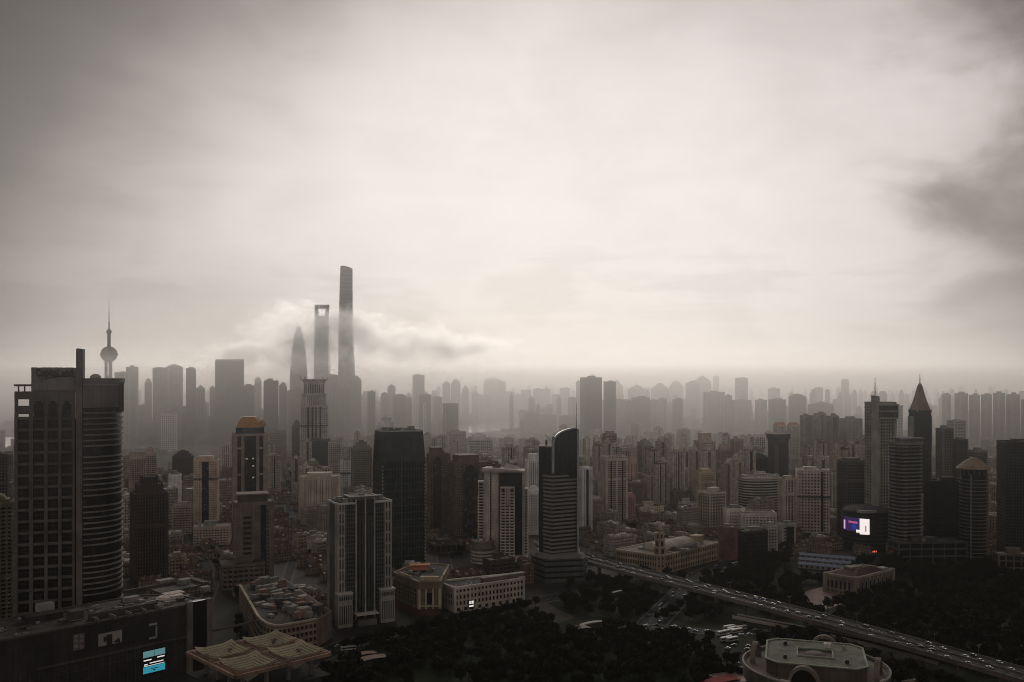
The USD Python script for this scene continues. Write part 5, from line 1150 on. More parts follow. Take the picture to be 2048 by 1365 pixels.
def curved_block():
    m = wall((.27, .2, .155)); t = thing('curved_building', 'low building with a rounded corner and many roof sheds between mall and pinstripe tower', 'building', (0, 0, 0)); z = 21.
    pts = [G(478, 1172, z), G(492, 1196, z), G(507, 1222, z)]; p0 = np.array(G(512, 1231, z)); p1 = np.array(G(565, 1253, z)); ctrl = np.array(G(528, 1257, z))
    pts += [tuple((1 - u) ** 2 * p0 + 2 * u * (1 - u) * ctrl + u * u * p1) for u in np.linspace(0, 1, 9)] + [G(600, 1247, z), G(634, 1240, z)]
    back = [tuple(np.array(pts[-1]) + (6, 26)), tuple(np.array(pts[0]) + (30, 34))]
    from shapely.geometry import Polygon
    pl = Polygon(pts + back); b = trimesh.creation.extrude_polygon(pl, z, engine='earcut'); MB().tm(b).build('body', m, t)
    dk_ = trimesh.creation.extrude_polygon(pl.buffer(-1.5), .3, engine='earcut'); dk_.apply_translation((0, 0, z)); MB().tm(dk_).build('roof_deck', wall((.06, .05, .045)), t)
    for q in pts[::2] + back: FOOT.append((*q, 16))
    FOOT.append((*np.mean(pts + back, 0), 30))
    for k in range(4): MB().wallpath([tuple(np.array(q) + (0, -.5)) for q in pts], 1.2, k * 5 + 3.6, k * 5 + 5.).build('floor_band', wall((.34, .27, .2)), t)
    MB().wallpath([tuple(np.array(q) + (0, -.9)) for q in pts], 2., z, z + 1.4).build('parapet', wall((.44, .36, .27)), t)
    P = np.array(pts)
    for i in range(2, len(P) - 1):
        L = np.linalg.norm(P[i + 1] - P[i]); windows_on(t, P[i], P[i + 1], 0, 20, max(1, int(L / 3.4)), 1.8, 4, .5)
    r = np.random.RandomState(9)
    inn = pl.buffer(-7); bb = inn.bounds; i = 0
    while i < 70:
        q = (r.uniform(bb[0], bb[2]), r.uniform(bb[1], bb[3]))
        if not inn.contains(_Pt(q)): continue
        i += 1; MB().obox(*q, z + .3, z + r.uniform(1.5, 6.5), r.uniform(3, 10), r.uniform(2.5, 7), .75 + r.choice([0, .1])).build('roof_shed', (wall((.34, .3, .27)), PLANT, ROOF, wall((.3, .19, .15)))[i % 4], t)
    for i in range(10): q = P[7] * (1 - i / 9.) + P[-1] * i / 9. + (2, 7); MB().obox(*q, z, z + 4, .5, .5).build('pergola_post', wall((.4, .36, .32)), t)
curved_block()

# ---------------------------------------------------------------- the elevated road
DECK = 14.
def elevated_road():
    t = thing('elevated_road', 'elevated expressway curving from behind the banded tower to the bottom right', 'bridge', (0, 0, 0))
    cl = [G(1088, 1082, DECK), G(1110, 1098, DECK), G(1180, 1119, DECK), G(1300, 1150, DECK), G(1430, 1182, DECK), G(1570, 1218, DECK), G(1700, 1253, DECK), G(1860, 1297, DECK), G(2030, 1345, DECK), G(2250, 1412, DECK)]
    from scipy.interpolate import CubicSpline
    p = np.array(cl); s = np.r_[0, np.cumsum(np.linalg.norm(np.diff(p, axis=0), axis=1))]; cs = CubicSpline(s, p); u = np.arange(0, s[-1], 8.); c = cs(u); d = cs(u, 1); d /= np.linalg.norm(d, axis=1)[:, None]; n = np.stack([-d[:, 1], d[:, 0]], 1); W = 12.
    MB().wallpath(c - n * W, 2 * W, DECK - 1.8, DECK).build('deck', ASPHALT, t)
    edge = wall((.19, .165, .145)); 
    for o, nm in ((-W - .4, 'parapet'), (W, 'parapet'), (-.3, 'median')): MB().wallpath(c + n * o, .5, DECK - (2.2 if nm == 'parapet' else 0), DECK + 1.1).build(nm, edge, t)
    for o in (-W + .7, -W / 2 - .2 - 2, -W / 2 + 2.2, -1.2, 1.2, W / 2 - 2.2, W / 2 + 2.2, W - .7):
        b = MB()
        if abs(abs(o) - W / 2) < 3:
            for i in range(0, len(c) - 1): a0, a1 = c[i] + n[i] * o, c[i] + n[i] * o + d[i] * 3.5; b.add([(*(a0 - n[i] * .1), DECK + .02), (*(a1 - n[i] * .1), DECK + .02), (*(a1 + n[i] * .1), DECK + .02), (*(a0 + n[i] * .1), DECK + .02)], [(0, 1, 2, 3)])
        else:
            k = len(c); v = np.r_[np.c_[c + n * (o + .12), np.full(k, DECK + .02)], np.c_[c + n * (o - .12), np.full(k, DECK + .02)]]; b.add(v, [(k + i, k + i + 1, i + 1, i) for i in range(k - 1)])
        b.build('lane_line', LINE, t)
    for i in range(1, len(c), 4): MB().obox(*c[i], 0, DECK - 3.2, 3, 2.2, math.atan2(d[i, 1], d[i, 0])).obox(*c[i], DECK - 3.2, DECK - 1.8, 3, 17, math.atan2(d[i, 1], d[i, 0])).build('pier', wall((.3, .28, .26)), t)
    for q in c: FOOT.append((*q, 20))
    # a lower ramp that runs alongside
    r = thing('road_ramp', 'lower ramp with pale parapets running beside the elevated expressway', 'bridge', (0, 0, 0)); zr = 7.
    q = np.array([G(1470, 1232, zr), G(1560, 1249, zr), G(1660, 1268, zr), G(1780, 1296, zr), G(1900, 1330, zr)]); s2 = np.r_[0, np.cumsum(np.linalg.norm(np.diff(q, axis=0), axis=1))]; cs2 = CubicSpline(s2, q); u2 = np.arange(0, s2[-1], 8.); c2 = cs2(u2); d2 = cs2(u2, 1); d2 /= np.linalg.norm(d2, axis=1)[:, None]; n2 = np.stack([-d2[:, 1], d2[:, 0]], 1)
    MB().wallpath(c2 - n2 * 4, 8, zr - 1.2, zr).build('deck', ASPHALT, r)
    for o in (-4.4, 4): MB().wallpath(c2 + n2 * o, .4, zr - 1.4, zr + 1.).build('parapet', wall((.4, .36, .32)), r)
    for i in range(1, len(c2), 3): MB().obox(*c2[i], 0, zr - 1.2, 1.8, 4, math.atan2(d2[i, 1], d2[i, 0])).build('pier', edge, r)
    return c, d, n
EL = elevated_road()

def lamp_post():
    t = thing('lamp_post', 'x', 'lamp post'); MB().tube([(0, 0, 0), (0, 0, 9.6)], [.16, .09], 6).build('pole', METAL, t)
    for s in (-1, 1): MB().tube([(0, 0, 9.4), (0, s * 1.4, 10.), (0, s * 2.6, 10.1)], .07, 5).build('arm', METAL, t); MB().box(-.2, .2, s * 2.3 - .45, s * 2.3 + .45, 9.95, 10.08).build('lamp_head', PLANT, t)
    return t
LAMP = lamp_post()
# long blue-roofed sheds in the park, tent, small park roofs
for k, (px, py, L, l) in enumerate(((1655, 1112, 60, 'upper one of the long blue-roofed sheds behind the museum'), (1650, 1121, 56, 'middle one of the long blue-roofed sheds behind the museum'), (1645, 1130, 50, 'lower one of the long blue-roofed sheds nearest the museum'))):
    x_, y_ = G(px, py, 5); t = thing('shed', l, 'shed', (x_, y_, 0), -28, 'blue-roofed sheds'); FOOT.append((x_, y_, 34))
    MB().box(-L / 2, L / 2, -4, 4, 0, 4.2).build('wall', wall((.3, .28, .26)), t)
    for i in range(7):
        a, b_ = -L / 2 + i * L / 7, -L / 2 + (i + 1) * L / 7 - .25; MB().add([(a, -4.6, 4.2), (b_, -4.6, 4.2), (b_, 4.6, 4.2), (a, 4.6, 4.2), (a, 0, 6.4), (b_, 0, 6.4)], [(0, 1, 5), (0, 5, 4), (2, 3, 4), (2, 4, 5), (3, 0, 4), (1, 2, 5), (0, 3, 2), (0, 2, 1)]).build('roof_panel', plain('blue_roof', (.14, .19, .27), .55), t)
    for i in range(9): MB().box(-L / 2 + 3 + i * L / 9, -L / 2 + 5 + i * L / 9, -4.15, -3.9, 1, 3.4).build('window', GLASSB, t)
for px, py, w, d_, h, c_, l in ((1183, 1246, 22, 4, 4, (.6, .56, .48), 'pale flat-roofed park kiosk by the clearing'), (1160, 1256, 16, 9, 5, (.32, .29, .25), 'grey park pavilion with tent roofs below the pale kiosk'), (1240, 1183, 18, 3, 3.4, (.62, .6, .57), 'thin white roof by the park under the elevated road'), (745, 1316, 22, 9, 5, (.36, .27, .22), 'long low canopy with a curved pale roof among the bottom trees'), (728, 1308, 18, 7, 5, (.36, .27, .22), 'shorter curved pale canopy behind the long low one'), (1505, 1335, 20, 9, 4, (.5, .43, .33), 'pale low roof between the coaches and the round museum'), (1438, 1362, 30, 10, 5, (.25, .03, .035), 'dark red long roof at the bottom edge left of the round museum')):
    x_, y_ = G(px, py, h); t = thing('park_pavilion', l, 'pavilion', (x_, y_, 0), 32); FOOT.append((x_, y_, 14))
    for sx in (-1, 1):
        for sy in (-1, 1): MB().box(sx * (w / 2 - .6) - .2, sx * (w / 2 - .6) + .2, sy * (d_ / 2 - .6) - .2, sy * (d_ / 2 - .6) + .2, 0, h).build('post', METAL, t)
    u = np.linspace(-w / 2, w / 2, 9); MB().add(np.r_[np.c_[u, np.full(9, -d_ / 2), h + .8 * np.cos(u / w * 3)], np.c_[u, np.full(9, d_ / 2), h + .8 * np.cos(u / w * 3)], np.c_[u, np.full(9, -d_ / 2), h - .3 + .8 * np.cos(u / w * 3)], np.c_[u, np.full(9, d_ / 2), h - .3 + .8 * np.cos(u / w * 3)]],
             [(i, i + 1, 9 + i + 1, 9 + i) for i in range(8)] + [(18 + i, 27 + i, 27 + i + 1, 18 + i + 1) for i in range(8)] + [(i, 18 + i, 18 + i + 1, i + 1) for i in range(8)] + [(9 + i, 9 + i + 1, 27 + i + 1, 27 + i) for i in range(8)]).build('roof', wall(c_, var=.2), t)
    MB().box(-w / 2 + 1.5, w / 2 - 1.5, -d_ / 2 + 1, d_ / 2 - 1, 0, h - .8).build('room', wall((.1, .09, .08)), t)
# ================================================================ across the river and the far city
def lathe_thing(name, label, px, D, prof, m, n=24, extra=None):
    t = thing(name, label, 'tower', (X(px, D), D, 0)); FOOT.append((X(px, D), D, 40)); return t
def ball_tower():
    D = 2830; t = thing('broadcast_tower', 'broadcast tower with large ball, smaller balls and long needle behind the sign tower', 'tower', (X(218, D), D, 0)); FOOT.append((X(218, D), D, 60))
    m = wall((.3, .27, .26)); st = wall((.26, .24, .235)); z = lambda p: Zat(p, D); k = D / F
    ball = lambda c, r, n=18: [(r * math.sin(a), c - r * math.cos(a)) for a in np.linspace(.12, math.pi - .12, n)]
    for a in (math.pi / 2, math.pi * 7 / 6, math.pi * 11 / 6): MB().tube([(8.2 * math.cos(a), 8.2 * math.sin(a), 0), (8.2 * math.cos(a), 8.2 * math.sin(a), z(715))], 4.6, 12).build('shaft', st, t)
    for a in (math.pi / 2, math.pi * 7 / 6, math.pi * 11 / 6): MB().tube([(62 * math.cos(a), 62 * math.sin(a), 0), (18 * math.cos(a), 18 * math.sin(a), 98)], 3.5, 8).build('slanted_leg', st, t)
    MB().lathe(ball(z(709), 25), 28).build('upper_ball', m, t, smooth=40); MB().lathe([(25.4, z(709) - 3.5), (26, z(709) - 3.5), (26, z(709) + 3.5), (25.4, z(709) + 3.5)], 28).build('ball_gallery', st, t)
    MB().lathe(ball(95, 27), 28).build('lower_ball', m, t, smooth=40)
    for zz in (140, 165, 190, 215): MB().lathe(ball(zz, 7), 16).build('small_ball', m, t, smooth=40)
    MB().tube([(0, 0, z(698)), (0, 0, z(668))], 5.2, 12).build('upper_shaft', st, t); MB().lathe(ball(z(664), 8.2), 20).build('top_ball', m, t, smooth=40)
    MB().tube([(0, 0, z(662)), (0, 0, z(645)), (0, 0, z(644)), (0, 0, z(628)), (0, 0, z(627)), (0, 0, z(597))], [2.6, 2.2, 1.5, 1.2, .8, .35], 8).build('needle', st, t)
ball_tower()
def twisted_tower():
    D = 3400; c = X(693, D); t = thing('twisted_tower', 'tallest tower, tapering and rounded, its middle lost in cloud', 'tower', (c, D, 0)); FOOT.append((c, D, 60)); k = D / F; H = Zat(533, D)
    levels = np.linspace(0, 1, 44); polys = []
    for u in levels:
        r = (7.6 * (1 - u) + 12.8) * k; tw = math.radians(100) * u; q = []
        for a in np.linspace(0, 2 * math.pi, 36, endpoint=False): rr = r * (.94 + .06 * math.cos(3 * a)) * (1 - .13 * math.exp(-((a - .5) / .16) ** 2)); q.append((rr * math.cos(a + tw), rr * .95 * math.sin(a + tw)))
        polys.append(q)
    top = lambda q, u: u * H
    b = MB(); n = 36; v, f = [], []
    for q, u in zip(polys, levels):
        for i, (x, y) in enumerate(q): v.append((x, y, u * H - (14 * (u > .999) * (.5 + .5 * math.sin(i / 36 * 6.28 + 2.5)))))
    for L in range(len(levels) - 1):
        for i in range(n): j = (i + 1) % n; f += [(L * n + i, L * n + j, (L + 1) * n + j), (L * n + i, (L + 1) * n + j, (L + 1) * n + i)]
    m0 = (len(levels) - 1) * n; f += [(m0, m0 + i, m0 + i + 1) for i in range(1, n - 1)]
    MB().add(v, f).build('glazing', glass((.03, .038, .045), (6, 6, 9), .25, .5), t)
    for L in range(3, len(levels) - 1, 1): MB().ring(offset(polys[L], .9), offset(polys[L], -1), levels[L] * H, levels[L] * H + 1.8).build('ring_ledge', wall((.16, .18, .2)), t)
    MB().lathe([(0, 0), (52, 0), (52, 22), (0, 22)], 30).build('podium', wall((.3, .3, .3)), t)
twisted_tower()
def opener_tower():
    D = 3370; px0, px1 = 630, 658.5; w = (px1 - px0) * D / F; c = X((px0 + px1) / 2, D); t = thing('opener_tower', 'tall slab tower with a trapezoid opening through its top', 'tower', (c, D, 0)); FOOT.append((c, D, 50)); H = Zat(610, D)
    m = glass((.035, .04, .045), (6, 6, 9), .25, .5); h0, h1 = Zat(632.5, D), Zat(618, D); d0 = w; y = lambda z, s: s * (d0 / 2 * (1 - .86 * (z / H) ** 1.6))
    def block(x0b, x1b, z0, x0t, x1t, z1, nm, mm, k=0):
        MB().add([(x0b, y(z0, -1), z0), (x1b, y(z0, -1), z0), (x1b, y(z0, 1), z0), (x0b, y(z0, 1), z0), (x0t, y(z1, -1), z1), (x1t, y(z1, -1), z1), (x1t, y(z1, 1), z1), (x0t, y(z1, 1), z1)], MB._bf).build(nm, mm, t)
    n = 14
    for i in range(n): block(-w / 2, w / 2, h0 * i / n, -w / 2, w / 2, h0 * (i + 1) / n, 'shaft', m)
    block(-w / 2, -w * .20, h0, -w / 2, -w * .27, h1, 'side_jamb', m); block(w * .20, w / 2, h0, w * .27, w / 2, h1, 'side_jamb', m); block(-w / 2, w / 2, h1, -w / 2, w / 2, H, 'top_bridge', wall((.13, .14, .15)))
    b = wall((.2, .21, .22))
    for z in np.arange(20, h0, 12.): MB().box(-w / 2 - .3, w / 2 + .3, y(z, -1) - .4, y(z, 1) + .4, z, z + 1.6).build('floor_band', b, t)
opener_tower()
def tiered_tower():
    D = 3330; w = 29.5 * D / F; c = X(597.5, D); t = thing('tiered_tower', 'tapering tiered tower with needle, faint in the cloud left of the opener tower', 'tower', (c, D, 0)); FOOT.append((c, D, 45)); m = wall((.24, .22, .21)); g = glass((.03, .033, .036), (4, 4, 8), .25, .5)
    zs = [0, Zat(735, D), Zat(712, D), Zat(694, D), Zat(680, D), Zat(669, D), Zat(661, D), Zat(655, D)]
    for i in range(7):
        k = 1 - .1 * i - .004 * i * i; MB().prism(oct_(w * k, w * k, .16), zs[i], zs[i + 1]).build('stage', g, t); MB().frustum(oct_(w * k, w * k, .16), zs[i + 1] - 6, oct_(w * k * 1.06, w * k * 1.06, .16), zs[i + 1] - 1).build('flared_eaves', m, t)
        b = MB(); piers_on(b, oct_(w * k, w * k, .16), 5, 1.6, .8, zs[i], zs[i + 1]); b.build('wall_piers', m, t, kind='stuff')
    MB().tube([(0, 0, zs[-1]), (0, 0, Zat(650, D)), (0, 0, Zat(638, D))], [3, 1.2, .3], 8).build('needle', METAL, t)
tiered_tower()

FG = dict(fh=7.2, bh=2.6, bay=7, pw=2.2, out=.5, pout=.4)
FA = dict(fh=6.4, bh=2.2, bay=6, pw=2.6, out=.5, pout=.9)
def far(px0, px1, y, D, label, wc=(.26, .245, .23), st=FG, **k):
    a = dict(st); a.update(k); T(k.pop('name', 'far_tower'), label, px0, px1, y, D, k.get('ratio', .8), k.get('yaw', 15), wc=wc, **{q: v for q, v in a.items() if q not in ('ratio', 'yaw', 'name')})
DK = (.15, .145, .14)
for r in [
 (229, 262, 746, 2900, 'low wide hazy block just right of the ball tower'), (252, 277, 735, 2960, 'square hazy tower with raised right corner right of the ball tower'),
 (289, 304, 757, 3100, 'small stepped hazy tower between the ball tower and the twin hazy slabs', {'top': 'step', 'th': 16}),
 (305, 338, 737, 2950, 'left one of the joined hazy slabs left of the slim dark tower', {'ratio': .5}), (331, 366, 729, 3050, 'right and taller one of the joined hazy slabs left of the slim dark tower', {'ratio': .5, 'top': 'step', 'th': 10}),
 (372, 392, 738, 2900, 'slim dark flat-topped tower left of the big notched tower', {'wc': DK}), (392, 410, 764, 2950, 'small hazy tower with pointed cap right of the slim dark tower', {'top': 'spire', 'th': 22}),
 (419, 431, 776, 3000, 'narrow low hazy block hugging the left of the big notched tower'),
 (430, 488, 719, 2870, 'big hazy office tower with notched slanting top left of the cloud-wrapped towers', {'wc': (.2, .185, .175), 'top': 'gable', 'th': 7, 'roof': False}),
 (487, 509, 772, 2900, 'low dark block leaning against the right of the big notched tower', {'wc': DK}), (509, 523, 748, 3300, 'very faint slim tower between the notched tower and the dark slab', {'top': 'spire', 'th': 20}),
 (527, 557, 762, 2600, 'dark flat-topped slab with pale top band left of the lotus tower', {'wc': (.1, .1, .1)}), (558, 574, 765, 2750, 'grey hazy tower just right of the dark slab', {'top': 'step', 'th': 12}),
 (574, 586, 783, 2900, 'low hazy block between the dark slab and the tiered tower'), (580, 609, 780, 2700, 'brownish broad block below the tiered tower', {'wc': (.28, .22, .2)}),
 (655, 677, 751, 3150, 'hazy flat block between the opener tower and the tallest tower'), (700, 723, 752, 3100, 'stepped hazy tower at the right foot of the tallest tower', {'top': 'step', 'th': 14}),
 (668, 704, 778, 2900, 'wide pale ribbed block at the foot of the tallest tower', {'st': FA}), (735, 751, 784, 2900, 'short pale slab left of the white setback tower'),
 (762, 778, 788, 3300, 'short brown block behind the white setback tower'), (775, 791, 762, 3500, 'pointed domed hazy tower above the white setback tower', {'top': 'spire', 'th': 24}),
 (786, 813, 788, 3000, 'grey block with low hip above the green glass tower', {'top': 'step', 'th': 8}), (812, 824, 797, 3100, 'small grey block right of the grey hipped block'),
 (825, 849, 751, 3700, 'lilac flat-topped slab standing alone over the middle skyline', {'wc': (.24, .21, .23)}), (838, 862, 790, 3050, 'greenish grey block at the foot of the lilac slab', {'wc': (.2, .22, .2)}),
 (866, 884, 795, 3300, 'pale ribbed block left of the flag-topped grey tower', {'st': FA}), (885, 901, 757, 4200, 'left faint pointed tower of the pair over the flag-topped tower', {'top': 'spire', 'th': 26}), (902, 921, 757, 4300, 'right faint domed tower of the pair over the flag-topped tower', {'top': 'dome', 'th': 24}), (924, 938, 771, 4400, 'faint small round-topped tower right of the faint pair', {'top': 'dome', 'th': 20}),
 (968, 1003, 755, 5200, 'faint broad stepped tower above the river bend', {'top': 'step', 'th': 20}), (1000, 1012, 764, 5000, 'faint slim tower hugging the broad stepped one'),
 (1042, 1063, 781, 4000, 'first of the pale ribbed towers above the riverside dark blocks', {'st': FA}), (1066, 1086, 779, 4050, 'second of the pale ribbed towers above the riverside dark blocks', {'st': FA}), (1086, 1101, 778, 4150, 'third pale ribbed tower above the riverside dark blocks', {'st': FA}), (1103, 1119, 790, 3900, 'short pale tower left of the tall ribbed riverside pair', {'st': FA}), (1119, 1140, 777, 4100, 'pale slab with flat top left of the tawny slab', {'st': FA}), (1136, 1154, 796, 3600, 'tawny slab left of the dark blue twin tower', {'wc': (.3, .25, .22), 'st': FA}),
 (1040, 1050, 842, 3350, 'low dark annex at the left of the riverside dark tower', {'wc': DK}), (1048, 1078, 823, 3400, 'dark riverside tower with a glazed attic', {'wc': DK, 'top': 'step', 'th': 12}), (1078, 1114, 831, 3450, 'dark flat-topped riverside block with white edge', {'wc': DK}), (1118, 1152, 833, 3350, 'dark riverside block half hidden behind the mast', {'wc': DK}),
 (1160, 1204, 756, 2780, 'tall dark blue-grey flat-topped tower above the quarter-round tower', {'wc': (.1, .105, .11), 'st': dict(FG, pw=.8, bh=1.4)}), (1207, 1232, 764, 2860, 'slimmer blue-grey tower beside the tall dark blue-grey one', {'wc': (.13, .135, .14), 'st': dict(FG, pw=.8, bh=1.4)}), (1152, 1163, 764, 3900, 'pale slab peeping left of the tall dark blue-grey tower'), (1172, 1197, 748, 4600, 'faint dome rising behind the tall dark blue-grey tower', {'top': 'dome', 'th': 22}),
 (1221, 1246, 760, 4700, 'faint tower with domed top right of the slim blue-grey tower', {'top': 'dome', 'th': 34}), (1256, 1291, 762, 4600, 'faint broad tower with pointed dome right of centre', {'top': 'spire', 'th': 40}), (1302, 1338, 766, 4700, 'faint twin-domed tower right of the pointed dome', {'top': 'dome', 'th': 30}), (1338, 1366, 762, 5000, 'faint stepped tower left of the pyramid-topped slab', {'top': 'step', 'th': 30}), (1371, 1400, 762, 4300, 'grey round-shouldered tower before the pyramid-topped slab', {'top': 'step', 'th': 14}), (1386, 1422, 751, 4800, 'broad faint tower with pyramid roof right of centre', {'top': 'pyr', 'th': 36}), (1426, 1438, 753, 5600, 'very faint slim tower right of the pyramid roof'),
 (1232, 1251, 800, 3300, 'brown grey block below the faint domed tower'), (1251, 1264, 803, 3200, 'dark grey narrow block beside the arched dark slab', {'wc': DK}), (1263, 1300, 796, 3150, 'dark slab with a pale arched inset right of the blue-grey pair', {'wc': (.12, .12, .125), 'solids': [(0, .3, .75)]}), (1300, 1316, 801, 3250, 'grey slab right of the arched dark slab', {'st': FA}), (1316, 1334, 798, 3300, 'grey ribbed slab second right of the arched dark slab', {'st': FA}), (1345, 1366, 800, 3100, 'pale ribbed block below the faint stepped tower', {'st': FA}),
 (1406, 1450, 785, 3300, 'wide pale ribbed slab with white top line right of centre', {'st': FA, 'ratio': .4, 'wc': (.34, .33, .31)}), (1450, 1464, 792, 3200, 'narrow grey slab right of the wide ribbed slab'), (1470, 1496, 757, 4100, 'lone pale flat-topped tower over the right skyline'), (1462, 1503, 801, 3300, 'row slab of brownish ribs below the lone pale tower', {'st': FA, 'ratio': .4, 'wc': (.3, .25, .24)}), (1510, 1534, 801, 3200, 'brownish ribbed slab right of the row slab', {'st': FA, 'wc': (.3, .25, .24)}),
 (1537, 1572, 800, 3000, 'dark square block over the orange-roofed pair', {'wc': DK}), (1536, 1560, 778, 4300, 'faint white ribbed tower above the dark square block', {'st': FA, 'wc': (.36, .35, .33)}), (1577, 1613, 788, 3000, 'dark stepped block left of the long dark hip roof', {'wc': DK, 'top': 'step', 'th': 10}), (1615, 1668, 803, 3050, 'wide dark block with low hip roof over the grey apartment slabs', {'wc': DK, 'ratio': .4, 'top': 'pyr', 'th': 12, 'roof': False}), (1628, 1646, 776, 4200, 'faint pale tower above the low dark hip roof', {'st': FA}), (1650, 1660, 781, 4000, 'faint thin tower right above the low dark hip roof'), (1682, 1698, 758, 4400, 'lone faint slim tower left of the slanted fin tower', {'top': 'slab', 'th': 8}),
 (1893, 1932, 842, 2000, 'grey slab low behind the dark slabs on the right', {'wc': (.24, .22, .2)}), (1780, 1806, 812, 2300, 'faint slab seen between the fin tower and the needle tower', {'wc': (.25, .23, .22)}),
 (1884, 1902, 790, 2750, 'first of the hazy slabs in the row at the far right', {'st': FA}), (1909, 1936, 788, 2600, 'second hazy slab in the row at the far right', {'st': FA}), (1938, 1960, 791, 2620, 'third hazy slab in the row at the far right', {'st': FA}), (1962, 1984, 790, 2640, 'fourth hazy slab in the row at the far right', {'st': FA}), (1986, 2010, 787, 2600, 'fifth hazy slab in the row at the far right', {'st': FA}), (2012, 2040, 790, 2580, 'sixth hazy slab in the row at the far right', {'st': FA}), (2042, 2075, 800, 2500, 'last hazy slab cut by the right picture edge', {'st': FA}),
 (1030, 1042, 790, 4200, 'thin pale tower above the river left of the pale ribbed row', {'st': FA}), (1006, 1030, 785, 4300, 'pale ribbed slab above the bright river', {'st': FA}), (974, 1004, 786, 4250, 'pale ribbed pair above the bright river', {'st': FA}), (944, 968, 790, 4300, 'pale ribbed slab left above the bright river', {'st': FA}),
]:
    kw = dict(r[5]) if len(r) > 5 else {}; wc = kw.pop('wc', (.26, .245, .23)); st = kw.pop('st', FG)
    D_ = r[3] + 750 if 930 < r[0] < 1150 and 3800 < r[3] < 4450 else r[3]      # beyond the far bank of the river
    far(*r[:3], D_, r[4], wc=wc, st=st, **kw)
# ================================================================ the low city between: houses, blocks, far towers, trees, cars
from scipy.spatial import cKDTree
rf = np.random.RandomState(21)
FT = cKDTree(np.array([f[:2] for f in FOOT])); FR = np.array([f[2] for f in FOOT]); RMAX = FR.max()
def clear(x, y, r=6.):
    for i in FT.query_ball_point((x, y), RMAX + r):
        if math.hypot(FOOT[i][0] - x, FOOT[i][1] - y) < FR[i] + r: return False
    p = _Pt(x, y)
    return not (PARK_POLY.contains(p) or RIVER_POLY.contains(p))

def varied(name, cols, rough=.85):
    """A wall or roof colour that differs from copy to copy."""
    g = Graph(); tc = g.add('texture_coordinate'); oi = g.add('object_info')
    ramp = g.add('rgb_ramp', {'ramp': [(i / (len(cols) - 1), c) for i, c in enumerate(cols)]}, fac=oi + '.random')
    n1 = g.add('noise_texture', {'scale': .25, 'detail': 5., 'roughness': .65}, vector=tc + '.object')
    col = g.mixc(1., ramp + '.color', g.gray(g.smooth(n1 + '.fac', .28, .72, .6, 1.25)), 'multiply')
    p = g.add('principled_bsdf', {'roughness': rough, 'specular_ior_level': .1}, base_color=col)
    return usdkit.material(stage, '/World/Looks/' + name, g.n, g.l, surface=p + '.BSDF')
W_OLD = varied('old_render', [(.24, .19, .16), (.33, .27, .22), (.2, .17, .15), (.38, .32, .26), (.27, .22, .19)])
W_NEW = varied('block_render', [(.42, .38, .33), (.3, .25, .22), (.48, .45, .42), (.26, .21, .19), (.38, .31, .25)])
R_TILE = varied('roof_tiles', [(.14, .075, .055), (.1, .07, .06), (.17, .1, .075), (.08, .07, .065), (.2, .14, .11)])
R_FLAT = varied('flat_roof', [(.10, .09, .085), (.34, .32, .3), (.14, .13, .12), (.08, .08, .08), (.6, .57, .53)])  # roofing greys; the palest tones also paint in sun glints on the roofs
SHED = varied('roof_sheds', [(.6, .57, .53), (.3, .27, .25), (.8, .78, .74), (.2, .17, .16)])  # white and grey sheds; their palest tones likewise stand in for roof glints

def house_row(v):
    t = thing('lane_house', 'x', 'house'); L, w, h = (24, 20, 30)[v], (9, 10, 8)[v], (7, 8, 9)[v]
    MB().box(-L / 2, L / 2, -w / 2, w / 2, 0, h).build('wall', W_OLD, t); rh = (3.2, 3.6, 2.8)[v]
    e = .6; MB().add([(-L / 2 - .3, -w / 2 - e, h - .2), (L / 2 + .3, -w / 2 - e, h - .2), (L / 2 + .3, w / 2 + e, h - .2), (-L / 2 - .3, w / 2 + e, h - .2), (-L / 2 - .3, 0, h + rh), (L / 2 + .3, 0, h + rh)], [(0, 1, 5), (0, 5, 4), (2, 3, 4), (2, 4, 5), (3, 0, 4), (1, 2, 5), (0, 3, 2), (0, 2, 1)]).build('tiled_roof', R_TILE, t)
    wn = MB(); n = int(L / 3.2)
    for s in (-1, 1):
        for k in range(int(h / 3)):
            for i in range(n): x = -L / 2 + (i + .5) * L / n; wn.box(x - .65, x + .65, s * w / 2 - .15, s * w / 2 + .08, k * 3 + .9, k * 3 + 2.4)
    wn.build('windows', GLASSB, t, kind='stuff')
    for x in np.linspace(-L * .36, L * .36, (3, 2, 4)[v]):
        MB().box(x - 1.3, x + 1.3, -w * .42, -w * .1, h + .3, h + 2.4).build('dormer', SHED if v == 1 else W_OLD, t); MB().box(x + 1.8, x + 2.5, .4, 1.1, h + rh * .5, h + rh + 1.1).build('chimney', W_OLD, t)
    return t
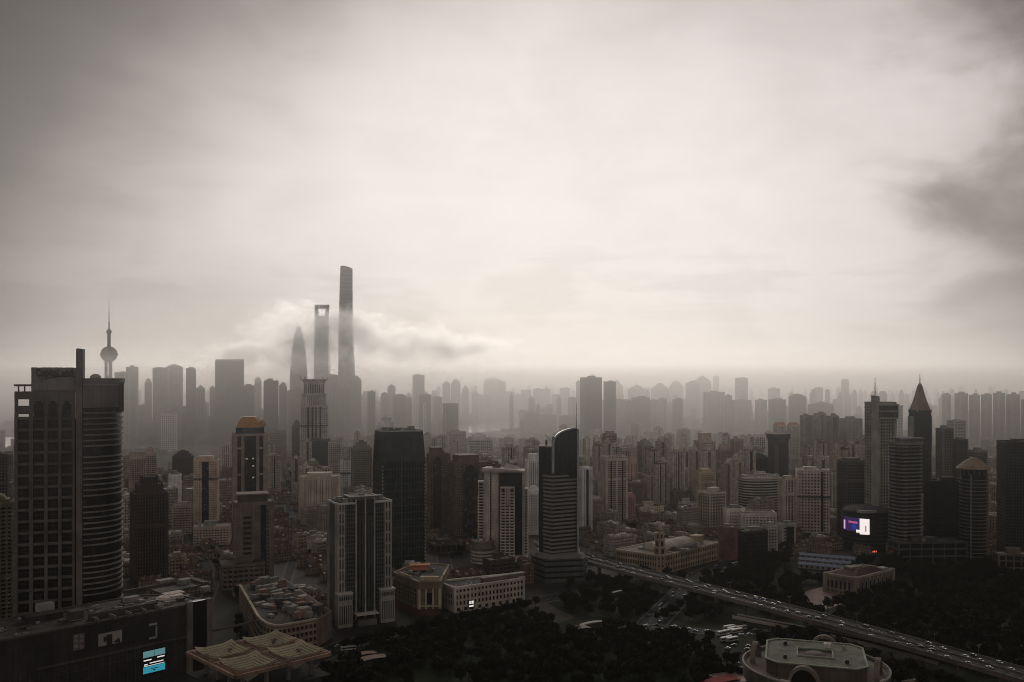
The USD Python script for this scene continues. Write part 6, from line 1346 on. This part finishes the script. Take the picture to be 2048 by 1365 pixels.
def flat_block(v):
    t = thing(('low_block', 'middle_block')[v > 2], 'x', 'block'); L, w, h = ((26, 14, 15), (34, 13, 20), (20, 16, 11), (30, 14, 34), (24, 20, 46), (40, 13, 28))[v]; fh = 3.3; n = int(h / fh)
    MB().box(-L / 2 + .3, L / 2 - .3, -w / 2 + .3, w / 2 - .3, 0, h - .2).build('glazing', GLASSB, t)
    b = MB()
    for k in range(n + 1): z = k * fh; b.box(-L / 2, L / 2, -w / 2, w / 2, max(0, z - .7), min(z + .9, h))
    b.build('floor_bands', W_NEW, t, kind='stuff'); b = MB(); piers_on(b, rect(L - .6, w - .6), 3.4, 1.5, .42, 0, h - .1); b.build('wall_piers', W_NEW, t, kind='stuff')
    MB().ring(rect(L + .2, w + .2), rect(L - .7, w - .7), h - .9, h + .9).build('parapet', W_NEW, t); MB().box(-L / 2 + .35, L / 2 - .35, -w / 2 + .35, w / 2 - .35, h - .15, h + .08).build('roof_deck', R_FLAT, t)
    r = np.random.RandomState(40 + v)
    for i in range(5): x, y = r.uniform(-.38, .38) * L, r.uniform(-.3, .3) * w; MB().obox(x, y, h, h + r.uniform(1.6, 4), r.uniform(2.5, 8), r.uniform(2.5, 5)).build('roof_shed', SHED, t)
    return t
LBL = {('h', 0): ('low lane house row with brown tiled gable roof and dormers in the old quarters', 'brown-tiled lane houses'), ('h', 1): ('short lane house pair with tiled roof and pale roof boxes in the old quarters', 'short tiled houses with roof boxes'), ('h', 2): ('long low tiled house row with four chimneys in the old quarters', 'long tiled house rows'),
       ('b', 0): ('five-storey flat-roofed block with roof sheds among the low houses', 'five-storey flat blocks'), ('b', 1): ('long six-storey flat-roofed block among the low houses', 'long six-storey blocks'), ('b', 2): ('squat three-storey flat-roofed block among the low houses', 'squat flat blocks'),
       ('b', 3): ('ten-storey slab block standing among lower houses', 'ten-storey slabs'), ('b', 4): ('fourteen-storey square block standing among lower houses', 'fourteen-storey blocks'), ('b', 5): ('long eight-storey slab block standing among lower houses', 'long eight-storey slabs')}
MARKS = [(-400, 'left edge'), (150, 'sign tower'), (412, 'cream tower'), (500, 'gold dome'), (640, 'rounded tower'), (800, 'green tower'), (945, 'arched towers'), (1118, 'quarter-round tower'), (1228, 'banded tower'), (1342, 'striped block'), (1412, 'tanked tower'), (1555, 'flared tower'), (1640, 'grey slabs'), (1760, 'fin tower'), (1840, 'needle tower'), (1946, 'round tower'), (2500, 'right edge')]
ORD = ['first', 'second', 'third', 'fourth', 'fifth', 'sixth', 'seventh', 'eighth', 'ninth', 'tenth', 'eleventh', 'twelfth', 'thirteenth', 'fourteenth', 'fifteenth', 'sixteenth', 'seventeenth', 'eighteenth', 'nineteenth', 'twentieth'] + ['twenty-' + o for o in ('first', 'second', 'third', 'fourth', 'fifth', 'sixth', 'seventh', 'eighth', 'ninth')] + ['thirtieth']
def locale(x, y):
    px = CX + F * x / y; i = max(j for j, q in enumerate(MARKS) if q[0] <= px)
    return i, f'between {MARKS[i][1]} and {MARKS[i + 1][1]}'
def far_word(y): return 'near' if y < 1250 else 'mid-distance' if y < 1900 else 'far'
def place(model, items, desc, group, limit, words=True, ordinal=False):
    """The nearest LIMIT of ITEMS (y, x, z, rz, scale) as things of their own, the rest returned."""
    items = sorted(items, key=lambda q: q[0]); mine = items[:limit]; labs = {}
    for n, q in enumerate(mine): i, w = locale(q[1], q[0]); fw = far_word(q[0]) if words else ''; labs.setdefault((i, fw), []).append(n)
    lab = {}
    for (i, fw), ns in labs.items():
        ns.sort(key=lambda n: mine[n][1] / mine[n][0])
        for r, n in enumerate(ns):
            w = locale(mine[n][1], mine[n][0])[1]
            if len(ns) == 1: lab[n] = (f'{fw} {desc} {w}'.strip(), None)
            elif len(ns) <= len(ORD): lab[n] = (f'{ORD[r]} {fw} {desc} from left {w}'.replace('  ', ' '), group)
            else: lab[n] = (f'{fw} {desc} {w}'.strip(), f'{fw} {group} {w}'.strip())
    for n, (y, x, z, rz, s) in enumerate(mine):
        if n == 0: move(model, (x, y, z), rz, s); tag(model, lab[0][0], None, lab[0][1])
        else: p = copy_of(model, (x, y, z), rz, s, lab[n][0], lab[n][1] or group)
    return items[limit:]
def mass(model, rest, name, label):
    if not rest: return
    pi = UsdGeom.PointInstancer.Define(stage, numbered(None, name)); tag(pi.GetPrim(), label, None, None, 'stuff')
    q = UsdGeom.Xform.Define(stage, str(pi.GetPath()) + '/model'); q.GetPrim().GetReferences().AddInternalReference(model.GetPath()); q.ClearXformOpOrder()
    for key in ('label', 'category', 'group'): q.GetPrim().SetCustomDataByKey(key, '')
    pi.CreatePrototypesRel().SetTargets([q.GetPath()]); pi.CreateProtoIndicesAttr([0] * len(rest)); pi.CreatePositionsAttr([(x, y, z) for y, x, z, _, _ in rest])
    pi.CreateOrientationsAttr([Gf.Quath(math.cos(math.radians(r) / 2), 0, 0, math.sin(math.radians(r) / 2)) for _, _, _, r, _ in rest]); pi.CreateScalesAttr([tuple(s) for *_, s in rest])

protos = {k: (house_row(k[1]) if k[0] == 'h' else flat_block(k[1])) for k in LBL}
def blocks_river(x, y, h):
    px = CX + F * x / y; yt = HY + (CAM_H - h) * F / y
    return (295 < px < 462 and 1500 < y < 2480 and yt < 912) or (905 < px < 1048 and 1500 < y < 3600 and yt < 868)
placed = {k: [] for k in LBL}
GA = math.radians(34); ca, sa = math.cos(GA), math.sin(GA)
pitch_u, pitch_v = 33., 20.
for iu in range(-130, 190):
    for iv in range(-160, 230):
        u, v = iu * pitch_u + (iv % 2) * 3, iv * pitch_v
        if iu % 5 == 0 or iv % 9 == 0: continue                     # streets of the block grid
        x, y = ca * u - sa * v + rf.uniform(-2, 2), sa * u + ca * v + rf.uniform(-2, 2)
        if not (790 < y < 4400): continue
        px, py = CX + F * x / y, HY + F * CAM_H / y
        if px < -30 or px > 2090: continue
        if y > 2600 and rf.rand() < .35: continue
        big = meshkit.noise(np.array([[x / 260., y / 260., 3.]]), 5)[0]
        q = rf.rand()
        if y < 1150 or q < .62 - .4 * (big > .62): k = ('h', rf.choice([0, 0, 1, 2])) if (big < .62 or y < 1150) and q < .8 else ('b', rf.choice([0, 1, 2]))
        elif q < .9: k = ('b', rf.choice([0, 1, 2, 2]))
        else: k = ('b', rf.choice([3, 4, 5]))
        if y < 1000 and k[0] == 'b': k = ('b', 2)
        if not clear(x, y, 5 if k[0] == 'h' else 9): continue
        if blocks_river(x, y, 55 if k[1] > 2 and k[0] == 'b' else 26): continue
        placed[k].append((y, x, math.degrees(GA) + (90 if rf.rand() < .22 else 0) + rf.uniform(-3, 3), rf.uniform(.85, 1.15), rf.uniform(.8, 1.25)))
for u0, u1, y0, y1 in ((525, 665, 775, 1500), (1180, 1445, 1090, 2000), (335, 470, 900, 1500), (860, 960, 1080, 1700)):
    for iu in range(-140, 200):
        for iv in range(-300, 420):
            u, v = iu * 27. + (iv % 3) * 2, iv * 12.6
            if iu % 6 == 0 or iv % 11 == 0: continue
            x, y = ca * u - sa * v + rf.uniform(-1, 1), sa * u + ca * v + rf.uniform(-1, 1)
            if not (y0 < y < y1) or not (u0 < CX + F * x / y < u1) or rf.rand() < .12: continue
            if any(abs(x - q[1]) < 40 and abs(y - q[0]) < 40 and math.hypot(x - q[1], y - q[0]) < 12.4 for k2 in placed for q in placed[k2] if abs(y - q[0]) < 13): continue
            if clear(x, y, 5.): k = ('h', rf.choice([0, 0, 1])); placed[k].append((y, x, math.degrees(GA) + rf.uniform(-2, 2), rf.uniform(.8, 1.), rf.uniform(.8, 1.15)))
QUOTA = {('h', 0): 140, ('h', 1): 80, ('h', 2): 80, ('b', 0): 100, ('b', 1): 90, ('b', 2): 110, ('b', 3): 100, ('b', 4): 100, ('b', 5): 100}
DESC = {('h', 0): ('gabled lane house with dormers', 'lane houses with dormers'), ('h', 1): ('short tiled house with roof boxes', 'short tiled houses'), ('h', 2): ('long tiled house with chimneys', 'long tiled house rows'), ('b', 0): ('five-storey flat-roofed block', 'five-storey flat blocks'), ('b', 1): ('long six-storey block', 'long six-storey blocks'), ('b', 2): ('squat flat-roofed block', 'squat flat blocks'), ('b', 3): ('ten-storey slab', 'ten-storey slabs'), ('b', 4): ('fourteen-storey square block', 'fourteen-storey blocks'), ('b', 5): ('long eight-storey slab', 'long eight-storey slabs')}
for k, pl in placed.items():
    rest = place(protos[k], [(y, x, 0, rz, (s, s, sz)) for y, x, rz, s, sz in pl], *DESC[k], QUOTA[k])
    mass(protos[k], rest, 'far_houses' if k[0] == 'h' else 'far_blocks', 'far-off mass of ' + DESC[k][1] + ' towards the river and horizon')

# ---- hazy towers that fill the skyline behind the ones placed one by one
def haze_tower(v):
    t = thing('skyline_tower', 'x', 'tower'); w, d, h = ((17, 14, 100), (22, 12, 90), (15, 15, 120), (28, 12, 72), (18, 16, 110))[v]
    MB().box(-w / 2 + .6, w / 2 - .6, -d / 2 + .6, d / 2 - .6, 0, h - .5).build('glazing', GLASSB, t)
    b = MB()
    for k in range(int(h / 6.5)): b.box(-w / 2, w / 2, -d / 2, d / 2, k * 6.5, k * 6.5 + 2.4)
    b.build('floor_bands', W_NEW, t, kind='stuff'); b = MB(); piers_on(b, rect(w - 1, d - 1), 6, 2.6, 1.2, 0, h); b.build('wall_piers', W_NEW, t, kind='stuff')
    MB().box(-w / 2, w / 2, -d / 2, d / 2, h - 2, h).build('roof', R_FLAT, t)
    if v == 0: MB().box(-w * .3, w * .3, -d * .3, d * .3, h, h + 7).box(-w * .12, w * .12, -d * .2, d * .2, h + 7, h + 13).build('stepped_crown', W_NEW, t)
    if v == 1: MB().box(-w * .2, w * .15, -d * .3, d * .3, h, h + 5).build('plant_room', W_NEW, t)
    if v == 2: MB().frustum(rect(w * .9, d * .9), h, rect(1, 1), h + 16).build('pyramid_roof', R_TILE, t)
    if v == 3: MB().box(-w * .4, -w * .1, -d * .3, d * .3, h, h + 4).box(w * .1, w * .4, -d * .3, d * .3, h, h + 4).build('plant_room', W_NEW, t)
    if v == 4: MB().lathe([(8, h), (8, h + 5), (6.5, h + 9), (3.5, h + 12), (0, h + 13)], 14).build('dome_roof', W_NEW, t)
    return t
hz = [haze_tower(v) for v in range(5)]; hp = {v: [] for v in range(5)}
PALE = varied('pale_render', [(.62, .56, .5), (.5, .43, .38), (.68, .64, .6), (.44, .36, .32), (.58, .5, .42)])
def slim_tower(v):
    t = thing('residential_tower', 'x', 'tower'); w, d, h = ((17, 13, 88), (22, 12, 76), (14, 14, 100))[v]; n = int(h / 3.4)
    MB().box(-w / 2 + .7, w / 2 - .7, -d / 2 + .7, d / 2 - .7, 0, h - .5).build('glazing', glass(), t)
    b = MB()
    for k in range(n): b.box(-w / 2, w / 2, -d / 2, d / 2, k * 3.4, k * 3.4 + 1.5)
    b.build('floor_bands', PALE, t, kind='stuff'); b = MB(); piers_on(b, rect(w - 1.2, d - 1.2), 4.4, 2.0, 1.1, 0, h); b.build('wall_piers', PALE, t, kind='stuff')
    MB().box(-w * .07, w * .07, -d / 2 - .5, d / 2 + .5, 2, h - 2).build('stair_glazing', glass(), t); b = MB()
    for k in range(1, n):
        for u in (-.3, .3): b.box(u * w - 1.5, u * w + 1.5, -d / 2 - 1.3, -d / 2, k * 3.4 - .1, k * 3.4 + .95)
    b.build('balconies', PALE, t, kind='stuff'); MB().box(-w / 2, w / 2, -d / 2, d / 2, h - .6, h + .5).build('roof', R_FLAT, t)
    MB().box(-w * .25, w * .2, -d * .3, d * .3, h + .5, h + 5).build('plant_room', PALE, t)
    if v == 0: MB().box(-w * .1, w * .1, -d * .2, d * .2, h + 5, h + 9).build('lift_tower', PALE, t)
    if v == 2: MB().frustum(rect(w * .8, d * .8), h + .5, rect(w * .3, d * .3), h + 7).build('hipped_crown', R_TILE, t)
    return t
sl = [slim_tower(v) for v in range(3)]; sp = {v: [] for v in range(3)}
for D in np.sort(rf.uniform(1350, 3300, 900)):
    px = rf.choice([rf.uniform(1190, 1740), rf.uniform(850, 1160), rf.uniform(540, 760)], p=[.72, .2, .08]); x = X(px, D); lim = 866 + (2600 - D) * .045
    top = rf.uniform(max(lim - 25, 800), lim + 45); v = rf.choice([0, 0, 1, 2]); h = Zat(top, D)
    if not (42 < h < 118) or len(sp[v]) > 64 or not clear(x, D, 9) or blocks_river(x, D, h + 8): continue
    sp[v].append((D, x, 0, rf.choice([12, 34, 20]) + rf.uniform(-4, 4), (1, 1, h / (88, 76, 100)[v]))); FOOT.append((x, D, 11)); 
    if len(FOOT) % 40 == 0: FT = cKDTree(np.array([f[:2] for f in FOOT])); FR = np.array([f[2] for f in FOOT])
for v, q in enumerate((('slim pale stepped residential tower', 'slim pale residential towers'), ('slim pale flat-topped residential slab', 'slim pale residential slabs'), ('slim pale hip-topped residential tower', 'slim pale hip-topped towers'))):
    place(sl[v], sp[v], *q, 300, ordinal=True)
FT = cKDTree(np.array([f[:2] for f in FOOT])); FR = np.array([f[2] for f in FOOT])
for D in np.concatenate([rf.uniform(2840, 3250, 90), rf.uniform(3100, 5200, 560), rf.uniform(5200, 11000, 520)]):
    px = rf.uniform(240, 2075)
    if D < 3250: px = rf.uniform(235, 760)
    elif D < 5000 and px < 640: continue
    x = X(px, D); lim = 778 + (D < 3600) * 22
    if not clear(x, D, 9): continue
    v = rf.choice([0, 1, 1, 1, 2, 3, 3, 4]); h0 = (113, 95, 136, 76, 123)[v]; top = rf.uniform(lim, lim + 55); hh = Zat(top, D)
    if D > 5200: hh = rf.uniform(50, 185)
    if blocks_river(x, D, hh): continue
    hp[v].append((D, x, rf.choice([10, 34, 20]) + rf.uniform(-4, 4), rf.uniform(.75, 1.3), np.clip(hh, 40, 185) / h0))
HQ = [60, 110, 40, 60, 30]; HDESC = [('hazy tower with stepped crown', 'hazy stepped towers'), ('hazy flat-topped slab', 'hazy flat-topped slabs'), ('hazy tower with pyramid roof', 'hazy pyramid-roofed towers'), ('hazy long slab with roof boxes', 'hazy long slabs'), ('hazy tower with small dome', 'hazy domed towers')]
for v, pl in hp.items():
    rest = place(hz[v], [(y, x, 0, rz, (s, s, sz)) for y, x, rz, s, sz in pl], *HDESC[v], HQ[v], words=False, ordinal=True)
    mass(hz[v], rest, 'far_city', 'far-off mass of ' + HDESC[v][1] + ' dissolving at the horizon')

# ---- trees
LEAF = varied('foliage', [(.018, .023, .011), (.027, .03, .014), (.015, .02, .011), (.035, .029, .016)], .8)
BARK = wall((.07, .055, .045))
def tree(v):
    t = thing('park_tree', 'x', 'tree'); r = np.random.RandomState(60 + v); h = (9.5, 12, 8, 11)[v]; R = (4.6, 5.2, 4.2, 3.6)[v]
    m = MB().tube([(0, 0, 0), (.1, .1, h * .3), (.2, -.1, h * .62)], [.34, .26, .13], 7)
    for k in range(6): a = k * 1.05 + r.rand(); q = np.array((math.cos(a), math.sin(a), 0)) * R * .62; m.tube([(0, 0, h * (.28 + .05 * k)), tuple(q * .5 + (0, 0, h * (.45 + .04 * k))), tuple(q + (0, 0, h * (.58 + .04 * k)))], [.14, .09, .04], 5)
    m.build('trunk', BARK, t); n = 420; lobes = [(r.uniform(-.5, .5) * R, r.uniform(-.5, .5) * R, h * r.uniform(.5, .82), R * r.uniform(.42, .68)) for _ in range(8)]; V, Fc = [], []
    for i in range(n):
        lx, ly, lz, lr = lobes[r.randint(8)]; d = r.normal(size=3); d /= np.linalg.norm(d); c = np.array((lx, ly, lz)) + d * lr * r.uniform(.55, 1.05) * (1, 1, .8)
        a = r.normal(size=3); a /= np.linalg.norm(a); b = np.cross(a, r.normal(size=3)); b /= np.linalg.norm(b); s = r.uniform(.45, .95); k = len(V)
        V += [c - a * s - b * s * .6, c + a * s * .3 - b * s, c + a * s + b * s * .3, c - a * s * .2 + b * s]; Fc += [(k, k + 1, k + 2), (k, k + 2, k + 3)]
    MB().add(V, Fc).build('crown', LEAF, t); return t
tr = [tree(v) for v in range(4)]; tp = {v: [] for v in range(4)}
from shapely.geometry import Polygon as SP
pk = SP(PARK); bx = pk.bounds; gaps = [SP([G(1010, 1222), G(1090, 1205), G(1150, 1235), G(1110, 1250)]), SP([G(1270, 1238), G(1560, 1246), G(1560, 1292), G(1270, 1275)]), SP([G(1120, 1235), G(1330, 1238), G(1300, 1262), G(1110, 1262)]), SP([G(1590, 1190), G(1650, 1170), G(1704, 1206), G(1640, 1224)]), SP([G(1430, 1262), G(1500, 1255), G(1530, 1330), G(1430, 1330)]), SP([G(1560, 1140), G(1650, 1138), G(1640, 1160), G(1540, 1165)])]
for _ in range(3400):
    x, y = rf.uniform(bx[0], bx[2]), rf.uniform(bx[1], bx[3]); p = _Pt(x, y)
    if not pk.contains(p) or any(g_.contains(p) for g_ in gaps): continue
    px = CX + F * x / y
    if px < -20 or px > 2090 or y < 585: continue
    ok = True
    for i in FT.query_ball_point((x, y), RMAX + 4):
        f = FOOT[i]; ok &= math.hypot(f[0] - x, f[1] - y) > f[2] * .92 + 1.
    if ok: tp[rf.choice([0, 0, 1, 2, 3])].append((y, x, rf.uniform(0, 360), rf.uniform(.8, 1.25)))
for px0, py0, px1, py1, n in ((655, 1302, 1060, 1212, 34), (430, 1168, 350, 1000, 26), (600, 1120, 568, 930, 26), (505, 1300, 445, 1185, 12), (470, 1330, 440, 1240, 8), (1180, 1180, 1260, 1160, 10), (1290, 1245, 1560, 1092, 40), (885, 1125, 990, 1035, 18), (1190, 1085, 1230, 1062, 14), (1180, 1060, 1430, 1050, 40)):
    for i in range(n): u = (i + rf.uniform(-.3, .3)) / n; x, y = G(px0 + (px1 - px0) * u, py0 + (py1 - py0) * u); tp[rf.choice([3, 3, 2])].append((y, x + rf.uniform(-3, 3) + 12, rf.uniform(0, 360), rf.uniform(.7, 1.05)))
TQ = [110, 60, 60, 70]; TDESC = [('dark round-crowned park tree', 'round-crowned park trees'), ('taller dark park tree', 'taller park trees'), ('small bushy dark tree', 'small bushy trees'), ('narrow dark street tree', 'narrow street trees')]
for v, pl in tp.items():
    rest = place(tr[v], [(y, x, 0, rz, (s, s, s * 1.05)) for y, x, rz, s in pl], *TDESC[v], TQ[v], words=False)
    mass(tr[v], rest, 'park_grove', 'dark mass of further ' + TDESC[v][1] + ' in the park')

# ---- cars and coaches
def car(nm, col, label, group):
    t = thing(nm, label, 'car', group=group); body = plain('car_paint', col, .3)
    MB().frustum([(-2.2, -.88), (2.2, -.88), (2.2, .88), (-2.2, .88)], .3, [(-2.25, -.9), (2.25, -.9), (2.25, .9), (-2.25, .9)], .62).frustum([(-2.25, -.9), (2.25, -.9), (2.25, .9), (-2.25, .9)], .62, [(-2.15, -.8), (2.1, -.8), (2.1, .8), (-2.15, .8)], .92).build('body', body, t)
    MB().frustum([(-1.75, -.78), (1.05, -.78), (1.05, .78), (-1.75, .78)], .92, [(-1.2, -.62), (.45, -.62), (.45, .62), (-1.2, .62)], 1.36).build('cabin_glass', plain('car_glass', (.015, .016, .018), .1), t); MB().prism([(-1.22, -.63), (.47, -.63), (.47, .63), (-1.22, .63)], 1.36, 1.43).build('roof', body, t)
    for x in (-1.35, 1.4):
        for y in (-.82, .82): MB().tube([(x, y - .1, .32), (x, y + .1, .32)], .32, 10).build('wheel', plain('tyre', (.015, .015, .015), .8), t)
    for y in (-.6, .6): MB().box(2.12, 2.2, y - .2, y + .2, .6, .76).build('headlight', WHITE, t)
    return t
CC = [('white', (.5, .5, .49)), ('silver', (.25, .255, .26)), ('black', (.02, .02, .022)), ('crimson', (.16, .02, .02)), ('yellow', (.62, .46, .03))]
def coach(): 
    t = thing('coach', 'x', 'bus'); MB().box(-5.6, 5.6, -1.25, 1.25, .45, 3.1).build('body', WHITE, t); MB().box(-5.4, 5.4, -1.28, 1.28, 1.5, 2.5).build('window_band', plain('car_glass', (.015, .016, .018), .1), t); MB().box(-5.5, 5.5, -1.15, 1.15, 3.1, 3.3).build('roof', WHITE, t)
    for x in (-3.6, 3.4):
        for y in (-1.15, 1.15): MB().tube([(x, y - .14, .48), (x, y + .14, .48)], .48, 12).build('wheel', plain('tyre', (.015, .015, .015), .8), t)
    return t
lanes = {}
EC, ED, EN = EL
def put(where, lst):
    """Copies of a car of each colour: the first one is the model."""
    for ci, (cn, col) in enumerate(CC):
        mine = [(q[1], q[0], q[2], q[4], (1, 1, 1)) for q in lst if q[3] == ci]
        if mine: place(car('car', col, '', None), mine, f'{cn} car {where}', f'{cn} cars {where}', 300, words=False)
lst = []
cum = np.r_[0, np.cumsum(np.linalg.norm(np.diff(EC, axis=0), axis=1))]
for i in range(120):
    s = rf.uniform(30, cum[-1] - 20); k = int(np.searchsorted(cum, s)) - 1; o = rf.choice([-9.6, -6.2, -2.8, 2.8, 6.2, 9.6]); p = EC[k] + ED[k] * (s - cum[k]) + EN[k] * o
    if any(math.hypot(p[0] - q[0], p[1] - q[1]) < 6 for q in lst): continue
    lst.append((p[0], p[1], DECK + .02, rf.choice([0, 0, 1, 1, 2, 2, 2, 3]), math.degrees(math.atan2(ED[k, 1], ED[k, 0])) + (180 if o < 0 else 0)))
x_, y_ = G(1511, 1195, DECK); lst.append((x_, y_, DECK + .02, 4, -58)); put('on the elevated expressway', lst)
def along(pts, n, off, w):
    p = np.array(pts); L = np.r_[0, np.cumsum(np.linalg.norm(np.diff(p, axis=0), axis=1))]; out = []
    for i in range(n):
        s = rf.uniform(4, L[-1] - 4); k = min(len(p) - 2, int(np.searchsorted(L, s)) - 1); d = (p[k + 1] - p[k]) / np.linalg.norm(p[k + 1] - p[k]); o = rf.choice(off); q = p[k] + d * (s - L[k]) + np.array((-d[1], d[0])) * o
        if any(math.hypot(q[0] - z[0], q[1] - z[1]) < 6.5 for z in out): continue
        out.append((q[0], q[1], .12, rf.choice([0, 0, 0, 1, 1, 2, 3]), math.degrees(math.atan2(d[1], d[0])) + (180 if o > 0 else 0)))
    return out
put('on the busy street', along([G(1290, 1262), G(1400, 1150), G(1480, 1118), G(1580, 1092), G(1690, 1074)], 60, (-8, -4.6, 4.6, 8), 22))
put('on the street', along([G(640, 1312), G(690, 1290), G(800, 1262), G(930, 1238), G(1060, 1205)], 18, (-6, -2.5, 2.5, 6), 18))
put('in park lane', along([G(1280, 1254), G(1330, 1256), G(1450, 1268), G(1540, 1264)], 70, (-5.5, -1.8, 1.8, 5.5), 12))
put('parked by the coaches', along([G(1440, 1300), G(1530, 1290)], 9, (-6, 0, 6), 20) + along([G(1440, 1322), G(1490, 1326)], 6, (-3, 3), 20))
cb = coach(); tag(cb, 'white coach parked left of the round museum', None, 'white coaches by the round museum')
for i, (px, py) in enumerate(((1452, 1282), (1464, 1283), (1446, 1270), (1458, 1267), (1466, 1262), (1474, 1266), (1458, 1259), (1482, 1260))):
    x, y = G(px, py)
    rank = ('fourth', 'sixth', 'first', 'third', 'fifth', 'seventh', 'second', 'last')[i]; lab = f'{rank} white coach from the left in the group left of the round museum'
    if i == 0: move(cb, (x, y, .05), 30); tag(cb, lab)
    else: copy_of(cb, (x, y, .05), 30 + rf.uniform(-4, 4), label=lab)
for i, (px, py, rz, l) in enumerate(((1470, 1131, 42, 'long white bus on the busy street right of the market building'), (747, 1279, 20, 'white bus in front of the wedge-shaped corner building'), (766, 1283, 20, 'white bus passing the foot of the pinstripe tower'), (697, 1301, 20, 'white bus beside the bottom canopies'))):
    copy_of(cb, (*G(px, py), .1), rz, label=l, group='buses on the streets')
place(LAMP, [(EC[i][1], EC[i][0], DECK + 1.1, math.degrees(math.atan2(ED[i, 1], ED[i, 0])), (1, 1, 1)) for i in range(3, len(EC) - 3, 4) if CX + F * EC[i][0] / EC[i][1] < 2060], 'double-armed lamp post on elevated expressway', 'lamp posts of the elevated expressway', 300, words=False)
# ================================================================ the air
def air():
    mt = usdkit.material(stage, '/World/Looks/haze_air', {'v': ('principled_volume', {'color': (1., .97, .945), 'density': HAZE_DENSITY, 'anisotropy': HAZE_ANISO})}, [], volume='v.volume')
    tag(MB().box(-14500, 14500, -900, 24500, -4.2, 668).build('haze', mt, None), 'even pale haze over the whole city', None, None, 'stuff')
    mt = usdkit.material(stage, '/World/Looks/river_mist_air', {'v': ('principled_volume', {'color': (1., .945, .905), 'density': MIST_DENSITY, 'anisotropy': MIST_ANISO})}, [], volume='v.volume')
    tag(MB().box(-14300, 14300, 1750, 24300, -3.6, MIST_TOP).build('river_mist', mt, None), 'pale mist lying over the river and the far city', None, None, 'stuff')
    # low cloud drifting across the tall towers
    g = Graph(); tc = g.add('texture_coordinate')
    geo = g.add('geometry')
    mp = g.add('mapping', {'scale': (1 / 95., 1 / 95., 1 / 62.)}, vector=geo + '.position'); n1 = g.add('noise_texture', {'scale': 1., 'detail': 6., 'roughness': .62, 'distortion': .5}, vector=mp + '.vector')
    sep = g.add('separate_xyz', vector=geo + '.position')
    def ell(cx, cy, cz, rx, ry, rz_):
        q = [g.m('divide', g.m('subtract', f'{sep}.{a}', c), r) for a, c, r in (('x', cx, rx), ('y', cy, ry), ('z', cz, rz_))]
        return g.m('subtract', 1., g.m('sqrt', g.m('add', g.m('add', g.m('multiply', q[0], q[0]), g.m('multiply', q[1], q[1])), g.m('multiply', q[2], q[2]))))
    D = 3105.
    e = None
    for px, py, dx, rz_ in CLOUDS:
        k = ell(X(px, D), D, Zat(py, D), dx, 150., rz_); e = k if e is None else g.m('maximum', e, k)
    f = g.m('add', e, g.m('multiply', g.m('subtract', n1 + '.fac', .5), 3.0))
    dens = g.m('multiply', g.smooth(f, 0., .75), CLOUD_DENSITY)
    v = g.add('principled_volume', {'color': (1., .975, .955), 'anisotropy': .87}, density=dens)
    mt = usdkit.material(stage, '/World/Looks/low_cloud_vapour', g.n, g.l, volume=v + '.volume')
    x0 = min(X(c[0], D) - c[2] for c in CLOUDS); x1 = max(X(c[0], D) + c[2] for c in CLOUDS); z0 = min(Zat(c[1], D) - c[3] for c in CLOUDS); z1 = max(Zat(c[1], D) + c[3] for c in CLOUDS)
    tag(MB().box(x0, x1, D - 150, D + 150, z0, z1).build('low_cloud', mt, None), 'ragged low cloud drifting across the tall towers', None, None, 'stuff')
CLOUD_DENSITY = .0075
CLOUDS = [(692, 666, 200, 92), (596, 684, 200, 150), (640, 690, 150, 70), (790, 690, 260, 84), (900, 700, 260, 60), (520, 706, 240, 56)]
air()
